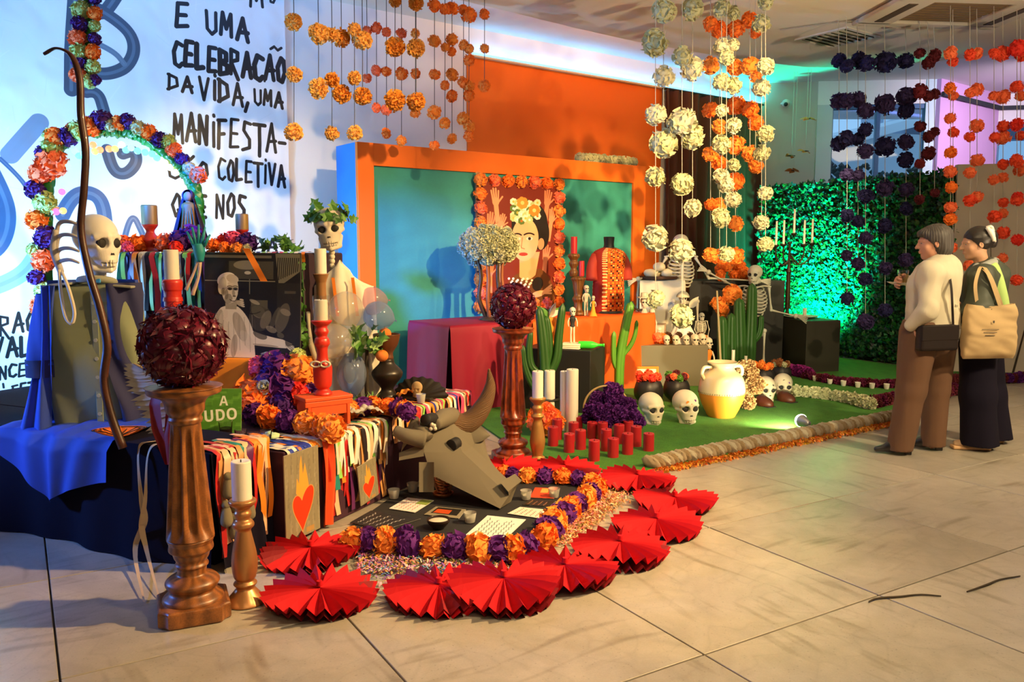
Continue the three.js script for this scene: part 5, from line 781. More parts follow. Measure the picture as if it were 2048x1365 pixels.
// ---------- robed bust with skull ----------
{
  const base = at(BT, 1.455, BLK, -0.22), zf = -base.z, t = thing('robed_skeleton', 'skull-headed bust in green shirt and blue coat on the black table', 'figure', base, 0.12);
  const shirt = cloth(0.24, 0.28, 0.17, { roughness: 0.8 }), coat = cloth(0.03, 0.075, 0.42, { roughness: 0.7 }), lin = cloth(0.022, 0.024, 0.1, { roughness: 0.7 });
  // shirt body with flat shoulders
  part('shirt', sheet((u, v) => { const a = u * 6.2832, y = v * 0.72, top = v > 0.93 ? Math.sqrt(Math.max(0, 1 - ((v - 0.93) / 0.07) ** 2)) * 0.75 + 0.25 : 1, w = (0.2 + 0.03 * Math.sin(v * 3)) * (v > 0.93 ? top : 1), d = 0.11 + 0.02 * Math.sin(v * 2.6); const c = Math.cos(a), s = Math.sin(a), e = 0.7; return V(Math.sign(c) * Math.pow(Math.abs(c), e) * w + 0.004 * Math.sin(v * 17 + a * 3), y, -Math.sign(s) * Math.pow(Math.abs(s), e) * d * (v > 0.93 ? top : 1) + 0.008 * Math.sin(a * 5 + v * 8)); }, 72, 30), shirt, t);
  part('collar', merge(new THREE.TorusGeometry(0.075, 0.018, 8, 24).rotateX(Math.PI / 2 - 0.2).translate(0.03, 0.72, 0.03), box(0.1, 0.012, 0.14, -0.05, 0.715, 0.06, 0.005).rotateZ(0.08), box(0.1, 0.012, 0.14, 0.1, 0.712, 0.06, 0.005).rotateZ(-0.1)), cloth(0.34, 0.35, 0.27), t);
  part('placket', box(0.03, 0.64, 0.008, 0.045, 0.36, 0.125, 0.003), shirt, t);
  for (let i = 0; i < 7; i++) part('button', cyl(0.009, 0.009, 0.005, 0, 0, 0, 12).rotateX(Math.PI / 2).translate(0.045, 0.08 + i * 0.09, 0.132), mat(0.4, 0.42, 0.3), t);
  // coat: back panel, left front with sleeve, dark right front, skirt flowing over the table edge
  part('coat_back', sheet((u, v) => { const a = Math.PI * (0.98 + u * 1.04), f = 0.012 * Math.sin(u * 22 + v * 2) * (1 - v * 0.6); return V(-Math.cos(a) * -(0.205 + 0.06 * (1 - v) + f), 0.72 * v + 0.004, Math.sin(a) * (0.15 + 0.06 * (1 - v) + f)); }, 48, 20), coat, t);
  part('coat_left_front', sheet((u, v) => V(-0.225 + u * 0.1 * (0.4 + 0.6 * v) - 0.13 * (1 - v) * (1 - v) * (1 - u), 0.7 * v + 0.004, 0.06 + 0.075 * Math.sin(u * 1.5) + 0.018 * Math.sin(u * 11 + v * 5)), 16, 24), coat, t);
  part('coat_right_front', sheet((u, v) => { const e = 0.05 * Math.sin(v * 6 + 1) * (1 - v); return V(0.105 + e + u * (0.135 + 0.04 * (1 - v)), 0.71 * v + 0.004, 0.13 - 0.1 * u * u + 0.012 * Math.sin(u * 9 + v * 7)); }, 16, 26), lin, t);
  part('sleeve', sheet((u, v) => { const a = u * 6.2832, r = 0.06 + 0.012 * v + 0.006 * Math.sin(a * 4 + v * 5); return V(-0.2 - 0.03 * v + Math.cos(a) * r, 0.66 - 0.34 * v, 0.02 + 0.05 * v + Math.sin(a) * r * 0.8); }, 28, 16), coat, t);
  part('cuff', sheet((u, v) => { const a = u * 6.2832, r = 0.074; return V(-0.23 + Math.cos(a) * r, 0.345 - 0.085 * v, 0.075 + Math.sin(a) * r * 0.75); }, 28, 3), lin, t);
    // hem cloth lying on the table and hanging over its front edge, as a pointed lobe
  const xL = hit(BT, 12, 900, 0.03).x, xR = hit(BT, 226, 905, 0.03).x;
  const hem = sheet((u, v) => {
    const fold = 0.014 * Math.sin(u * 24 + v * 2) + 0.01 * Math.sin(u * 11 + 1), x = xL + u * (xR - xL);
    let p; if (v < 0.4) { const k = v / 0.4; p = at(BT, x + 0.06 * (1 - k) * (0.6 - u), BLK + 0.012 + 0.05 * (1 - k) * Math.sin(u * 3.1) + Math.abs(fold) * 0.6 + 0.02 * (1 - k) * (1 - k), -0.32 * (1 - k)); } else { const k = (v - 0.4) / 0.6, dep = u < 0.4 ? 0.3 + 0.7 * Math.pow(u / 0.4, 0.8) : 1 - 0.45 * (u - 0.4) / 0.6; p = at(BT, x + k * 0.05 * Math.sin(u * 6.28), BLK + 0.012 - k * 0.34 * dep, 0.035 + 0.035 * Math.min(1, k * 4) + fold); }
    return p.sub(base).applyAxisAngle(V(0, 1, 0), -0.12);
  }, 110, 34);
  part('coat_skirt', hem, coat, t);
  // skull and neck
  const hd = new THREE.Group(); hd.name = 'skull'; t.add(hd); const hp = D(198, 487, zf - 0.02).sub(base).applyAxisAngle(V(0, 1, 0), -0.12); hd.position.copy(hp); hd.rotation.y = 0.95; hd.scale.set(0.265, 0.285, 0.265); skullParts(hd, phys(0.84, 0.82, 0.72, { roughness: 0.4 }));
  part('neck_post', cyl(0.035, 0.035, 0.16, hp.x - 0.02, 0.76, hp.z - 0.03), bone, t);
  // bony hand around the staff
  const hb = D(112, 500, zf - 0.06).sub(base).applyAxisAngle(V(0, 1, 0), -0.12), F2 = (x, y, z = 0) => D(x, y, zf - 0.1 + z).sub(base).applyAxisAngle(V(0, 1, 0), -0.12);
  for (const [y, b] of [[452, 470], [478, 492], [505, 508], [528, 520]]) part('finger_bone', vtube([F2(112, b + 8), F2(118, y - 4), F2(140, y - 8, -0.04), F2(158, y - 2, -0.05)], [0.011, 0.01, 0.009, 0.006], 8, 16), mat(0.5, 0.46, 0.4), t);
  part('wrist', vtube([F2(112, 460), F2(108, 500), F2(122, 545)], [0.014, 0.02, 0.016], 8, 12), mat(0.55, 0.52, 0.46), t);
  part('cord', tube([F2(118, 540, -0.05), F2(124, 600, -0.08), F2(134, 640, -0.09), F2(143, 648, -0.09), F2(149, 630, -0.09), F2(138, 580, -0.08), F2(124, 545, -0.05)], 0.008, 7, 40), mat(0.68, 0.62, 0.48), t);
  part('blue_pin', box(0.03, 0.02, 0.01, 0.06, 0.725, 0.11, 0.003), mat(0.05, 0.35, 0.7), t);
}
{
  const z = 3.62, pts = [[88, 108], [112, 97], [140, 108], [158, 150], [162, 230], [171, 300], [168, 380], [162, 460], [178, 545], [200, 620], [214, 690], [208, 760], [222, 830], [246, 897]].map(([x, y], i) => D(x, y, z + 0.08 * (1 - i / 13)));
  single('wooden_staff', 'crooked dark wooden staff held by the robed skeleton', 'staff', vtube(pts, [0.007, 0.012, 0.015, 0.017, 0.016, 0.017, 0.018, 0.019, 0.019, 0.02], 10, 80), phys(0.12, 0.035, 0.012, { roughness: 0.4, map: woodTex, clearcoat: 0.3 }));
  const b = thing('butterfly', 'orange monarch butterfly lying at the foot of the staff', 'butterfly', D(240, 886, 3.66), 0.3); b.position.y = BLK + 0.03;
  const wing = (s) => sheet((u, v) => { const a = -0.5 + u * 2.2, r = (0.075 + 0.015 * Math.sin(u * 6)) * v; return V(s * Math.cos(a) * r * 1.25, 0.035 * v * v + 0.004, -Math.sin(a) * r); }, 14, 6);
  const wt = mat(0.9, 0.2, 0.02, { side: THREE.DoubleSide }); for (const s of [-1, 1]) { const w = part('wing', wing(s), wt, b); part('wing_edge', sheet((u, v) => { const a = -0.5 + u * 2.2, r = (0.075 + 0.015 * Math.sin(u * 6)) * (0.9 + 0.14 * v); return V(s * Math.cos(a) * r * 1.25, 0.036 * 0.9 + 0.005, -Math.sin(a) * r); }, 14, 1), black, w).material = mat(0.012, 0.01, 0.012, { side: THREE.DoubleSide }); for (let k = 1; k < 4; k++) part('vein', tube([V(0, 0.006, 0), V(s * Math.cos(-0.5 + k * 0.55) * 0.088, 0.036, -Math.sin(-0.5 + k * 0.55) * 0.072)], 0.002, 5, 4), black, w); }
  part('body', vtube([V(0, 0.01, 0.04), V(0, 0.014, 0), V(0, 0.012, -0.04)], [0.004, 0.008, 0.005], 8, 8), black, b);
}
// white feather wing and maroon ribbon loop beside the pedestal
{
  const z = 3.62, t = thing('feather_wing', 'cream feathered wing standing behind the near pedestal', 'wing', D(345, 900, z));
  const o = t.position, m = mat(0.66, 0.62, 0.52, { side: THREE.DoubleSide, roughness: 0.9 });
  const sp = curve([[268, 728], [300, 745], [328, 770], [350, 820], [362, 880], [364, 925]].map(([x, y]) => D(x, y, z).sub(o)));
  part('quill', vtube([0, 0.2, 0.4, 0.6, 0.8, 1].map((u) => sp.getPoint(u)), [0.004, 0.01, 0.014, 0.013, 0.011, 0.009], 8, 20), mat(0.35, 0.25, 0.14), t);
  for (let i = 0; i < 34; i++) { const u = 0.16 + i / 34 * 0.8, p = sp.getPoint(u), L = 0.12 * Math.sin(Math.PI * Math.min(1, u * 1.05)) + 0.03, l = part('feather', leafGeo(L * 1.25, 0.035, 0.2), m, t); l.position.copy(p); l.rotation.set(rr(-0.3, 0.3), 0, 1.25 + u * 1.0 + rr(-0.1, 0.1)); }
  const r = single('ribbon_loop', 'maroon and red ribbon loop in front of the feather wing', 'ribbon', sheet((u, v) => { const c = [[345, 930], [318, 860], [313, 810], [322, 778], [338, 785], [347, 820], [343, 870], [350, 930]], k = v * (c.length - 1.001), a = Math.floor(k), f = k - a, x = c[a][0] + (c[a + 1][0] - c[a][0]) * f, y = c[a][1] + (c[a + 1][1] - c[a][1]) * f; return D(x - 4 + (u - 0.5) * 22, y, z - 0.09 + 0.02 * Math.sin(u * 3 + v * 4)); }, 4, 60), mat(0.3, 0.012, 0.02, { side: THREE.DoubleSide, roughness: 0.6 }));
}
// objects on the near part of the tier
const onTier = (px, py) => G(px, py, TIER + 0.012);
{
  const tex = canvas(256, 256, (g) => { g.fillStyle = '#4f8a28'; g.fillRect(0, 0, 256, 256); for (let i = 0; i < 60; i++) { g.fillStyle = ['#6fae3c', '#3d701c', '#86c050'][i % 3]; g.globalAlpha = 0.35; g.fillRect((i * 67) % 256, (i * 41) % 256, 40, 10 + i % 20); } g.globalAlpha = 1; g.fillStyle = '#f4f6e4'; g.font = 'bold 78px sans-serif'; g.fillText('A', 130, 96); g.save(); g.translate(40, 190); g.rotate(-0.08); g.font = 'bold 92px sans-serif'; g.fillText('UDO', 0, 0); g.restore(); });
  const p = onTier(438, 868), t = thing('green_sign', 'green card sign with white capital letters behind the near pedestal', 'sign', p, 0.2); t.rotation.x = -0.12;
  part('card', box(0.22, 0.23, 0.008, 0, 0.115, 0, 0.002), mat(0.15, 0.3, 0.06), t); part('lettering', new THREE.PlaneGeometry(0.216, 0.226).translate(0, 0.115, 0.0045), mat(1, 1, 1, { map: tex, roughness: 0.5 }), t);
  const glass = phys(0.97, 0.98, 0.97, { transmission: 1, thickness: 0.003, roughness: 0.05, ior: 1.45 });
  const cupG = (r, h) => lathe([[0, 0.004], [r * 0.75, 0.003], [r * 0.85, 0.01], [r, h], [r - 0.003, h], [r * 0.82, 0.014], [0, 0.012]], 24);
  [[452, 872, 0.035, 0.075, 'clear glass with dark liquid beside the green sign'], [482, 884, 0.03, 0.06, 'clear plastic cup behind the copper candlestick, left one'], [508, 892, 0.032, 0.062, 'clear plastic cup behind the copper candlestick, middle one'], [532, 884, 0.03, 0.058, 'clear plastic cup behind the copper candlestick, right one'], [430, 892, 0.028, 0.05, 'small clear cup at left end of the tier top']].forEach(([x, y, r, h, l], i) => { const c = thing('clear_cup', l, 'cup', onTier(x, y)); part('cup', cupG(r, h), glass, c); if (!i) part('liquid', cyl(r * 0.8, r * 0.76, h * 0.4, 0, h * 0.3, 0), mat(0.03, 0.015, 0.015, { roughness: 0.1 }), c); else part('wax_light', cyl(r * 0.6, r * 0.6, 0.016, 0, 0.024, 0), waxW, c); });
  [[470, 900, 'crumpled white and blue paper scrap on the tier by the pedestal'], [545, 878, 'green and white paper scrap on the tier top']].forEach(([x, y, l], k) => single('paper_scrap', l, 'paper', deform(new THREE.SphereGeometry(0.035, 10, 8), (v) => { v.multiplyScalar(1 + 0.5 * nz(v.x * 60 + k, v.y * 60, v.z * 60)); v.y = Math.max(v.y * 0.5, -0.012); }), [mat(0.7, 0.74, 0.8), mat(0.55, 0.72, 0.4)][k], onTier(x, y).add(V(0, 0.014, 0))));
}
// garland along the tier top
function garland(label, pts, n, r, ms, name = 'pompom_garland', sy = 1) { const c = curve(pts), t = thing(name, label, 'garland', pts[0].clone()); for (let i = 0; i < n; i++) { const q = c.getPoint((i + 0.5) / n).sub(pts[0]); const p = addPom(t, r * rr(0.92, 1.1), q.x, q.y + r * 0.82 * sy, q.z, ms[i % ms.length]); p.scale.y *= sy; } return t; }
garland('orange and purple pompom garland on the tier behind the clear cups', [onTier(488, 830), onTier(520, 850), onTier(575, 862), onTier(640, 872), onTier(672, 880)], 7, 0.064, [C.coral, C.violet, C.orange, C.violet, C.orange2, C.orange, C.orange2]);
garland('orange and purple pompom garland on the far part of the tier', [onTier(690, 838), onTier(745, 828), onTier(800, 832), onTier(818, 842)], 7, 0.055, [C.orange2, C.violet, C.orange2, C.orange, C.violet]);
// big marigold bunch with white rose
{
  const p = onTier(552, 818), t = thing('marigold_bunch', 'big bunch of orange and purple paper flowers around a white rose', 'flowers', p);
  [[-0.13, 0.09, 0.0, 0.11, C.orange], [-0.08, 0.08, 0.1, 0.1, C.orange], [0.0, 0.24, -0.02, 0.1, C.violet], [0.06, 0.12, 0.05, 0.11, C.violet], [0.13, 0.22, -0.02, 0.1, C.orange2], [0.15, 0.1, 0.06, 0.07, C.red], [-0.1, 0.24, -0.04, 0.07, C.pink], [-0.06, 0.28, -0.06, 0.05, C.white], [0.12, 0.3, -0.08, 0.05, C.lime], [0.17, 0.09, -0.03, 0.08, C.purple], [-0.03, 0.16, 0.06, 0.08, C.purple], [0.06, 0.06, 0.11, 0.07, C.purple]].forEach(([x, y, z, r, m]) => addPom(t, r, x, y, z, m, 'flower'));
  const rs = part('white_rose', roseGeo, C.white, t); rs.position.set(-0.02, 0.15, 0.13); rs.rotation.set(1.3, 0, 0.2); rs.scale.setScalar(0.055);
}
// red stool, red turned candle stand with jar candle, tall column with candle
const redPaint = phys(0.62, 0.028, 0.012, { roughness: 0.35, clearcoat: 0.4 }), redOr = phys(0.8, 0.1, 0.02, { roughness: 0.45 });
{
  const p = onTier(648, 848), t = thing('small_stool', 'small orange red wooden stool on the tier', 'stool', p, 0.62);
  part('top_board', box(0.27, 0.02, 0.17, 0, 0.15, 0, 0.005), redOr, t); part('top_trim', merge(box(0.27, 0.03, 0.012, 0, 0.125, 0.075), box(0.27, 0.03, 0.012, 0, 0.125, -0.075)), redOr, t);
  for (const s of [-1, 1]) part('side_board', box(0.018, 0.14, 0.16, s * 0.11, 0.07, 0, 0.004), redOr, t); part('front_board', box(0.2, 0.08, 0.012, 0, 0.1, 0.07, 0.004), redOr, t);
  const q = thing('candle_stand', 'bright red turned candle stand with jar candle on the small stool', 'candle holder', p.clone().add(V(0, 0.161, 0)));
  part('turned_stem', slathe([[0, 0], [0.045, 0], [0.046, 0.012], [0.032, 0.03], [0.045, 0.05], [0.05, 0.1], [0.05, 0.15], [0.04, 0.17], [0.03, 0.2], [0.03, 0.25], [0.042, 0.275], [0.038, 0.3], [0.028, 0.315], [0.038, 0.34], [0.03, 0.365], [0.05, 0.385], [0.052, 0.4], [0, 0.4]], 28, 90), redPaint, q);
  candleParts(q, 0.035, 0.11, waxW, 0.4); part('bow', merge(...[-1, 1].map((s) => new THREE.TorusGeometry(0.025, 0.008, 6, 14).scale(1, 0.6, 1).translate(s * 0.025, 0.17, 0.05))), boneW, q);
  const g = part('glass_jar', lathe([[0.042, 0], [0.046, 0.13], [0.044, 0.13], [0.04, 0.004]], 24), phys(0.96, 0.97, 0.96, { transmission: 1, thickness: 0, roughness: 0.04 }), q); g.position.y = 0.401;
  const b2 = onTier(648, 800), t2 = thing('candle_stand', 'tall golden brown column candle stand below the ivy skull', 'candle holder', b2), bm = phys(0.36, 0.18, 0.07, { roughness: 0.36, metalness: 0.3 }), q2 = (y) => D(648, y, -b2.z).y - b2.y;
  part('column', slathe([[0, 0], [0.06, 0], [0.06, 0.02], [0.03, 0.05], [0.03, q2(620)], [0.044, q2(612)], [0.044, q2(606)], [0.032, q2(600)], [0.03, q2(570)], [0.034, q2(562)], [0.045, q2(552)], [0.045, q2(548)], [0, q2(547)]], 26, 110), bm, t2); candleParts(t2, 0.036, 0.155, waxW, q2(548));
  const b3 = at(up, 0.34, 0.0, 0.32), z3 = -b3.z, q3 = (y) => D(345, y, z3).y; const b3x = D(346, 600, z3).x;
  const t3 = thing('candle_pillar', 'glossy red pillar with white candle in front of the coloured ribbons', 'candle holder', V(b3x, BLK + 0.004, -z3));
  part('pillar', slathe([[0, 0], [0.065, 0], [0.065, 0.03], [0.05, 0.05], [0.05, q3(610) - BLK], [0.056, q3(604) - BLK], [0.05, q3(598) - BLK], [0.05, q3(585) - BLK], [0.056, q3(579) - BLK], [0.054, q3(562) - BLK], [0, q3(560) - BLK]], 28, 120), redPaint, t3); candleParts(t3, 0.042, q3(500) - q3(560), waxW, q3(561) - BLK);
}
// black and white photograph
{
  const c = D(505, 612, 4.98), t = thing('photograph', 'large black and white photograph of a white-haired man at a telephone', 'photo', c, -0.12); t.rotation.x = -0.06; t.rotation.z = -0.02;
  const tex = canvas(512, 540, (g) => {
    g.fillStyle = '#15140f'; g.fillRect(0, 0, 512, 540); const R = (c2, x, y, w, h) => { g.fillStyle = c2; g.fillRect(x, y, w, h); }, E = (c2, x, y, a, b, r = 0) => { g.fillStyle = c2; g.beginPath(); g.ellipse(x, y, a, b, r, 0, 7); g.fill(); };
    R('#6d6a58', 0, 10, 360, 14); R('#8a866f', 0, 140, 380, 5); R('#7a7763', 240, 40, 5, 170); R('#4a483b', 130, 40, 240, 92); E('#8d8a76', 225, 60, 70, 24); E('#c9c5ad', 232, 100, 18, 9);
    g.fillStyle = '#77745f'; g.beginPath(); g.moveTo(380, 0); g.lineTo(512, 0); g.lineTo(512, 90); g.lineTo(400, 170); g.fill(); for (let i = 0; i < 11; i++) { g.strokeStyle = '#1d1b15'; g.lineWidth = 5; g.beginPath(); g.moveTo(395 + i * 11, 20); g.lineTo(388 + i * 11, 140 - i * 5); g.stroke(); }
    R('#25231b', 390, 150, 122, 390); R('#4d4a3c', 430, 190, 60, 14); E('#5a5747', 420, 330, 34, 80, 0.3); E('#3c3a2e', 300, 330, 60, 70); R('#57543f', 250, 240, 90, 46); E('#77735d', 290, 300, 40, 30, 0.6);
    const S = (c2, al, x, y, a, b, r = 0) => { g.globalAlpha = al; E(c2, x, y, a, b, r); g.globalAlpha = 1; };
    // light rumpled shirt, arm reaching right over a desk
    g.fillStyle = '#e6e1cd'; g.beginPath(); g.moveTo(26, 540); g.quadraticCurveTo(18, 350, 88, 282); g.quadraticCurveTo(130, 262, 180, 276); g.quadraticCurveTo(236, 316, 262, 400); g.quadraticCurveTo(330, 426, 420, 440); g.lineTo(474, 462); g.lineTo(440, 486); g.quadraticCurveTo(340, 482, 270, 474); g.lineTo(276, 540); g.fill();
    [[70, 380, 26, 90, 0.2, '#8b866e'], [120, 430, 20, 80, -0.1, '#d8d3bd'], [190, 380, 30, 80, -0.35, '#928d75'], [230, 450, 26, 60, -0.6, '#d6d1ba'], [160, 480, 18, 60, 0.1, '#8f8a72'], [100, 330, 20, 40, 0.5, '#dad5bf'], [310, 456, 60, 10, 0.15, '#e0dbc6'], [330, 474, 70, 6, 0.08, '#7f7a64']].forEach(([x, y, a, b, r, c2]) => S(c2, 0.55, x, y, a, b, r));
    for (let i = 0; i < 16; i++) { g.globalAlpha = 0.4; g.strokeStyle = i % 2 ? '#6a664f' : '#e6e1cc'; g.lineWidth = 3; g.beginPath(); g.moveTo(60 + i * 14, 310 + (i * 29) % 50); g.quadraticCurveTo(50 + i * 15, 400, 66 + i * 14, 470 + (i * 17) % 60); g.stroke(); } g.globalAlpha = 1;
    for (let i = 0; i < 6; i++) { g.strokeStyle = i % 2 ? '#cfc9b2' : '#9c977f'; g.lineWidth = 8; g.lineCap = 'round'; g.beginPath(); g.moveTo(440, 456 + i * 4); g.lineTo(480 + i * 3, 476 + i * 9); g.stroke(); }
    // neck, head, swept white hair, ear, features
    g.fillStyle = '#a5a089'; g.beginPath(); g.moveTo(112, 230); g.lineTo(112, 290); g.lineTo(172, 290); g.lineTo(176, 236); g.fill();
    E('#dedac6', 138, 190, 44, 72, 0.1); E('#fbf9ee', 118, 138, 52, 38, -0.3); E('#e4e0cc', 94, 168, 22, 46, 0.15); E('#d6d1bb', 150, 132, 34, 22, 0.3); E('#a19c85', 100, 200, 12, 20); E('#7f7a64', 100, 202, 6, 12);
    S('#dcd7c2', 0.7, 150, 160, 26, 14, 0.1); S('#6d6954', 0.55, 128, 236, 22, 26, 0.4); S('#d8d3bd', 0.6, 156, 214, 14, 16); S('#5b5743', 0.5, 118, 214, 10, 26);
    for (const x of [136, 166]) { S('#4a4736', 0.8, x, 184, 13, 8); E('#1c1a13', x, 186, 6, 4); g.strokeStyle = '#77735c'; g.lineWidth = 5; g.beginPath(); g.moveTo(x - 13, 172); g.quadraticCurveTo(x, 166, x + 12, 173); g.stroke(); }
    S('#9a957d', 0.8, 156, 206, 8, 16, -0.1); S('#3f3c2d', 0.8, 160, 222, 9, 4); g.strokeStyle = '#35322600'.slice(0, 7); g.lineWidth = 4; g.beginPath(); g.moveTo(136, 240); g.quadraticCurveTo(156, 256, 174, 238); g.stroke(); S('#e8e3d0', 0.9, 156, 243, 11, 3); S('#a9a48c', 0.7, 152, 262, 20, 9);
    E('#15140e', 196, 236, 13, 46, -0.25); E('#b5b098', 190, 258, 20, 14, 0.5); for (let i = 0; i < 4; i++) E('#c9c4ad', 200 + i * 2, 240 + i * 11, 12, 5, 0.2); g.strokeStyle = '#0f0e0a'; g.lineWidth = 5; g.beginPath(); g.moveTo(200, 280); g.quadraticCurveTo(240, 330, 300, 300); g.stroke();
    [[300, 300, 60, 30, '#45422f'], [330, 340, 26, 50, '#8c8770'], [380, 330, 16, 60, '#6d6953'], [436, 300, 30, 16, '#a09b84'], [300, 420, 40, 20, '#2a2820'], [470, 420, 30, 60, '#2b291f'], [360, 390, 30, 16, '#b0ab93'], [270, 250, 30, 10, '#c6c1aa'], [410, 420, 20, 14, '#77735c']].forEach(([x, y, a, b, c2]) => S(c2, 0.6, x, y, a, b, 0.4));
    for (let i = 0; i < 900; i++) { g.fillStyle = i % 2 ? '#ffffff' : '#000000'; g.globalAlpha = 0.05; g.fillRect((i * 73) % 512, (i * 131) % 540, 3, 3); } g.globalAlpha = 1;
  });
  part('board', box(0.61, 0.64, 0.012, 0, 0, 0, 0.003), mat(0.03, 0.03, 0.025), t); part('print', new THREE.PlaneGeometry(0.6, 0.63).translate(0, 0, 0.0068), mat(1, 1, 1, { map: tex, roughness: 0.45 }), t);
}
// candles, statue, hand, flowers on the tall tier
const UT = 1.385;
const onUp = (px, off = -0.2) => at(up, hit(up, px, 500, off).x, UT, off);
const glassRed = phys(0.6, 0.035, 0.012, { roughness: 0.18, clearcoat: 1 });
for (const [px, off, s, l] of [[302, -0.18, 1, 'red glass candle holder with gold candle, left on the tall tier'], [486, -0.3, 0.82, 'red glass candle holder with gold candle, right on the tall tier']]) {
  const t = thing('candle_holder', l, 'candle holder', onUp(px, off)); part('glass_base', slathe([[0, 0], [0.05, 0], [0.05, 0.01], [0.036, 0.03], [0.05, 0.06], [0.054, 0.085], [0.03, 0.12], [0.028, 0.14], [0.046, 0.165], [0.048, 0.178], [0, 0.178]].map((p) => [p[0] * s, p[1] * s]), 28, 60), glassRed, t);
  candleParts(t, 0.05 * s, 0.125 * s, waxGold, 0.177 * s);
}
{
  const t = thing('robed_statue', 'small statue in dark blue and gold cloak between the candles', 'statue', onUp(381, -0.35).add(V(0, 0.055, 0)), 0.2); const gm = mat(0.3, 0.14, 0.025, { roughness: 0.6 }), bm = mat(0.025, 0.02, 0.11, { roughness: 0.6 });
  part('pedestal_block', box(0.15, 0.055, 0.12, 0, -0.0275, 0, 0.006), mat(0.5, 0.5, 0.55), t);
  part('cloak', sheet((u, v) => { const a = 0.9 + u * 4.5, r = 0.085 * (1 - v) + 0.035 + 0.006 * Math.sin(a * 8); return V(Math.sin(a) * r, v * 0.3, Math.cos(a) * r * 0.85); }, 60, 14), cloth(0.02, 0.012, 0.05), t);
  part('robe', slathe([[0, 0], [0.08, 0], [0.06, 0.1], [0.05, 0.2], [0.045, 0.26], [0, 0.28]], 24).scale(1, 1, 0.8), gm, t);
  for (let i = 0; i < 5; i++) part('fold', vtube([V(-0.05 + i * 0.025, 0.01, 0.062), V(-0.035 + i * 0.018, 0.14, 0.045), V(-0.02 + i * 0.01, 0.25, 0.03)], [0.007, 0.006, 0.004], 6, 8), i % 2 ? gm : mat(0.14, 0.07, 0.02), t);
  part('head', merge(ball(0.032, 0, 0.31, 0.01), cyl(0.015, 0.02, 0.04, 0, 0.28, 0)), mat(0.4, 0.22, 0.12), t); part('hood', new THREE.SphereGeometry(0.042, 18, 12, 2.2, 4.9).translate(0, 0.315, 0), bm, t);
  const pf = thing('paper_flower', 'orange paper flower beside the statue head', 'flower', D(398, 352, 5.5)); addPom(pf, 0.05, 0, 0, 0, C.coral, 'petals');
}
{ // teal hand with bony forearm
  const z = 4.98, t = thing('teal_hand', 'teal painted skeleton hand hanging over the tall tier edge', 'hand', D(396, 500, z)), o = t.position, q = (x, y, dz = 0) => D(x, y, z + dz).sub(o), m = mat(0.02, 0.3, 0.32, { roughness: 0.5 });
  part('palm', vtube([q(400, 524), q(399, 505), q(396, 488)], [0.02, 0.034, 0.036], 12, 10), m, t);
  [[374, 464], [384, 455], [397, 450], [410, 455], [420, 470]].forEach(([x, y], i) => part('finger', vtube([q(388 + i * 5, 492), q((388 + i * 5 + x) / 2, (490 + y) / 2, -0.02), q(x, y, 0.0)], [0.012, 0.01, 0.006], 8, 10), m, t));
  part('arm_bone', vtube([q(400, 524), q(398, 550), q(385, 590)], [0.012, 0.009, 0.013], 8, 10), mat(0.6, 0.45, 0.36), t); part('arm_bone', vtube([q(396, 524), q(388, 545), q(372, 580)], [0.011, 0.008, 0.011], 8, 10), mat(0.6, 0.45, 0.36), t);
}
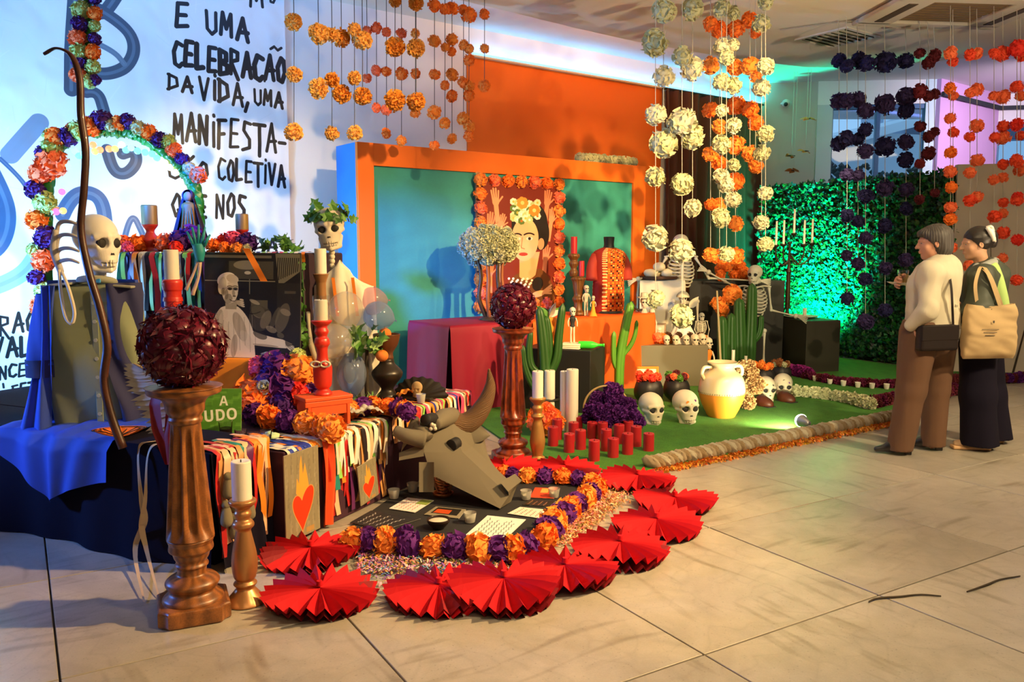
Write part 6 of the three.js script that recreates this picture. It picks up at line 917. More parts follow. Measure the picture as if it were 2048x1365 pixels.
{
  const top = (label, px, list, off = -0.1) => { const t = thing('flower_cluster', label, 'flowers', onUp(px, off)); list.forEach(([x, y, z, r, m]) => addPom(t, r, x, y, z, m, 'flower')); };
  top('orange paper flowers left of the left red candle holder', 262, [[-0.06, 0.045, 0, 0.06, C.coral], [0.03, 0.05, -0.04, 0.06, C.orange], [-0.0, 0.03, 0.05, 0.04, C.pink]]);
  top('orange and purple paper flowers right of the left red candle holder', 350, [[-0.06, 0.06, 0, 0.065, C.coral], [0.03, 0.07, 0, 0.07, C.purple], [0.1, 0.1, -0.03, 0.08, C.violet], [0.03, 0.03, 0.06, 0.045, C.red]]);
  top('pink and purple paper flowers below the right red candle holder', 470, [[-0.07, 0.07, 0, 0.05, C.red], [0.0, 0.08, 0.02, 0.055, C.pink], [0.09, 0.055, 0.04, 0.07, C.purple], [-0.12, 0.04, 0.05, 0.045, C.orange]]);
  top('small orange flowers above the photograph', 455, [[0.02, 0.02, 0.11, 0.04, C.orange], [0.1, 0.02, 0.12, 0.045, C.orange2], [0.16, 0.02, 0.12, 0.03, C.white]]);
  const bs = thing('bead_string', 'string of coloured baubles behind the statue', 'beads', onUp(380, -0.55)); [[-0.4, C.lime], [-0.3, mat(0.02, 0.35, 0.2)], [-0.12, mat(0.03, 0.1, 0.6)], [0.0, C.purple], [0.1, mat(0.02, 0.05, 0.4)], [0.22, mat(0.02, 0.3, 0.3)], [0.33, C.purple]].forEach(([x, m]) => part('bauble', ball(0.035, x, 0.06 + 0.03 * Math.cos(x * 6), 0, 14, 10), m, bs)); part('string', tube([V(-0.4, 0.06, 0), V(0, 0.08, -0.01), V(0.33, 0.04, 0)], 0.004, 6, 16), dark, bs);
  const iv = thing('ivy', 'green ivy leaves on the right corner of the tall tier', 'ivy', onUp(572, -0.12)); const g = ivyShape(0.06); for (let i = 0; i < 20; i++) { const l = part('leaf', g, i % 3 ? leafM : leafD, iv); l.position.set(rr(-0.12, 0.12), rr(0.0, 0.08), rr(-0.08, 0.12)); l.rotation.set(rr(-1.4, 0.2), rr(-1, 1), rr(-1.2, 1.2)); l.scale.setScalar(rr(0.8, 1.4)); }
  const iv2 = thing('ivy', 'ivy strand hanging down the right side of the photograph', 'ivy', D(602, 520, 5.0)); for (let i = 0; i < 12; i++) { const l = part('leaf', g, leafM, iv2); l.position.set(rr(-0.03, 0.04), -i * 0.045, rr(-0.02, 0.03)); l.rotation.set(rr(-0.8, 0.2), rr(-1, 1), rr(1.5, 4.5)); }
  part('vine', tube([V(0, 0.03, 0), V(0.01, -0.25, 0.0), V(0, -0.54, 0)], 0.004, 6, 12), leafD, iv2);
  const rs = single('ribbon_strip', 'red orange ribbon hanging over the top of the photograph', 'ribbon', sheet((u, v) => D(492 + 36 * v + (u - 0.5) * 14, 497 + 66 * v, 4.93 + 0.01 * Math.sin(v * 8)), 2, 16), RB[3]);
}
// ---------- white robed skeleton with ivy crowned skull ----------
{
  const z = 5.3, b = D(665, 812, z), t = thing('robed_skeleton', 'ivy-crowned skull on a pole with white robe beside the balloons', 'figure', V(b.x, 0, -z)), o = t.position, q = (x, y, dz = 0) => D(x, y, z + dz).sub(o);
  const hd = new THREE.Group(); hd.name = 'skull'; hd.position.copy(q(659, 458)); hd.rotation.set(0.05, 0.12, 0.1); hd.scale.setScalar(0.27); t.add(hd); skullParts(hd, mat(0.62, 0.56, 0.44));
  const g = ivyShape(0.062); const cr = new THREE.Group(); cr.name = 'ivy_crown'; t.add(cr); for (let i = 0; i < 22; i++) { const a = i / 22 * 6.28, l = part('leaf', g, i % 3 ? leafM : leafD, cr); l.position.copy(q(658, 436)).add(V(Math.cos(a) * 0.115, rr(-0.03, 0.05), Math.sin(a) * 0.1)); l.rotation.set(rr(-0.6, 0.4), -a + 1.57, rr(-0.9, 0.9)); l.scale.setScalar(rr(0.8, 1.3)); } for (const [x, y] of [[634, 412], [640, 420], [622, 440], [700, 440], [628, 436]]) { const l = part('leaf', g, leafM, cr); l.position.copy(q(x, y)); l.rotation.set(0, 0.3, (x - 655) * -0.03); }
  part('pole', cyl(0.012, 0.012, q(0, 490).y, q(663, 500).x, q(0, 490).y / 2, q(663, 500).z, 10), mat(0.3, 0.28, 0.24), t);
  for (let i = 0; i < 4; i++) { const p = q(664, 505 + i * 9); part('vertebra', ball(0.02, p.x, p.y, p.z, 8, 6), bone, t); }
  const yS = q(0, 545).y, x0 = q(668, 0).x; part('robe', sheet((u, v) => { const a = u * 6.2832, r = (v < 0.08 ? v / 0.08 * 0.9 + 0.1 : 1) * (0.18 + 0.05 * v + 0.014 * Math.sin(a * 9 + v * 3)); return V(x0 + Math.cos(a) * r * 1.1, yS - v * 1.05 + (v < 0.08 ? 0.02 : 0) - 0.06 * Math.cos(a * 2) * (v > 0.05 ? 0 : 1), Math.sin(a) * r * 0.6); }, 80, 24), cloth(0.8, 0.76, 0.62), t);
  for (const s of [-0.02, 0.1]) part('orange_band', sheet((u, v) => { const zz = Math.sqrt(Math.max(0, 1 - ((s + v * 0.02) / 0.22) ** 2)); return V(x0 + s + (u - 0.5) * 0.02 + v * 0.03, yS - 0.03 - v * 0.24, (0.19 + 0.05 * v) * 0.6 * zz + 0.012); }, 2, 10), RB[3], t);
  part('upper_arm_bone', vtube([q(616, 625, -0.2), q(618, 655, -0.24), q(622, 690, -0.28)], [0.014, 0.01, 0.016], 8, 10), bone, t); part('forearm_bone', vtube([q(622, 690, -0.28), q(632, 718, -0.33), q(648, 735, -0.38)], [0.018, 0.014, 0.012], 8, 10), bone, t);
}
// balloons
{
  const mk = (label, x, y, rpx, z, col, sy = 1) => { const t = thing('balloon', label, 'balloon', D(x, y, z)), r = rpx / FOCAL * z, m = phys(...col, { roughness: 0.12, transmission: 0.8, thickness: 0, side: THREE.DoubleSide, clearcoat: 1, ior: 1.3 }); part('skin', slathe([[0, r * sy], [r * 0.55, r * 0.86 * sy], [r * 0.97, r * 0.25 * sy], [r * 0.9, -r * 0.4 * sy], [r * 0.5, -r * 0.9 * sy], [r * 0.12, -r * 1.12 * sy], [0, -r * 1.14 * sy]], 32, 40), m, t); part('knot', new THREE.ConeGeometry(r * 0.1, r * 0.16, 10).translate(0, -r * 1.2 * sy, 0), m, t); return t; };
  const w = [0.88, 0.85, 0.78], bl = [0.55, 0.68, 0.95];
  mk('clear white balloon with warm reflections, largest of the bunch', 692, 617, 34, 5.0, w).rotation.z = 0.5; mk('clear white balloon below the largest one', 670, 682, 34, 4.95, w).rotation.z = -0.4;
  mk('pale blue balloon at the right of the bunch', 756, 632, 30, 5.15, bl).rotation.z = 1.3; mk('pale pink balloon at the top of the bunch', 742, 602, 30, 5.3, [0.85, 0.66, 0.75]).rotation.z = 1.6; mk('long pale blue balloon low in the bunch', 704, 748, 31, 5.1, bl, 1.4); mk('clear balloon in the middle of the bunch behind the largest', 722, 662, 27, 5.3, w);
}
// dark vases, plants and shell at the right end of the altar
{
  const b = onTier(775, 796), z = -b.z, t = thing('dark_vase', 'stacked dark clay vases with orange fruit at the altar right end', 'vase', b), q = (x, y, dz = 0) => D(x, y, z + dz).sub(b), bm = mat(0.022, 0.016, 0.012, { roughness: 0.35 });
  part('lower_vase', slathe([[0, 0], [0.06, 0], [0.065, 0.02], [0.04, 0.06], [0.09, 0.13], [0.095, 0.17], [0.05, 0.22], [0.04, 0.25], [0, 0.25]], 26, 50), bm, t); part('upper_cup', slathe([[0, 0.25], [0.04, 0.25], [0.04, 0.29], [0.07, 0.34], [0.085, 0.4], [0.08, 0.4], [0.06, 0.34], [0, 0.31]], 22, 40), mat(0.11, 0.035, 0.012, { roughness: 0.4 }), t);
  const f1 = q(770, 668), f2 = q(764, 712, -0.08); for (const [p, n] of [[f1, 0], [f2, 1]]) { const fr = thing('orange_fruit', ['orange fruit on top of the dark vase', 'orange fruit on the waist of the dark vase'][n], 'fruit', b.clone().add(p)); part('peel', deform(ball(0.04, 0, 0, 0, 20, 14), (v) => { v.y *= 0.92; }), mat(0.9, 0.25, 0.03, { roughness: 0.45, ...bump(grainTex, 0.002, 3) }), fr); part('stalk', cyl(0.004, 0.005, 0.012, 0, 0.04, 0, 6), leafD, fr); }
  const pl = thing('ivy', 'leafy ivy plant on a dark stem beside the dark vases', 'plant', onTier(735, 800)), pz = -pl.position.z, r = (x, y) => D(x, y, pz).sub(pl.position), g = ivyShape(0.06); part('stem', vtube([V(0, 0, 0), r(733, 750), r(734, 700)], [0.016, 0.014, 0.01], 8, 10), mat(0.03, 0.02, 0.012), pl);
  for (let i = 0; i < 26; i++) { const l = part('leaf', g, i % 3 ? leafM : mat(0.25, 0.42, 0.12, { side: THREE.DoubleSide }), pl), p = r(735, 688); l.position.copy(p).add(V(rr(-0.09, 0.09), rr(-0.07, 0.1), rr(-0.06, 0.08))); l.rotation.set(rr(-1, 0.4), rr(-1, 1), rr(-2, 2)); l.scale.setScalar(rr(0.8, 1.4)); }
  const ms = thing('moss', 'fresh green moss clump at the foot of the dark vases', 'moss', onTier(715, 815)); for (let i = 0; i < 46; i++) { const l = part('frond', leafGeo(0.09, 0.014, 0.5), i % 2 ? mat(0.2, 0.38, 0.06, { side: THREE.DoubleSide }) : leafM, ms); l.position.set(rr(-0.09, 0.09), 0, rr(-0.06, 0.06)); l.rotation.set(rr(-0.5, 0.8), rr(0, 6.28), rr(-0.7, 0.7)); }
  const sh = thing('decorated_shell', 'dark fan shaped shell with gilded skull relief at the altar end', 'shell', onTier(838, 800), -0.35), sc = mat(0.03, 0.025, 0.018, { roughness: 0.35 });
  part('shell', sheet((u, v) => { const a = -0.1 + u * 3.3, r2 = 0.16 * v * (1 + 0.04 * Math.cos(u * 60)); return V(-Math.cos(a) * r2 * 1.15, 0.02 + Math.sin(a) * r2 * 0.75 + 0.0, -0.05 * v * v + 0.02); }, 60, 8), mat(0.03, 0.025, 0.018, { roughness: 0.35, side: THREE.DoubleSide }), sh); part('relief', skullGeo.clone().scale(0.1, 0.1, 0.05).translate(0, 0.07, 0.03), mat(0.45, 0.3, 0.14), sh); part('rim_foot', box(0.2, 0.02, 0.08, 0, 0.012, 0, 0.008), sc, sh);
  for (const [x, y, l, m] of [[820, 800, 'folded orange paper beside the grey cup', cloth(0.9, 0.3, 0.03)], [700, 842, 'crumpled grey paper bow on the tier edge', cloth(0.42, 0.42, 0.36)], [738, 836, 'crumpled grey paper on the tier near the orange flowers', cloth(0.45, 0.45, 0.4)]]) single('crumpled_paper', l, 'paper', deform(sheet((u, v) => V((u - 0.5) * 0.15, 0.02, (v - 0.5) * 0.1), 12, 10), (v) => { v.y += 0.05 * Math.abs(nz(v.x * 25 + x, 0, v.z * 25)) + 0.03 * Math.cos(v.x * 20); }), m, onTier(x, y), 0.4);
  const gc = thing('paper_cup', 'small grey paper cup at the far end of the tier', 'cup', onTier(842, 806)); part('cup', lathe([[0, 0], [0.022, 0], [0.03, 0.055], [0.027, 0.055], [0.02, 0.006], [0, 0.006]], 20), mat(0.5, 0.5, 0.44), gc);
}
// ---------- pompom arch with string lights ----------
{
  const z = 6.0, t = thing('flower_arch', 'green tinsel arch with pompoms and string lights behind the tall tier', 'arch', D(90, 640, z)), o = t.position, q = (x, y, dz = 0) => D(x, y, z + dz).sub(o);
  const pts = [[88, 690], [92, 600], [92, 500], [92, 420], [98, 350], [112, 305], [150, 275], [190, 264], [235, 262], [280, 272], [325, 300], [362, 335], [388, 372], [396, 430], [397, 480]].map(([x, y]) => q(x, y));
  part('tinsel', (() => { const g = vtube(pts, [0.045, 0.045, 0.045], 12, 160); const p = g.attributes.position; for (let i = 0; i < p.count; i++) { const k = 0.5 * (rnd() - 0.5) * 0.05; p.setXYZ(i, p.getX(i) + k, p.getY(i) + 0.5 * (rnd() - 0.5) * 0.05, p.getZ(i) + k); } g.computeVertexNormals(); return g; })(), mat(0.02, 0.2, 0.02, { roughness: 0.35 }), t);
  [[80, 612, 20, C.coral], [88, 582, 18, C.lime], [74, 556, 17, C.purple], [88, 522, 22, C.coral], [68, 500, 14, C.lime], [92, 474, 21, C.purple], [74, 440, 20, C.orange], [90, 407, 23, C.lime], [72, 380, 19, C.purple], [82, 345, 22, C.coral], [103, 327, 30, C.coral], [84, 306, 14, C.purple], [103, 292, 20, C.lime], [112, 276, 19, C.orange], [100, 270, 13, C.lime], [137, 272, 19, C.purple], [141, 257, 10, C.coral], [155, 262, 20, C.lime], [184, 252, 19, C.orange], [203, 240, 19, C.purple], [222, 250, 14, C.cream], [240, 246, 15, C.orange], [256, 243, 16, C.purple], [278, 257, 16, C.cream], [298, 265, 16, C.orange], [320, 279, 16, C.purple], [336, 283, 14, C.lime], [347, 300, 15, C.coral], [364, 318, 14, C.purple], [378, 336, 12, C.cream], [396, 350, 16, C.coral]].forEach(([x, y, r, m]) => { const p = q(x, y, -0.06); addPom(t, r / FOCAL * z, p.x, p.y, p.z, m); });
  const lit = [[0.1, 1, 0.75], [1, 0.2, 0.08], [1, 0.5, 0.1], [1, 0.85, 0.5], [0.2, 0.9, 1], [0.1, 0.9, 0.35], [1, 0.1, 0.5]].map((c) => lightGlow(c, 3.2));
  [[150, 303, 4], [158, 312, 0], [168, 308, 4], [186, 290, 1], [190, 303, 2], [200, 300, 1], [218, 298, 1], [230, 298, 2], [243, 290, 3], [252, 300, 0], [262, 296, 4], [275, 302, 0], [290, 305, 5], [304, 308, 5], [314, 316, 5], [330, 326, 3], [340, 335, 3], [352, 345, 3], [135, 332, 4], [124, 384, 6], [112, 424, 6], [126, 422, 2]].forEach(([x, y, k]) => { const p = q(x, y, -0.03); part('light_bulb', ball(0.024, p.x, p.y, p.z, 12, 8), lit[k], t); });
  for (const [x, y, c] of [[165, 312, [0.2, 1, 0.8]], [215, 305, [1, 0.3, 0.1]], [270, 308, [0.2, 1, 0.8]], [340, 345, [1, 0.8, 0.5]]]) { const l = new THREE.PointLight(new THREE.Color(...c), 0.07); l.position.copy(D(x, y, z - 0.03)); l.castShadow = true; l.name = 'string_light'; scene.add(l); }
  const h = thing('pompom_strand', 'green strand with lime, orange and violet pompoms hanging above the arch', 'garland', D(178, 0, z)), ho = h.position;
  part('strand', vtube([V(0, 0.9, 0), D(178, 80, z).sub(ho), D(180, 165, z).sub(ho)], [0.02, 0.03, 0.03], 8, 30), mat(0.02, 0.2, 0.02), h);
  [[160, -25, 17, C.coral], [160, 20, 17, C.lime], [190, 26, 14, C.orange], [160, 48, 16, C.purple], [190, 52, 11, C.lime], [155, 75, 17, C.coral], [190, 78, 12, C.purple], [158, 104, 17, C.lime], [186, 104, 15, C.orange], [160, 126, 14, C.purple], [186, 134, 15, C.lime], [156, 150, 16, C.coral], [190, 160, 11, C.purple], [178, 163, 14, C.lime], [188, -5, 14, C.purple]].forEach(([x, y, r, m]) => { const p = D(x, y, z - 0.05).sub(ho); addPom(h, r / FOCAL * z, p.x, p.y, p.z, m); });
}
// ---------- the floor offering: black cloth, cards, bull head, garland, fans, shavings ----------
{
  const cpts = [G(668, 1078), G(1050, 1112), G(1205, 985), G(1010, 938), G(800, 985)], sh = new THREE.Shape(cpts.map((p) => new THREE.Vector2(p.x, -p.z)));
  single('floor_cloth', 'black cloth laid on the floor below the bull head', 'cloth', new THREE.ExtrudeGeometry(sh, { depth: 0.006, bevelEnabled: false }).rotateX(-Math.PI / 2).translate(0, 0.001, 0), mat(0.016, 0.016, 0.02, { roughness: 0.9 }));
  const card = (label, pts, draw, m) => { const c = pts.map(([x, y]) => G(x, y, 0.012)), o = c[0].clone().add(c[1]).add(c[2]).add(c[3]).multiplyScalar(0.25), t = thing('card', label, 'card', o); const f = (u, v) => c[0].clone().lerp(c[1], u).lerp(c[3].clone().lerp(c[2], u), v).sub(o); const tex = canvas(256, 192, draw); tex.flipY = true; const top = sheet((u, v) => f(u, 1 - v).add(V(0, 0.0015, 0)), 2, 2); top.computeVertexNormals(); part('card_print', top, mat(1, 1, 1, { map: tex, roughness: 0.6, side: THREE.DoubleSide }), t); part('card_back', sheet((u, v) => f(u, v).add(V(0, -0.001, 0)), 2, 2), mat(0.6, 0.58, 0.5, { side: THREE.DoubleSide }), t); };
  const lines = (bg, fg, n) => (g, w, h) => { g.fillStyle = bg; g.fillRect(0, 0, w, h); g.strokeStyle = fg; g.lineWidth = 4; for (let i = 0; i < n; i++) { g.beginPath(); let x = 24; g.moveTo(x, 30 + i * 150 / n); while (x < w - 30 - (i * 37) % 60) { x += 9; g.lineTo(x, 30 + i * 150 / n + ((x * 7 + i * 13) % 11) - 5); } g.stroke(); } };
  card('white printed card with pink and green picture on the black cloth', [[778, 1018], [815, 996], [868, 1002], [830, 1026]], (g, w, h) => { lines('#e6e6e0', '#c06a78', 5)(g, w, h); g.fillStyle = '#8aa048'; g.fillRect(150, 110, 100, 80); });
  card('handwritten white letter at the front of the black cloth', [[930, 1072], [975, 1032], [1052, 1040], [1012, 1078]], lines('#dfe6df', '#6a7470', 7));
  card('white letter beside the garland at the right of the black cloth', [[1015, 1028], [1040, 1015], [1110, 1022], [1095, 1040]], lines('#e2dccb', '#8a6a50', 6));
  card('black sheet with white chalk handwriting at left of the cloth', [[700, 1046], [742, 1022], [842, 1038], [770, 1060]], lines('#25252b', '#a8a8a8', 5));
  card('dark photograph card with orange picture behind the black bowl', [[848, 1030], [872, 1014], [932, 1020], [918, 1038]], (g, w, h) => { g.fillStyle = '#8d8672'; g.fillRect(0, 0, w, h); g.fillStyle = '#1c1712'; g.fillRect(60, 20, 180, 150); g.fillStyle = '#c04a18'; g.fillRect(80, 30, 110, 90); });
  card('orange red card leaning by the garland at the back of the cloth', [[1060, 996], [1070, 976], [1118, 978], [1108, 998]], (g, w, h) => { g.fillStyle = '#e2481c'; g.fillRect(0, 0, w, h); g.fillStyle = '#f2a44a'; g.fillRect(130, 60, 110, 60); });
  card('small black card with copper lettering behind the white letter', [[1045, 1010], [1060, 1000], [1112, 1003], [1100, 1014]], lines('#2a1c12', '#c08050', 4));
  const bowl = thing('bowl', 'small black bowl of white salt on the black cloth', 'bowl', G(877, 1058, 0.008)); part('bowl', slathe([[0, 0], [0.025, 0], [0.03, 0.006], [0.055, 0.035], [0.058, 0.05], [0.053, 0.05], [0.045, 0.03], [0, 0.012]], 26, 30), mat(0.02, 0.008, 0.006, { roughness: 0.3 }), bowl); part('salt', slathe([[0, 0.05], [0.03, 0.046], [0.05, 0.04], [0, 0.039]], 20, 12), boneW, bowl);
  [[940, 1046, 'clear plastic cup right of the black bowl'], [1098, 1060, 'clear plastic cup by the front right garland'], [825, 985, 'clear plastic cup below the second heart picture'], [1052, 1000, 'clear plastic cup behind the bull snout'], [788, 998, 'clear plastic cup at the foot of the brown ribbons'], [1108, 996, 'clear plastic cup beside the orange red card']].forEach(([x, y, l]) => { const c = thing('clear_cup', l, 'cup', G(x, y, 0.008)); part('cup', lathe([[0, 0.003], [0.024, 0.002], [0.026, 0.006], [0.034, 0.055], [0.032, 0.055], [0.024, 0.008], [0, 0.008]], 22), phys(0.9, 0.89, 0.82, { transmission: 0.7, thickness: 0.002, roughness: 0.15 }), c); part('wax_light', cyl(0.02, 0.02, 0.014, 0, 0.016, 0), waxW, c); });
  const cl = thing('copper_lamp', 'little copper coil lamp under the bull jaw', 'lamp', G(886, 992, 0.008)), cm = phys(0.6, 0.24, 0.1, { roughness: 0.25, metalness: 0.8 }); part('dish', slathe([[0, 0], [0.05, 0], [0.06, 0.02], [0.05, 0.02], [0.03, 0.01], [0, 0.01]], 22, 20), cm, cl); part('coil', tube(Array.from({ length: 40 }, (_, i) => V(Math.cos(i * 0.8) * (0.022 + 0.0007 * i), 0.02 + i * 0.0022, Math.sin(i * 0.8) * (0.022 + 0.0007 * i))), 0.004, 6, 160), cm, cl); part('fan_back', sheet((u, v) => V((u - 0.5) * 0.16 * (0.4 + 0.6 * v), v * 0.1, -0.03 - 0.01 * Math.cos(u * 30)), 24, 3), mat(0.6, 0.4, 0.25, { side: THREE.DoubleSide }), cl);
}
// cardboard bull head
{
  const O = P(-0.22, 0, 4.62), t = thing('bull_head', 'grey cardboard bull head sculpture leaning nose down on the floor cloth', 'sculpture', O);
  const q = (x, y, z) => D(x, y, z).sub(O), board = mat(0.16, 0.138, 0.096, { roughness: 0.85, side: THREE.DoubleSide, ...bump(grainTex, 0.001, 4) }), brown = mat(0.14, 0.07, 0.025, { roughness: 0.6, ...bump(woodTex, 0.006, 6) });
  const quad = (a, b, c, d) => { const m = a.clone().add(b).add(c).add(d).multiplyScalar(0.25), g = sheet((u, v) => a.clone().lerp(b, u).lerp(d.clone().lerp(c, u), v), 6, 6); return g; };
  // cheek, snout, forehead, jaw and nose panels, all of one cardboard
  const A = q(838, 838, 4.55), B = q(905, 862, 4.6), Cc = q(925, 905, 4.5), Dn = q(1018, 992, 4.36), E = q(1000, 1018, 4.3), F = q(862, 950, 4.42), Gg = q(848, 905, 4.45), H2 = q(945, 895, 4.68), I = q(1033, 975, 4.5), J = q(1022, 1004, 4.45), K = q(900, 830, 4.72), M2 = q(965, 858, 4.78);
  part('cheek_panel', quad(Gg, Cc, E, F), board, t); part('cheek_panel', quad(A, B, Cc, Gg), board, t); part('snout_top', quad(Cc, H2, I, Dn), board, t);
  part('nose_panel', quad(Dn, I, J, E), board, t); part('cheek_panel', quad(Cc, Dn, E, E.clone()), board, t); part('forehead', quad(B, K, M2, H2), board, t); part('brow_panel', quad(B, H2, H2, Cc), board, t);
  part('far_cheek', quad(M2, H2, I, q(985, 960, 4.75)), board, t); part('jaw_panel', quad(F, E, J, q(900, 960, 4.7)), board, t); part('poll', quad(A, K, B, B.clone()), board, t);
  part('snout_band', deform(quad(q(1000, 965, 4.36), q(1030, 948, 4.5), q(1044, 962, 4.46), q(1016, 984, 4.33)), (v) => v), board, t);
  part('snout_side', quad(q(1016, 984, 4.33), q(1044, 962, 4.46), I, Dn), board, t);
  // rolled cardboard brow, ears, eye holes
  part('rolled_brow', vtube([q(868, 850, 4.5), q(885, 838, 4.6), q(905, 832, 4.75)], [0.035, 0.055, 0.05], 16, 12), board, t); part('rolled_brow', vtube([q(830, 858, 4.48), q(848, 866, 4.44), q(858, 878, 4.42)], [0.025, 0.035, 0.03], 14, 10), board, t);
  part('eye_hole', vtube([q(902, 892, 4.5), q(914, 886, 4.55)], [0.034, 0.034], 16, 6), black, t); part('eye_hole', vtube([q(850, 840, 4.43), q(866, 838, 4.52)], [0.03, 0.035], 14, 6), black, t);
  part('ear', sheet((u, v) => q(915 + 66 * v, 858 + 14 * v + (u - 0.5) * 44 * Math.sin(Math.PI * (0.12 + 0.88 * v)), 4.72 + 0.02 * Math.cos(u * 3)), 8, 10), board, t);
  part('ear', sheet((u, v) => q(838 - 36 * v, 848 + 56 * v * v + (u - 0.5) * 40 * Math.sin(Math.PI * (0.2 + 0.78 * v)), 4.46 + 0.03 * Math.cos(u * 3)), 8, 10), board, t);
  part('ear_lining', sheet((u, v) => q(848 - 50 * v, 900 + 14 * v + (u - 0.5) * 26 * (1 - 0.4 * v), 4.4 + 0.02 * Math.cos(u * 3)), 6, 8), board, t);
  part('horn', vtube([q(905, 852, 4.74), q(938, 845, 4.76), q(965, 815, 4.78), q(980, 775, 4.8), q(978, 738, 4.82)], [0.075, 0.066, 0.052, 0.034, 0.006], 18, 40), brown, t);
  part('horn', vtube([q(850, 880, 4.42), q(812, 872, 4.4), q(790, 862, 4.42)], [0.05, 0.04, 0.03], 14, 14), board, t);
  part('cheek_flap', sheet((u, v) => q(838 + 30 * u, 925 + 60 * v, 4.38 + 0.03 * Math.sin(u * 3)), 8, 8), board, t);
  part('beads', merge(...[[862, 858], [868, 852], [864, 850], [870, 858]].map(([x, y]) => { const p = q(x, y, 4.42); return ball(0.012, p.x, p.y, p.z, 8, 6); })), boneW, t);
}
// garland round the cloth
{
  const front = [G(695, 1108), G(770, 1112), G(890, 1122), G(1000, 1128), G(1062, 1120)]; garland('thick orange and purple pompom garland along the front of the black cloth', front, 10, 0.062, [C.orange2, C.violet], 'pompom_garland', 1.25);
  garland('orange and purple pompom garland along the right of the black cloth', [G(1085, 1108), G(1105, 1072), G(1135, 1045), G(1172, 1018), G(1198, 990)], 9, 0.062, [C.orange, C.violet, C.orange2, C.violet], 'pompom_garland', 1.25);
  garland('orange and purple pompom garland along the back of the black cloth', [G(1195, 982), G(1150, 972), G(1090, 968), G(1030, 966), G(1000, 962)], 7, 0.055, [C.orange2, C.violet, C.orange, C.violet]);
}
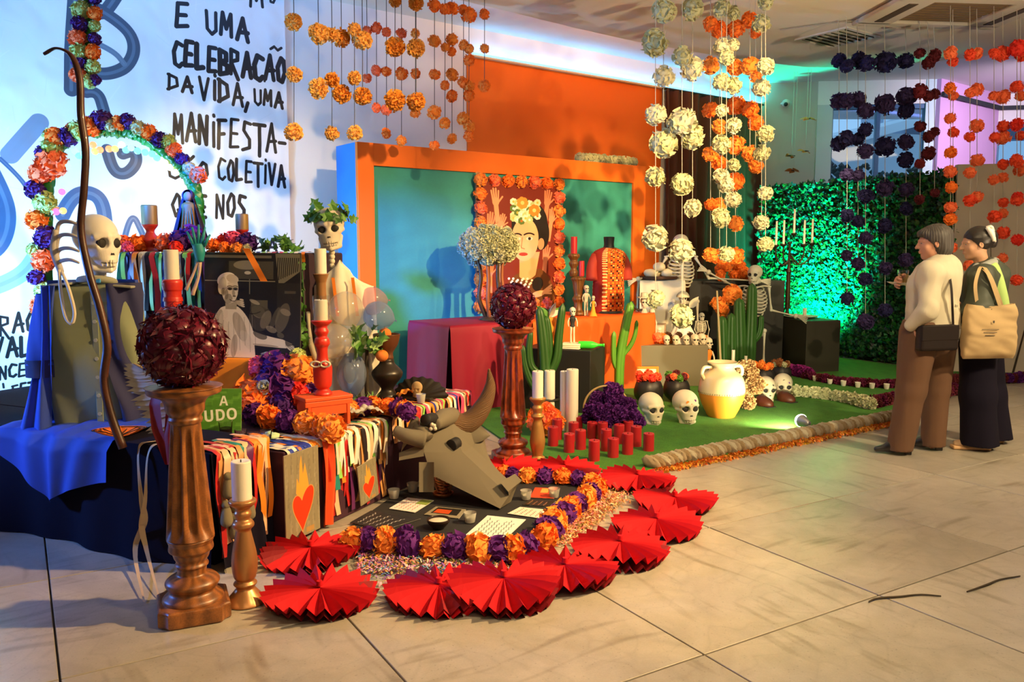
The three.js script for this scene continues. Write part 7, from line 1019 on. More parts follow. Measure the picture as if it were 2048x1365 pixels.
// paper rosettes
{
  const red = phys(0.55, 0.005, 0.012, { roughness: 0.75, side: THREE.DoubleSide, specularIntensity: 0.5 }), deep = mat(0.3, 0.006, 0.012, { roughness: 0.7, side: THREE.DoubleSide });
  const NP = 22, fan = (R, h, sag, ph) => { const pos = [], idx = []; const ns = 4; for (let i = 0; i <= NP * 2; i++) for (let s = 0; s <= ns; s++) { const a = i / (NP * 2) * 6.2832, ridge = i % 2 === 0, k = s / ns, rad = R * k * (ridge ? 1 : 0.88 + 0.12 * (1 - k)), y = h + (ridge ? 0.022 : -0.022) * Math.min(1, k * 1.5) - sag * k * k + 0.014 * Math.sin(a * 2 + ph) * k + 0.02 * (1 - k); pos.push(Math.cos(a) * rad, y, Math.sin(a) * rad); } for (let i = 0; i < NP * 2; i++) for (let s = 0; s < ns; s++) { const a = i * (ns + 1) + s, b = a + ns + 1; idx.push(a, b, a + 1, b, b + 1, a + 1); } const g = new THREE.BufferGeometry(); g.setAttribute('position', new THREE.Float32BufferAttribute(pos, 3)); g.setIndex(idx); const f = g.toNonIndexed(); f.computeVertexNormals(); return f; };
  const gt = [fan(0.232, 0.036, 0.004, 0), fan(0.236, 0.036, 0.0, 2), fan(0.23, 0.038, 0.006, 4)], gb = fan(0.222, 0.026, 0.004, 1);
  const list = [[622, 1118, 'red paper rosette at the foot of the heart picture'], [640, 1205, 'red paper rosette on the floor right of the near pedestal, frontmost at left'], [878, 1196, 'red paper rosette with pink shavings on it, front row middle'], [1008, 1196, 'red paper rosette right of the middle of the front row'], [1130, 1156, 'red paper rosette half under two neighbours at the front right bend'], [1240, 1114, 'red paper rosette at the right bend of the row'], [1313, 1062, 'red paper rosette third from the far end on the right'], [1350, 1014, 'red paper rosette reaching farthest right'], [1276, 972, 'red paper rosette touching the end of the straw roll'], [1130, 948, 'red paper rosette beside the green carpet edge'], [1008, 948, 'red paper rosette at the foot of the far pedestal']];
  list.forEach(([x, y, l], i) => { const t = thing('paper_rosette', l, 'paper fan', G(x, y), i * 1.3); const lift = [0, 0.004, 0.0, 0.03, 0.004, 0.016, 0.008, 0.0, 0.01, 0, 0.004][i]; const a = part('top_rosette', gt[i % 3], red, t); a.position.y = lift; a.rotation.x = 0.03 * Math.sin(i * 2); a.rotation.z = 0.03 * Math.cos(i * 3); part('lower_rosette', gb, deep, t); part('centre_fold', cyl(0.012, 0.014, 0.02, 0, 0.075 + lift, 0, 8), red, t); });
  // shavings
  const N = 4200, g = sheet((u, v) => V((u - 0.5) * 0.006, 0.006 * Math.sin(v * 4), (v - 0.5) * 0.028), 1, 4), im = new THREE.InstancedMesh(g, mat(1, 1, 1, { side: THREE.DoubleSide, roughness: 0.8 }), N), o = new THREE.Object3D(), c = new THREE.Color();
  const pal = [[0.75, 0.2, 0.5], [0.6, 0.4, 0.12], [0.8, 0.65, 0.5], [0.25, 0.1, 0.5], [0.1, 0.3, 0.5], [0.12, 0.16, 0.04], [0.85, 0.3, 0.2], [0.9, 0.45, 0.6], [0.5, 0.28, 0.06]], warm = [[0.85, 0.4, 0.16], [0.9, 0.55, 0.35], [0.6, 0.24, 0.06], [0.8, 0.2, 0.2], [0.3, 0.2, 0.06]];
  for (let i = 0; i < N; i++) { let p; const r = i / N; if (r < 0.55) p = G(rr(715, 1010), rr(1096, 1152)); else if (r < 0.9) { const u = rnd(); p = G(1105 + 125 * u + rr(-25, 35), 1085 - 95 * u + rr(-8, 16)); } else p = G(rr(745, 1060), rr(1130, 1175)); o.position.set(p.x, rr(0.006, r > 0.9 ? 0.012 : 0.03), p.z); o.rotation.set(rr(-0.6, 0.6), rr(0, 6.28), rr(-0.6, 0.6)); o.scale.setScalar(rr(0.6, 1.2)); o.updateMatrix(); im.setMatrixAt(i, o.matrix); const k = (r > 0.55 && r < 0.9 ? warm : pal); c.setRGB(...k[Math.floor(rnd() * k.length)]); im.setColorAt(i, c); }
  im.name = numbered('paper_shavings'); im.userData = { label: 'scattered bed of coloured paper shavings between garland and rosettes', category: 'shavings', kind: 'stuff' }; im.castShadow = im.receiveShadow = true; scene.add(im);
}
// thin dark twigs lying on the stone floor
for (const [pts, l] of [[[[1738, 1204], [1752, 1198], [1800, 1194], [1842, 1190], [1882, 1193]], 'thin dark forked twig on the pale floor at the right'], [[[1934, 1184], [1975, 1170], [2000, 1160], [2040, 1153]], 'thin dark twig on the pale floor at the right edge']]) single('twig', l, 'twig', vtube(pts.map(([x, y]) => G(x, y, 0.005)), [0.003, 0.005, 0.004, 0.003], 6, 16), mat(0.05, 0.035, 0.02));
// lettered plastic sheet on the long wall
{
  const x0 = -1.9, x1 = hit(W, 573, 200, 0.02).x, y1 = 3.93, y0 = hit(W, 60, 835, 0.02).y, TW = 2048, TH = Math.round(2048 * (y1 - y0) / (x1 - x0)), S = TW / (x1 - x0);
  const wx = (px, py) => { const p = hit(W, px, py, 0.02); return [(p.x - x0) * S, (y1 - p.y) * S]; };
  const FONT = { A: [[0, 10, 4, 0, 8, 10], [1.5, 6.5, 8, 6]], B: [[0, 0, 0, 10], [0, 0, 6, 1, 6, 4, 0, 5], [0, 5, 7, 6, 7, 9, 0, 10]], C: [[8, 1, 3, 0, 0, 4, 1, 9, 5, 10, 8, 8.5]], D: [[0, 0, 0, 10], [-1, 0, 6, 2, 7, 7, -1, 10]], E: [[1, 0, 0, 10], [1, 0, 7, 0], [0.5, 5, 6, 5], [0, 10, 7, 9.6]], F: [[1, 0, 0, 10], [0, 0, 7, -0.3], [0.5, 5, 5, 4.6]], G: [[8, 1, 3, 0, 0, 5, 2, 10, 7, 9, 7, 5.5, 4, 5.5]], I: [[2, 1.5, 2, 10], [2, -1.2, 2.2, -0.8]], L: [[0, 0, 0, 10, 6, 9.3]], M: [[0, 10, 1, 0, 4, 7, 7, 0, 8, 10]], N: [[0, 10, 0.5, 0, 6.5, 10, 7, 0]], O: [[4, 0, 0.5, 4, 1.5, 9, 5, 9.7, 7.5, 6, 6.5, 1, 4, 0]], P: [[0, 0, 0, 10], [0, 0, 6, 1, 6, 4.5, 0, 5.5]], Q: [[4, 0, 0, 5, 3, 10, 7, 7, 6, 1, 4, 0], [5, 7, 8, 10.5]], R: [[0, 0, 0, 10], [0, 0, 6, 1, 6, 4, 0, 5, 7, 12]], S: [[7, 0.5, 2, 0, 1, 3, 6, 6, 6, 9, 0, 10]], T: [[-1, 0, 9, 0], [4, 0, 4, 11]], U: [[0, 0, 0.5, 8, 4, 10, 7, 8, 7, 0]], V: [[0, 0, 3.5, 10, 7.5, 0]], Z: [[0, 0, 7, 0, 0, 10, 7, 9.5]], '-': [[0, 6, 5, 6]], ',': [[2, 9, 0, 13]], '~': [[0, -2, 3, -4, 6, -2, 9, -4]], "'": [[2, 0, 2.5, 3.5]] };
  const tex = canvas(TW, TH, (g, w, h) => {
    g.fillStyle = '#f1f3f5'; g.fillRect(0, 0, w, h);
    for (let i = 0; i < 420; i++) { g.strokeStyle = i % 2 ? '#ffffff' : '#dfe4e8'; g.globalAlpha = 0.35; g.lineWidth = 1 + (i % 4); const x = (i * 373) % w, y = (i * 619) % h; g.beginPath(); g.moveTo(x, y); g.lineTo(x + ((i * 29) % 120) - 60, y + ((i * 83) % 120) - 40); g.stroke(); } g.globalAlpha = 1;
    g.lineCap = 'round'; g.lineJoin = 'round';
    const brush = (pts, lw, col) => { const q = pts.map(([x, y]) => wx(x, y)); const st = (k, c) => { g.lineWidth = k; g.strokeStyle = c; g.beginPath(); g.moveTo(...q[0]); for (let i = 1; i < q.length - 1; i++) { const mx = (q[i][0] + q[i + 1][0]) / 2, my = (q[i][1] + q[i + 1][1]) / 2; g.quadraticCurveTo(...q[i], mx, my); } g.lineTo(...q[q.length - 1]); g.stroke(); }; st(lw, col); g.globalAlpha = 0.5; st(lw * 0.25, '#7d93a8'); g.globalAlpha = 1; };
    const gb = '#46566a', bb = '#3f5f86';
    brush([[150, -10], [143, 90], [142, 180]], 52, gb); brush([[240, -20], [225, 5], [205, 30], [190, 20]], 46, gb); brush([[200, 20], [250, 50], [272, 95], [255, 135], [215, 150], [185, 145]], 48, gb); brush([[200, 90], [230, 105], [248, 128]], 22, '#6d8196');
    brush([[172, 185], [195, 180], [208, 225]], 44, gb); brush([[214, 300], [222, 340], [250, 352], [275, 325], [268, 300], [245, 308]], 46, gb);
    brush([[125, 430], [140, 395], [175, 382], [205, 400], [212, 460]], 54, bb); brush([[20, 310], [62, 262], [78, 245]], 66, '#7f94ad'); brush([[0, 318], [40, 355], [58, 385]], 16, bb); brush([[-40, 300], [5, 380], [20, 440], [0, 500], [-60, 525]], 54, bb); brush([[-30, 580], [40, 560], [80, 500]], 60, '#9db9d6'); brush([[250, 470], [262, 420], [285, 470]], 24, bb);
    const word = (txt, xa, ya, xb, yb, hp, lw) => { const n = txt.length; let adv = []; for (const ch of txt) adv.push(ch === ' ' ? 6 : 'I'.includes(ch) ? 6 : ',' === ch || "'" === ch ? 5 : 'M' === ch ? 12 : 11); const tot = adv.reduce((a, b) => a + b, 0) - 2; let c = 0; for (let i = 0; i < n; i++) { const gl = FONT[txt[i]]; if (gl) for (const s of gl) { const pts = []; const jit = ((i * 37 + n * 11) % 7 - 3) * 0.02; for (let k = 0; k < s.length; k += 2) { const u = (c + s[k] + 0.06 * s[k + 1] * jit * 10) / tot, px = xa + (xb - xa) * u, py = ya + (yb - ya) * u + (s[k + 1] / 10 + jit) * hp; pts.push([px, py]); } const q = pts.map(([x, y]) => wx(x, y)); for (const [k, al] of [[lw, 1], [lw * 0.7, 1]]) { g.globalAlpha = al; g.lineWidth = k * (0.85 + 0.3 * ((i * 17) % 5) / 5); g.strokeStyle = '#14181c'; g.beginPath(); g.moveTo(...q[0]); for (let m = 1; m < q.length; m++) g.lineTo(...q[m]); g.stroke(); } } c += adv[i]; } };
    word('M', 500, -28, 530, -26, 40, 15); word('O', 538, -18, 552, -18, 24, 12); word('E', 352, 6, 380, 8, 46, 20); word("'", 372, -18, 378, -18, 20, 12); word('UMA', 412, 20, 498, 42, 44, 17);
    word('CELEBRACAO', 347, 82, 572, 120, 48, 20); word(',', 528, 110, 533, 112, 40, 12); word('~', 540, 104, 562, 108, 30, 13); word('DA', 338, 150, 386, 156, 30, 14); word('VIDA,', 398, 152, 498, 170, 44, 15); word('UMA', 508, 178, 566, 188, 30, 13);
    word('MANIFESTA-', 346, 226, 578, 256, 56, 15); word('~', 366, 325, 386, 328, 38, 15); word('CAO', 336, 318, 418, 328, 36, 13); word('COLETIVA', 436, 316, 570, 332, 42, 13); word('QUE', 344, 386, 415, 394, 44, 15); word('NOS', 432, 388, 494, 394, 46, 14); word('DA', 510, 474, 556, 480, 26, 12);
    word('RAC', 0, 632, 76, 624, 38, 11); word(',', 60, 644, 66, 643, 30, 8); word('VALD', -14, 678, 92, 668, 38, 13); word('ENCENO', -20, 736, 92, 722, 25, 9); word("'", 2, 768, 8, 767, 22, 9); word('FEZ', 24, 772, 70, 764, 22, 9); word('TROPICA', 6, 806, 92, 794, 29, 9); word("'", 54, 790, 58, 787, 9, 7);
  });
  const t = thing('lettered_sheet', 'large white plastic sheet with black hand-painted Portuguese lettering and blue brush strokes', 'banner', W.position.clone(), W.turn);
  part('sheet', sheet((u, v) => V(x0 + (x1 - x0) * u, y0 + (y1 - y0) * v, 0.03 + 0.012 * nz(u * 5, v * 4, 1) + 0.009 * nz(u * 22, v * 19, 4) + 0.004 * nz(u * 47, v * 40, 9)), 150, 130), phys(1, 1, 1, { map: tex, roughness: 0.42, side: THREE.DoubleSide }), t);
  const sk = struct('baseboard_left', box(7, y0 - 0.02, 0.02, x0 + 2, (y0 - 0.02) / 2 + 0.001, 0.011, 0.002), mat(0.02, 0.05, 0.09)); sk.position.copy(W.position); sk.rotation.y = W.turn;
}
// ---------- hanging pompom strands ----------
const threadM = mat(0.5, 0.48, 0.42), threadD = mat(0.09, 0.08, 0.07);
function strand(label, x, z, list, ms, group, tm = threadM, geo) {
  const top = D(x, 0, z), cy = inSlab(top.x, z) ? 3.7 : TOP, t = thing('pompom_strand', label, 'garland', V(top.x, cy, -z), 0, group);
  let lo = cy; list.forEach(([px, y, r], i) => { const p = D(px, y, z), rad = r / FOCAL * z; addPom(t, rad, p.x - top.x, p.y - cy, rr(-0.01, 0.01), ms[i % ms.length], 'pompom', geo ? geo[i % geo.length] : undefined); lo = Math.min(lo, p.y); });
  const pts = [V(0, 0, 0), ...list.slice().sort((a, b) => a[1] - b[1]).map(([px, y]) => { const p = D(px, y, z); return V(p.x - top.x, p.y - cy, 0); }).filter((p) => p.y < -0.1)]; if (pts.length < 2) pts.push(V(0, lo - cy - 0.05, 0));
  part('thread', tube(pts, 0.0032, 5, 24), tm, t);
}
const L = (x, arr) => arr.map((a) => (Array.isArray(a) && a.length === 3 ? a : [x, a[0], a[1]]));
{
  const g = 'golden crinkled pompom strands beside the lettering', gm = [C.gold, C.gold2];
  strand('golden pompom strand at the right edge of the lettered sheet, three balls', 588, 6.3, L(588, [[44, 16], [149, 15], [265, 17]]), [C.gold], g, threadD, CURLY);
  strand('golden pompom strand with two large balls, second from the lettering', 637, 6.3, L(637, [[67, 19], [177, 18]]), [C.gold], g, threadD, CURLY);
  strand('golden pompom strand with three balls, third from the lettering', 664, 6.4, L(664, [[69, 15], [159, 14], [267, 14]]), gm, g, threadD, CURLY);
  strand('dark golden pompom strand with two balls, fourth from the lettering', 683, 6.5, L(683, [[76, 17], [188, 18]]), [C.gold2], g, threadD, CURLY);
  strand('golden pompom strand whose lowest ball touches the panel top, fifth from the lettering', 709, 6.4, L(709, [[60, 14], [156, 13], [266, 14]]), [C.gold], g, threadD, CURLY);
  strand('dark golden pompom strand with two balls, sixth from the lettering', 725, 6.5, L(725, [[81, 18], [193, 17]]), gm, g, threadD, CURLY);
  strand('dark golden pompom strand with large balls above the panel corner', 790, 6.7, L(790, [[1, 11], [95, 18], [202, 19]]), [C.gold2], g, threadD, CURLY);
  strand('dark golden pompom strand with large balls above the panel, farthest right of the golden', 832, 6.7, L(832, [[6, 14], [97, 17], [204, 18]]), [C.gold2, C.gold], g, threadD, CURLY);
  const o = 'small orange pompom strands left of the orange wall', co = [C.coral, C.orange], oo = [C.orange, C.orange2];
  strand('short strand of two small coral pompoms, leftmost of the small ones', 734, 7.4, L(734, [[62, 9], [157, 9]]), [C.coral], o, threadD);
  strand('strand of three small coral pompoms, second of the small ones', 753, 7.4, L(753, [[56, 10], [141, 10], [216, 9]]), [C.coral], o, threadD);
  strand('strand of four small coral and orange pompoms, third of the small ones', 773, 7.4, L(773, [[64, 9], [143, 10], [220, 12], [267, 10]]), co, o, threadD);
  strand('strand of three small orange pompoms, fourth of the small ones', 803, 7.5, L(803, [[66, 10], [147, 12], [282, 10]]), [C.coral, C.orange, C.orange2], o, threadD);
  strand('strand of three small narrow orange pompoms, fifth of the small ones', 831, 7.5, L(831, [[67, 9], [147, 10], [226, 10]]), [C.orange2, C.orange], o, threadD);
  strand('strand of five orange pompoms above the panel, sixth of the small ones', 869, 7.3, L(869, [[11, 13], [82, 12], [149, 11], [225, 13], [291, 10]]), oo, o, threadD);
  strand('strand of four orange pompoms, fourth from the orange wall', 890, 7.35, L(890, [[19, 10], [94, 9], [171, 9], [247, 11]]), oo, o, threadD);
  strand('strand of six orange pompoms, third from the orange wall', 904, 7.4, L(904, [[16, 13], [80, 12], [104, 9], [149, 12], [192, 11], [277, 10]]), oo, o, threadD);
  strand('strand of four orange pompoms, second from the orange wall edge', 927, 7.8, L(927, [[19, 10], [90, 10], [165, 11], [238, 12]]), oo, o, threadD);
  strand('strand of seven orange pompoms along the left edge of the orange wall', 938, 7.8, L(938, [[30, 14], [98, 9], [120, 11], [173, 12], [192, 11], [253, 12], [272, 11]]), oo, o, threadD);
  strand('strand of three orange pompoms in front of the orange wall', 969, 7.8, L(969, [[28, 10], [97, 9], [172, 12]]), oo, o, threadD);
}
{
  const g = 'white pompom strands before the brown curtain', w = [C.cream, C.white];
  strand('strand of white pompoms above the bread tray, leftmost white one', 1311, 7.2, L(1311, [[86, 27], [229, 21], [354, 20], [476, 25], [598, 18]]), w, g);
  strand('strand of three white pompoms just right of the leftmost white strand', 1327, 7.3, L(1327, [[22, 23], [154, 20], [287, 27]]), w, g);
  strand('strand of white pompoms hanging in front of the left skeleton', 1364, 7.2, L(1364, [[112, 19], [244, 27], [368, 24], [502, 24], [633, 24]]), w, g);
  strand('strand of four white pompoms right of the left skeleton', 1385, 7.3, L(1385, [[18, 20], [136, 23], [274, 24], [417, 18]]), w, g);
  strand('strand of seven white pompoms amid the orange ones, left of the pair', 1443, 7.3, L(1443, [[16, 17], [94, 16], [164, 16], [222, 12], [290, 19], [353, 16], [435, 19]]), w, g);
  strand('strand of six white pompoms amid the orange ones, right of the pair', 1466, 7.4, L(1466, [[27, 14], [91, 13], [171, 16], [252, 16], [331, 13], [400, 16]]), w, g);
  strand('strand of three white pompoms between the paired white strands', 1453, 7.25, L(1453, [[115, 15], [371, 16], [509, 15]]), w, g);
  strand('strand of four white pompoms at the curtain right edge, left of two', 1523, 7.4, L(1523, [[47, 17], [175, 18], [307, 16], [445, 16]]), w, g);
  strand('strand of five white pompoms beside the leaf wall, right of two', 1531, 7.2, L(1531, [[3, 16], [132, 17], [268, 16], [387, 15], [489, 15]]), w, g);
  const o = 'orange pompom strands among the white ones', oo = [C.orange, C.orange2];
  strand('strand of six orange pompoms, leftmost of the orange among white', 1421, 7.8, L(1421, [[49, 15], [131, 16], [220, 15], [309, 16], [409, 12], [510, 15]]), oo, o);
  strand('strand of five orange pompoms, second of the orange among white', 1439, 7.85, L(1439, [[59, 16], [254, 14], [327, 15], [411, 14], [514, 16]]), oo, o);
  strand('strand of seven orange pompoms, third of the orange among white', 1471, 7.85, L(1471, [[59, 16], [134, 15], [211, 18], [291, 19], [364, 19], [447, 15], [512, 17]]), oo, o);
  strand('strand of four orange pompoms, fourth of the orange among white', 1500, 7.75, L(1500, [[40, 16], [131, 17], [220, 17], [307, 15]]), oo, o);
  strand('strand of four orange pompoms, rightmost of the orange among white', 1511, 7.9, L(1511, [[66, 12], [152, 13], [246, 15], [333, 14]]), oo, o);
}
{
  const g = 'dark violet pompom strands before the leaf wall', n = [C.navy, tissue(0.03, 0.016, 0.1)];
  strand('short dark violet pompom strand, leftmost before the window', 1678, 8.6, L(1678, [[121, 13], [202, 15], [288, 15]]), n, g);
  strand('long dark violet pompom strand, second from the left', 1694, 8.5, L(1694, [[132, 13], [201, 15], [277, 15], [350, 13], [431, 13], [511, 12], [597, 13]]), n, g);
  strand('long dark violet pompom strand, third from the left', 1716, 8.6, L(1716, [[121, 15], [199, 15], [279, 13], [351, 12], [443, 13], [528, 13]]), n, g);
  strand('long dark violet pompom strand reaching lowest, fourth from the left', 1731, 8.5, L(1731, [[127, 16], [222, 15], [259, 13], [302, 15], [392, 15], [477, 13], [559, 14], [644, 16]]), n, g);
  strand('dark violet pompom strand with the largest balls, fifth from the left', 1770, 8.6, L(1770, [[125, 20], [209, 19], [294, 19], [377, 17], [452, 14], [537, 13], [621, 13]]), n, g);
  strand('dark violet pompom strand left of the first woman, rightmost violet', 1812, 8.6, L(1812, [[121, 15], [195, 18], [222, 15], [284, 16], [320, 15], [380, 14], [418, 13], [521, 14]]), n, g);
  const m = 'maroon pompom strands before the lilac wall';
  strand('maroon pompom strand, leftmost of the three maroon', 1840, 8.5, L(1840, [[106, 10], [183, 15], [253, 11], [328, 10], [399, 10]]), [C.maroon, tissue(0.22, 0.015, 0.03)], m);
  strand('maroon pompom strand, middle of the three maroon', 1857, 8.5, L(1857, [[125, 12], [192, 10], [274, 11], [307, 14]]), [C.maroon], m);
  strand('maroon pompom strand, rightmost of the three maroon', 1869, 8.6, L(1869, [[111, 12], [188, 10], [264, 9], [386, 9]]), [C.maroon], m);
  const r = 'red orange pompom strands before the beige partition', a = [C.redor, C.coral], b = [C.red, C.redor], hz = 8.0;
  strand('orange pompom strand directly above the first woman, more balls', 1901, hz, L(1901, [[106, 12], [176, 11], [237, 10], [305, 12], [343, 12], [375, 11], [415, 12], [438, 12]]), [C.coral, C.orange], r);
  strand('orange pompom strand behind the first woman head, fewer balls', 1906, hz + 0.1, L(1906, [[122, 10], [193, 9], [265, 10], [496, 10]]), a, r);
  strand('red orange pompom strand between the two women', 1940, hz, L(1940, [[109, 11], [186, 10], [274, 10], [346, 11], [401, 12], [532, 13]]), a, r);
  strand('coral pompom strand above the second woman', 1954, hz + 0.1, L(1954, [[107, 11], [180, 12], [252, 13], [321, 13], [394, 12]]), [C.coral], r);
  strand('red orange pompom strand right of the second woman head, left of two', 1988, hz, L(1988, [[107, 10], [192, 10], [275, 10], [360, 10], [434, 13]]), a, r);
  strand('red orange pompom strand right of the second woman head, right of two', 2006, hz + 0.1, L(2006, [[107, 15], [194, 13], [253, 11], [277, 13], [329, 10], [355, 10], [405, 10], [427, 10], [466, 12], [517, 10]]), a, r);
  strand('deep red pompom strand, rightmost in the picture', 2034, hz, L(2034, [[97, 17], [173, 12], [249, 13], [321, 13], [394, 10], [400, 12], [480, 12], [561, 11]]), b, r);
  strand('red orange pompom strand just behind the rightmost one', 2041, hz + 0.15, L(2041, [[110, 12], [192, 10], [272, 10], [341, 12]]), a, r);
}
// paper butterflies hanging in the far corner
{
  const wing = leafGeo(0.13, 0.1, 0.2), bm = mat(0.8, 0.28, 0.06, { side: THREE.DoubleSide });
  [[1619, 238, 11.6, 'orange hanging paper butterfly, highest in the far corner'], [1611, 303, 11.6, 'orange hanging paper butterfly, largest in the far corner'], [1583, 312, 11.8, 'orange hanging paper butterfly, leftmost in the far corner'], [1588, 342, 11.8, 'orange hanging paper butterfly, lowest in the far corner']].forEach(([x, y, z, l], i) => { const t = thing('paper_butterfly', l, 'butterfly', D(x, y, z), i * 0.7, 'paper butterflies in the far corner'); for (const s of [-1, 1]) for (const k of [0, 1]) { const w = part('wing', wing, bm, t); w.rotation.set(-1.1, 0, s * (1.1 + k * 0.7)); w.scale.setScalar(k ? 0.75 : 1); } part('body', vtube([V(0, 0, 0.05), V(0, 0.005, 0), V(0, 0, -0.06)], [0.004, 0.008, 0.004], 6, 6), black, t); part('thread', tube([V(0, 0, 0), V(0, (TOP - t.position.y) / 2, 0), V(0, TOP - t.position.y, 0)], 0.0018, 4, 4), threadM, t); });
}
// ---------- the two visitors ----------
function headGeo() {                                   // 1 unit from chin to crown, facing +z
  return sdfMesh((x, y, z) => {
    const ax = Math.abs(x);
    let d = ell(x, y, z, 0, 0.13, -0.07, 0.335, 0.37, 0.42);
    d = smin(d, ell(x, y, z, 0, -0.12, 0.1, 0.27, 0.35, 0.28), 0.1);
    d = smin(d, ell(x, y, z, 0, -0.39, 0.24, 0.1, 0.09, 0.1), 0.1);
    d = smin(d, ell(ax, y, z, 0.17, -0.12, 0.24, 0.1, 0.09, 0.08), 0.08);
    d = smin(d, cap(x, y, z, V(0, 0.06, 0.36), V(0, -0.1, 0.455), 0.03, 0.045), 0.05); d = smin(d, ell(ax, y, z, 0.05, -0.115, 0.4, 0.035, 0.03, 0.04), 0.03);
    d = smin(d, ell(x, y, z, 0, -0.225, 0.375, 0.085, 0.022, 0.035), 0.025); d = smin(d, ell(x, y, z, 0, -0.265, 0.365, 0.075, 0.025, 0.035), 0.025);
    d = Math.max(d, -ell(ax, y, z, 0.135, 0.02, 0.42, 0.075, 0.045, 0.07));
    d = smin(d, cap(ax, y, z, V(0.05, 0.09, 0.36), V(0.2, 0.08, 0.29), 0.03, 0.022), 0.05);
    let e = ell(ax, y, z, 0.335, -0.04, -0.04, 0.035, 0.105, 0.065); e = Math.max(e, -ell(ax, y, z, 0.37, -0.02, -0.02, 0.03, 0.06, 0.035)); d = smin(d, e, 0.02);
    d = smin(d, cap(x, y, z, V(0, -0.3, -0.08), V(0, -0.85, -0.16), 0.2, 0.22), 0.1);
    return d;
  }, 0, -0.15, 0, 0.72, 72);
}
const HEAD = headGeo();
function handGeo(curl) {                                // palm at origin, fingers along +y, palm faces +z, thumb to +x; about 0.18 m long
  const J = [];
  J.push([V(0, -0.03, 0), V(0, 0.045, 0), 0.026, 0.034]); J.push([V(-0.018, 0.0, 0), V(-0.022, 0.055, 0), 0.016, 0.016]); J.push([V(0.02, 0, 0), V(0.024, 0.06, 0), 0.016, 0.015]);
  [[-0.03, 0.056, 0.056], [-0.01, 0.066, 0.07], [0.01, 0.068, 0.078], [0.029, 0.062, 0.07]].forEach(([x, y, l], i) => { let p = V(x, y - 0.012, 0), a = 0.12 + curl * 0.3; for (let k = 0; k < 3; k++) { const q = p.clone().add(V(x * 0.06, Math.cos(a) * l * (0.44 - k * 0.08), Math.sin(a) * l * (0.44 - k * 0.08))); J.push([p, q, 0.0095 - k * 0.001, 0.009 - k * 0.001]); p = q; a += curl * 0.75; } });
  { let p = V(0.026, -0.005, 0.006); for (const [q, r] of [[V(0.052, 0.022, 0.022), 0.012], [V(0.062, 0.05, 0.034), 0.0095]]) { J.push([p, q, r + 0.002, r]); p = q; } }
  return sdfMesh((x, y, z) => { let d = 1; for (let i = 0; i < J.length; i++) { const c = cap(x, y, i < 3 ? z * 1.55 : z, J[i][0], J[i][1], J[i][2], J[i][3]); d = i < 3 ? smin(d, c, 0.02) : smin(d, c, 0.006); } return smin(d, cap(x, y, z, V(0, -0.03, 0), V(0, -0.09, 0), 0.021, 0.024), 0.02); }, 0, 0.03, 0.01, 0.13, 76);
}
function sdfBones(bones, k, box, res) { const f = (x, y, z) => { let d = 9; for (const b of bones) d = smin(d, b.length === 6 ? (() => { const q = b[5]; return ell(x, y, z, b[0].x, b[0].y, b[0].z, b[1], b[2], b[3]); })() : cap(x, y, z, b[0], b[1], b[2], b[3]), b[4] || k); return d; }; return sdfMesh(f, box[0], box[1], box[2], box[3], res); }
function person(label, O) { const t = thing('person', label, 'person', O); return t; }
const skin1 = mat(0.52, 0.25, 0.16, { roughness: 0.5 }), skin2 = mat(0.5, 0.27, 0.16, { roughness: 0.5 });
function buildHead(t, pos, turn, tilt, size, skin, hairM, hairF, extra) {
  const h = part('head', HEAD, skin, t); h.position.copy(pos); h.rotation.set(tilt, turn, 0, 'YXZ'); h.scale.setScalar(size);
  for (const s of [-1, 1]) { const e = part('eye', ball(0.038, s * 0.13, 0.02, 0.312, 12, 8), mat(0.32, 0.27, 0.24, { roughness: 0.2 }), h); part('iris', ball(0.018, s * 0.13, 0.02, 0.338, 8, 6), mat(0.02, 0.012, 0.01, { roughness: 0.15 }), e); }
  const hr = part('hair', sdfMesh(hairF, 0, 0, -0.1, 0.72, 64), hairM, t); hr.position.copy(pos); hr.rotation.set(tilt, turn, 0, 'YXZ'); hr.scale.setScalar(size); return h;
}
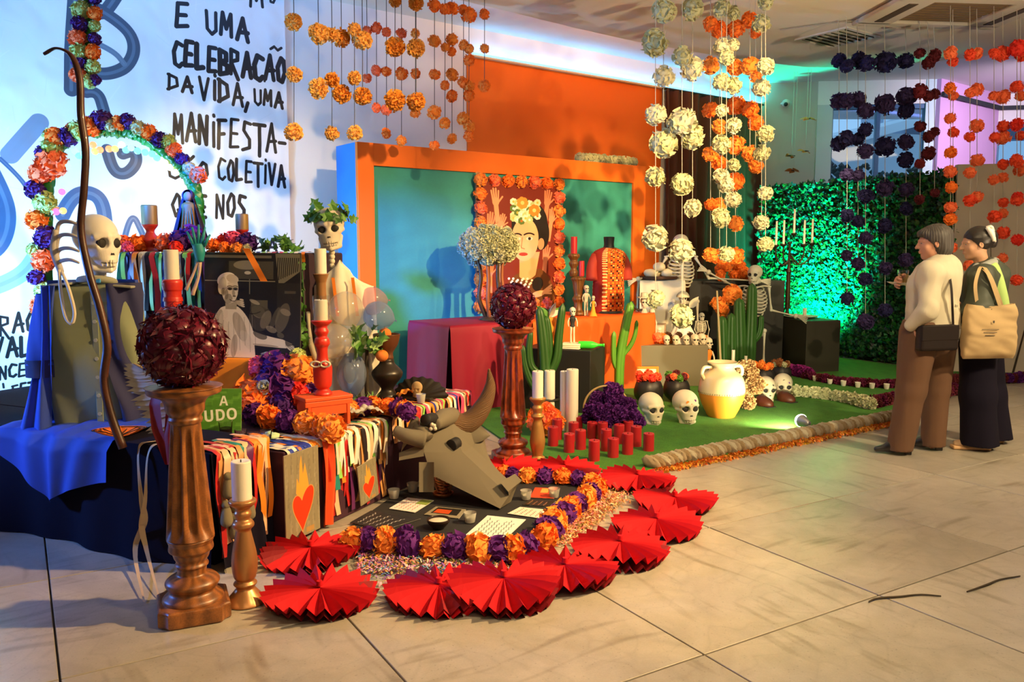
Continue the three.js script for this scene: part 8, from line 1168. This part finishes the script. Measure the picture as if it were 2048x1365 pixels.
{
  // woman in the cream sweater: faces left and slightly away, one hand in the pocket, the other holding a glass
  const z = 5.62, O = V(D(1838, 900, z).x, 0, -z), q = (x, y, dz = 0) => D(x, y, z + dz).sub(O);
  const t = person('woman with grey bob in cream sweater, brown trousers and black heels holding a glass', O);
  const hipL = q(1838, 670, -0.07), hipR = q(1876, 670, 0.07), kneeL = q(1822, 780, -0.06), kneeR = q(1872, 780, 0.08), ankL = q(1802, 884, -0.05), ankR = q(1864, 888, 0.08);
  const shL = q(1862, 548, -0.15), shR = q(1890, 545, 0.15), elL = q(1856, 622, -0.24), elR = q(1852, 588, 0.26), wrL = q(1822, 650, -0.16), wrR = q(1818, 562, 0.2), neck = q(1880, 520, 0), chest = q(1876, 570), waist = q(1868, 640);
  const body = [[chest, waist, 0.115, 0.11, 0.1], [waist, q(1856, 668), 0.115, 0.125, 0.1], [shL, shR, 0.07, 0.07, 0.08], [neck, chest, 0.055, 0.1, 0.08], [shL, elL, 0.05, 0.04, 0.04], [elL, wrL, 0.038, 0.026, 0.03], [shR, elR, 0.05, 0.04, 0.04], [elR, wrR, 0.038, 0.026, 0.03], [hipL, kneeL, 0.085, 0.055, 0.05], [kneeL, ankL, 0.052, 0.034, 0.03], [hipR, kneeR, 0.085, 0.055, 0.05], [kneeR, ankR, 0.052, 0.034, 0.03]];
  part('body', sdfBones(body, 0.04, [0.05, 0.72, 0, 0.86], 96), skin1, t);
  // sweater
  const knit = mat(0.58, 0.52, 0.39, { roughness: 0.95, ...bump(weaveTex, 0.001, 30) });
  const sw = [[q(1882, 548), q(1868, 640), 0.135, 0.135, 0.08], [q(1866, 636), q(1862, 655), 0.16, 0.17, 0.06], [shL, shR, 0.085, 0.085, 0.09], [q(1850, 575), q(1850, 600), 0.12, 0.11, 0.08], [q(1880, 530), q(1880, 550), 0.075, 0.1, 0.05], [shL, elL, 0.074, 0.062, 0.045], [elL, wrL, 0.062, 0.045, 0.03], [shR, elR, 0.072, 0.06, 0.045], [elR, wrR, 0.058, 0.04, 0.03]];
  const yHem = q(0, 657).y; part('sweater', sdfMesh((x, y, zz) => { let d = 9; for (const b of sw) d = smin(d, cap(x, y, zz, b[0], b[1], b[2], b[3]), b[4]); d += 0.004 * nz(x * 22, y * 9, zz * 22) + 0.003 * Math.sin(y * 34 + x * 22 + 4 * nz(x * 6, y * 6, zz * 6)); return Math.max(d, yHem + 0.02 * Math.sin(x * 14) - y - 0.01); }, 0.06, 1.1, 0, 0.46, 100), knit, t);
  // trousers, straight legs to the shoes
  const tro = [[q(1848, 652), q(1866, 672), 0.14, 0.15, 0.06], [hipL, kneeL, 0.128, 0.096, 0.04], [kneeL, q(1800, 900, -0.05), 0.094, 0.084, 0.03], [hipR, kneeR, 0.126, 0.092, 0.04], [kneeR, q(1865, 902, 0.08), 0.09, 0.08, 0.02]];
  const yCuff = q(0, 897).y, yW = q(0, 650).y; part('trousers', sdfMesh((x, y, zz) => { let d = 9; for (const b of tro) d = smin(d, cap(x, y, zz, b[0], b[1], b[2], b[3]), b[4]); d += 0.005 * nz(x * 16, y * 4, zz * 16); return Math.max(d, yCuff - y, y - yW - 0.03); }, 0.03, 0.47, 0, 0.52, 100), mat(0.13, 0.062, 0.032, { roughness: 0.85, ...bump(weaveTex, 0.0006, 30) }), t);
  // head with bob
  const hp = q(1866, 486);
  buildHead(t, hp, -1.83, 0.1, 0.228, skin1, mat(0.05, 0.042, 0.04, { roughness: 0.55, ...bump(woodTex, 0.01, 2, 1) }), (x, y, zz) => { const ax = Math.abs(x); let d = ell(x, y, zz, 0, 0.15, -0.1, 0.4, 0.41, 0.47); d = smin(d, ell(x, y, zz, 0, -0.16, -0.24, 0.36, 0.32, 0.3), 0.12); d = smin(d, ell(x, y, zz, 0.02, 0.3, 0.27, 0.24, 0.12, 0.14), 0.1); d = Math.max(d, -ell(x, y, zz, 0, -0.2, 0.38, 0.55, 0.42, 0.42)); d = Math.max(d, -ell(ax, y, zz, 0.42, -0.07, 0.0, 0.12, 0.12, 0.1)); return d + 0.012 * nz(ax * 12, y * 3, zz * 12) + 0.006 * Math.sin(Math.atan2(zz, x) * 34); });
  // hands
  const hgeo = handGeo(0.9), hA = part('hand', hgeo, skin1, t); hA.position.copy(wrR).add(V(-0.05, 0.0, 0)); hA.rotation.set(0.3, 0.5, 1.5); hA.scale.setScalar(0.95);
  const hB = part('hand', handGeo(0.25), skin1, t); hB.position.copy(wrL).add(V(0.03, -0.03, -0.035)); hB.rotation.set(0.15, 1.2, 3.3); hB.scale.setScalar(0.9);
  // shoes with block heels
  const shoeM = phys(0.012, 0.01, 0.012, { roughness: 0.35, clearcoat: 0.4 });
  for (const [an, dx, dz, n] of [[ankL, -1, -0.25, 0], [ankR, -0.93, -0.35, 1]]) { const g = new THREE.Group(); g.name = 'shoe'; g.position.set(an.x, 0, an.z); g.rotation.y = Math.atan2(dx, -dz * -1) ; g.rotation.y = Math.atan2(dx, -0.35 * (n ? 1.2 : 0.6)); t.add(g);
    part('upper', sdfMesh((x, y, zz) => { let d = cap(x, y, zz, V(0, 0.075, -0.03), V(0, 0.05, 0.06), 0.038, 0.036); d = smin(d, cap(x, y, zz, V(0, 0.045, 0.06), V(0, 0.028, 0.155), 0.034, 0.018), 0.03); d = smin(d, cap(x, y, zz, V(0, 0.1, -0.02), V(0, 0.13, -0.015), 0.036, 0.036), 0.03); return Math.max(d, 0.012 - y + 0.25 * Math.max(0, -zz - 0.0)); }, 0, 0.07, 0.05, 0.16, 48), shoeM, g); part('heel', box(0.05, 0.05, 0.045, 0, 0.025, -0.045, 0.006), shoeM, g); }
  // things she carries
  const glassP = O.clone().add(q(1806, 556, 0.2)), gl = thing('drinking_glass', 'clear tumbler of pale drink held by the grey-haired woman', 'glass', glassP.clone().add(V(0, -0.045, 0)));
  part('glass', lathe([[0, 0.002], [0.03, 0.002], [0.033, 0.006], [0.038, 0.1], [0.036, 0.1], [0.031, 0.01], [0, 0.01]], 26), phys(0.97, 0.98, 0.96, { transmission: 1, thickness: 0.003, roughness: 0.04, ior: 1.45 }), gl); part('drink', cyl(0.0335, 0.0305, 0.055, 0, 0.04, 0, 24), mat(0.55, 0.36, 0.14, { roughness: 0.15 }), gl);
  const pl = thing('saucer', 'small white paper plate held under the tumbler', 'plate', O.clone().add(q(1800, 570, 0.2)), 0); pl.rotation.z = -0.08; part('plate', slathe([[0, 0], [0.05, 0], [0.085, 0.012], [0.083, 0.015], [0.05, 0.005], [0, 0.004]], 30, 24), mat(0.75, 0.73, 0.62), pl);
  const bag = thing('handbag', 'black leather crossbody bag on the hip of the grey-haired woman', 'bag', O.clone().add(q(1874, 676, -0.2)), 0.12); bag.rotation.z = 0.02; const lm = phys(0.014, 0.008, 0.008, { roughness: 0.6, specularIntensity: 0.5 });
  part('bag_body', deform(box(0.27, 0.17, 0.07, 0, 0, 0, 0.02), (v) => { v.x *= 1 - 0.12 * v.y; v.z *= 1 + 0.2 * Math.cos(v.x * 9); }), lm, bag); part('flap', deform(box(0.26, 0.1, 0.012, 0, 0.035, 0.043, 0.005), (v) => { v.z += 0.012 * Math.cos(v.x * 10) - 0.012; }), lm, bag);
  const bp = bag.position, sp = (x, y, dz) => O.clone().add(q(x, y, dz)).sub(bp); part('strap', (() => { const c = curve([sp(1909, 660, -0.17), sp(1907, 620, -0.19), sp(1905, 570, -0.175), sp(1898, 530, -0.12), sp(1886, 522, -0.02)]); return sheet((u, v) => c.getPoint(v).add(V((u - 0.5) * 0.018, 0, 0.008)), 2, 30); })(), lm.clone(), bag); bag.children[2].material.side = THREE.DoubleSide; part('buckle', box(0.02, 0.02, 0.006, 0.114, 0.21, 0.02, 0.003), mat(0.6, 0.55, 0.4, { metalness: 0.8, roughness: 0.3 }), bag);
}
{
  // woman in dark green jacket with tote bag, faces left
  const z = 5.8, O = V(D(1962, 898, z).x, 0, -z), q = (x, y, dz = 0) => D(x, y, z + dz).sub(O);
  const t = person('young woman with dark clipped-up hair in dark green jacket and wide navy trousers', O);
  const hipL = q(1955, 690, -0.09), hipR = q(1968, 690, 0.09), kneeL = q(1956, 790, -0.1), kneeR = q(1976, 790, 0.1), ankL = q(1960, 886, -0.1), ankR = q(1985, 886, 0.12);
  const shL = q(1965, 555, -0.16), shR = q(1985, 552, 0.15), elL = q(1957, 628, -0.25), elR = q(1960, 625, 0.24), wrL = q(1925, 622, -0.14), wrR = q(1922, 605, 0.1), neck = q(1968, 528), chest = q(1972, 580), waist = q(1966, 660);
  part('body', sdfBones([[chest, waist, 0.11, 0.105, 0.1], [waist, q(1962, 690), 0.11, 0.12, 0.1], [shL, shR, 0.065, 0.065, 0.08], [neck, chest, 0.052, 0.095, 0.08], [shL, elL, 0.048, 0.038, 0.04], [elL, wrL, 0.036, 0.025, 0.03], [shR, elR, 0.048, 0.038, 0.04], [elR, wrR, 0.036, 0.025, 0.03], [hipL, kneeL, 0.082, 0.052, 0.05], [kneeL, ankL, 0.05, 0.033, 0.03], [hipR, kneeR, 0.082, 0.052, 0.05], [kneeR, ankR, 0.05, 0.033, 0.03]], 0.04, [0.02, 0.72, 0, 0.86], 96), skin2, t);
  const jk = [[q(1974, 556), q(1968, 650), 0.135, 0.14, 0.08], [shL, shR, 0.082, 0.082, 0.09], [shL, elL, 0.085, 0.088, 0.045], [elL, q(1938, 628, -0.2), 0.088, 0.075, 0.03], [q(1938, 628, -0.2), wrL, 0.07, 0.05, 0.02], [shR, elR, 0.082, 0.08, 0.045], [elR, wrR, 0.07, 0.05, 0.03], [q(1950, 585), q(1952, 620), 0.1, 0.1, 0.08]];
  part('jacket', sdfMesh((x, y, zz) => { let d = 9; for (const b of jk) d = smin(d, cap(x, y, zz, b[0], b[1], b[2], b[3]), b[4]); d += 0.007 * nz(x * 14, y * 10, zz * 14) + 0.004 * Math.sin(y * 40 + 6 * nz(x * 6, y * 6, zz * 6)); return Math.max(d, q(0, 672).y - y); }, 0.02, 1.1, 0, 0.46, 96), mat(0.045, 0.055, 0.04, { roughness: 0.6 }), t);
  const tr = [[q(1964, 660), q(1964, 690), 0.13, 0.135, 0.06], [hipL, kneeL, 0.12, 0.115, 0.06], [kneeL, q(1958, 902, -0.1), 0.115, 0.125, 0.05], [hipR, kneeR, 0.12, 0.112, 0.06], [kneeR, q(1990, 902, 0.12), 0.112, 0.12, 0.04]];
  part('trousers', sdfMesh((x, y, zz) => { let d = 9; for (const b of tr) d = smin(d, cap(x, y, zz, b[0], b[1], b[2], b[3]), b[4]); d += 0.008 * Math.sin(Math.atan2(zz, x) * 9) * Math.max(0, 0.8 - y); return Math.max(d, 0.035 - y, y - q(0, 655).y); }, 0.03, 0.46, 0, 0.52, 96), phys(0.01, 0.008, 0.018, { roughness: 0.9, specularIntensity: 0.25 }), t);
  part('collar', vtube([q(1950, 535, -0.06), q(1962, 540, -0.1), q(1980, 533, -0.09), q(1988, 526, 0.0), q(1980, 524, 0.08)], [0.035, 0.045, 0.045, 0.04, 0.03], 12, 24), mat(0.36, 0.38, 0.36, { roughness: 0.8 }), t);
  part('scarf', (() => { const c = curve([q(1968, 535, -0.13), q(1982, 530, -0.12), q(1993, 550, -0.15), q(2004, 590, -0.17), q(2012, 632, -0.17)]); return sheet((u, v) => c.getPoint(v).add(V((u - 0.5) * 0.06, (u - 0.5) * 0.03, 0.012 + 0.012 * Math.sin(u * 3.14))), 6, 30); })(), cloth(0.42, 0.62, 0.2), t);
  const hp = q(1952, 488);
  buildHead(t, hp, -1.75, 0.12, 0.222, skin2, mat(0.014, 0.01, 0.009, { roughness: 0.42, ...bump(woodTex, 0.008, 2, 1) }), (x, y, zz) => { const ax = Math.abs(x); let d = ell(x, y, zz, 0, 0.15, -0.1, 0.38, 0.4, 0.45); d = smin(d, ell(x, y, zz, 0, 0.18, -0.46, 0.2, 0.2, 0.18), 0.1); d = smin(d, ell(x, y, zz, 0.02, -0.02, -0.5, 0.1, 0.16, 0.1), 0.1); d = Math.max(d, -ell(x, y, zz, 0, -0.24, 0.4, 0.6, 0.46, 0.46)); d = Math.max(d, -ell(ax, y, zz, 0.42, -0.06, 0.0, 0.12, 0.13, 0.1)); d = Math.max(d, -(y + 0.28)); return d + 0.01 * nz(ax * 10, y * 10, zz * 4); });
  part('hair_clip', merge(...[0, 1, 2, 3].map((i) => tube([q(1973 + i * 3, 455 + i * 5, -0.07), q(1982 + i * 2, 453 + i * 7, -0.09), q(1987 + i, 462 + i * 7, -0.05)], 0.009, 7, 10)), vtube([q(1974, 455, -0.08), q(1983, 467, -0.095), q(1988, 482, -0.08)], [0.013, 0.018, 0.012], 8, 12)), mat(0.8, 0.77, 0.68, { roughness: 0.3 }), t);
  const h1 = part('hand', handGeo(0.7), skin2, t); h1.position.copy(wrL).add(V(-0.04, 0.01, 0)); h1.rotation.set(0.2, 0.4, 1.4); h1.scale.setScalar(0.9);
  const h2 = part('hand', handGeo(0.7), skin2, t); h2.position.copy(wrR).add(V(-0.04, 0.02, 0)); h2.rotation.set(0.2, 0.2, 1.2); h2.scale.setScalar(0.9);
  for (const [an, n] of [[ankL, 0], [ankR, 1]]) { const g = new THREE.Group(); g.name = 'shoe'; g.position.set(an.x, 0, an.z); g.rotation.y = -1.75 + n * 0.15; t.add(g); part('sole', box(0.085, 0.025, 0.25, 0, 0.013, 0.06, 0.01), mat(0.6, 0.36, 0.18), g); part('upper', sdfMesh((x, y, zz) => Math.max(smin(cap(x, y, zz, V(0, 0.06, -0.02), V(0, 0.045, 0.08), 0.036, 0.036), cap(x, y, zz, V(0, 0.04, 0.08), V(0, 0.035, 0.15), 0.034, 0.026), 0.03), 0.022 - y), 0, 0.06, 0.05, 0.16, 40), mat(0.55, 0.36, 0.22, { roughness: 0.7 }), g); }
  const bag = thing('tote_bag', 'beige canvas tote bag on the shoulder of the dark-haired woman', 'bag', O.clone().add(q(1976, 660, -0.3)), 0.1), can = cloth(0.5, 0.35, 0.18, { roughness: 0.95 });
  part('bag_body', sheet((u, v) => { const a = u * 6.2832, c = Math.cos(a), q2 = Math.sin(a), low = Math.min(1, v / 0.12), k = Math.sqrt(1 - (1 - low) * (1 - low)); const w = (0.19 - 0.012 * v) * (0.93 + 0.07 * k), d = 0.012 + 0.05 * k * Math.sin(Math.PI * (0.22 + 0.72 * v)); const x = Math.sign(c) * Math.pow(Math.abs(c), 0.55) * w, wr = 0.014 * nz(x * 9 + v * 5, v * 6, q2) + 0.008 * Math.sin(x * 26 + v * 12) * v; return V(x, -0.18 + 0.36 * v - 0.02 * v * Math.cos(x * 8) - 0.012 * (1 - k), Math.sign(q2) * Math.pow(Math.abs(q2), 0.6) * d + wr + 0.012); }, 72, 30), can, bag);
  const bp = bag.position, sp = (x, y, dz) => O.clone().add(q(x, y, dz)).sub(bp);
  for (const [pts] of [[[sp(1955, 622, -0.27), sp(1948, 570, -0.29), sp(1957, 540, -0.26), sp(1966, 532, -0.18)]], [[sp(2008, 618, -0.27), sp(1996, 590, -0.29), sp(1982, 556, -0.28), sp(1970, 535, -0.22), sp(1966, 532, -0.16)]], [[sp(2002, 618, -0.3), sp(1988, 580, -0.3), sp(1976, 550, -0.29), sp(1966, 536, -0.2)]]]) { const c = curve(pts); part('strap', sheet((u, v) => c.getPoint(v).add(V((u - 0.5) * 0.026, 0, 0.006)), 2, 24), can, bag); }
  part('print', merge(box(0.012, 0.016, 0.002, 0, 0, 0, 0.0005).translate(0.0, 0.06, 0), ...[0, 1, 2].map((i) => box(0.12 - i * 0.025, 0.004, 0.002, -0.02, 0.01 - i * 0.02, 0, 0.0005))).translate(-0.02, 0.0, 0.08), mat(0.06, 0.05, 0.04), bag);
}
renderer.render(scene, camera);
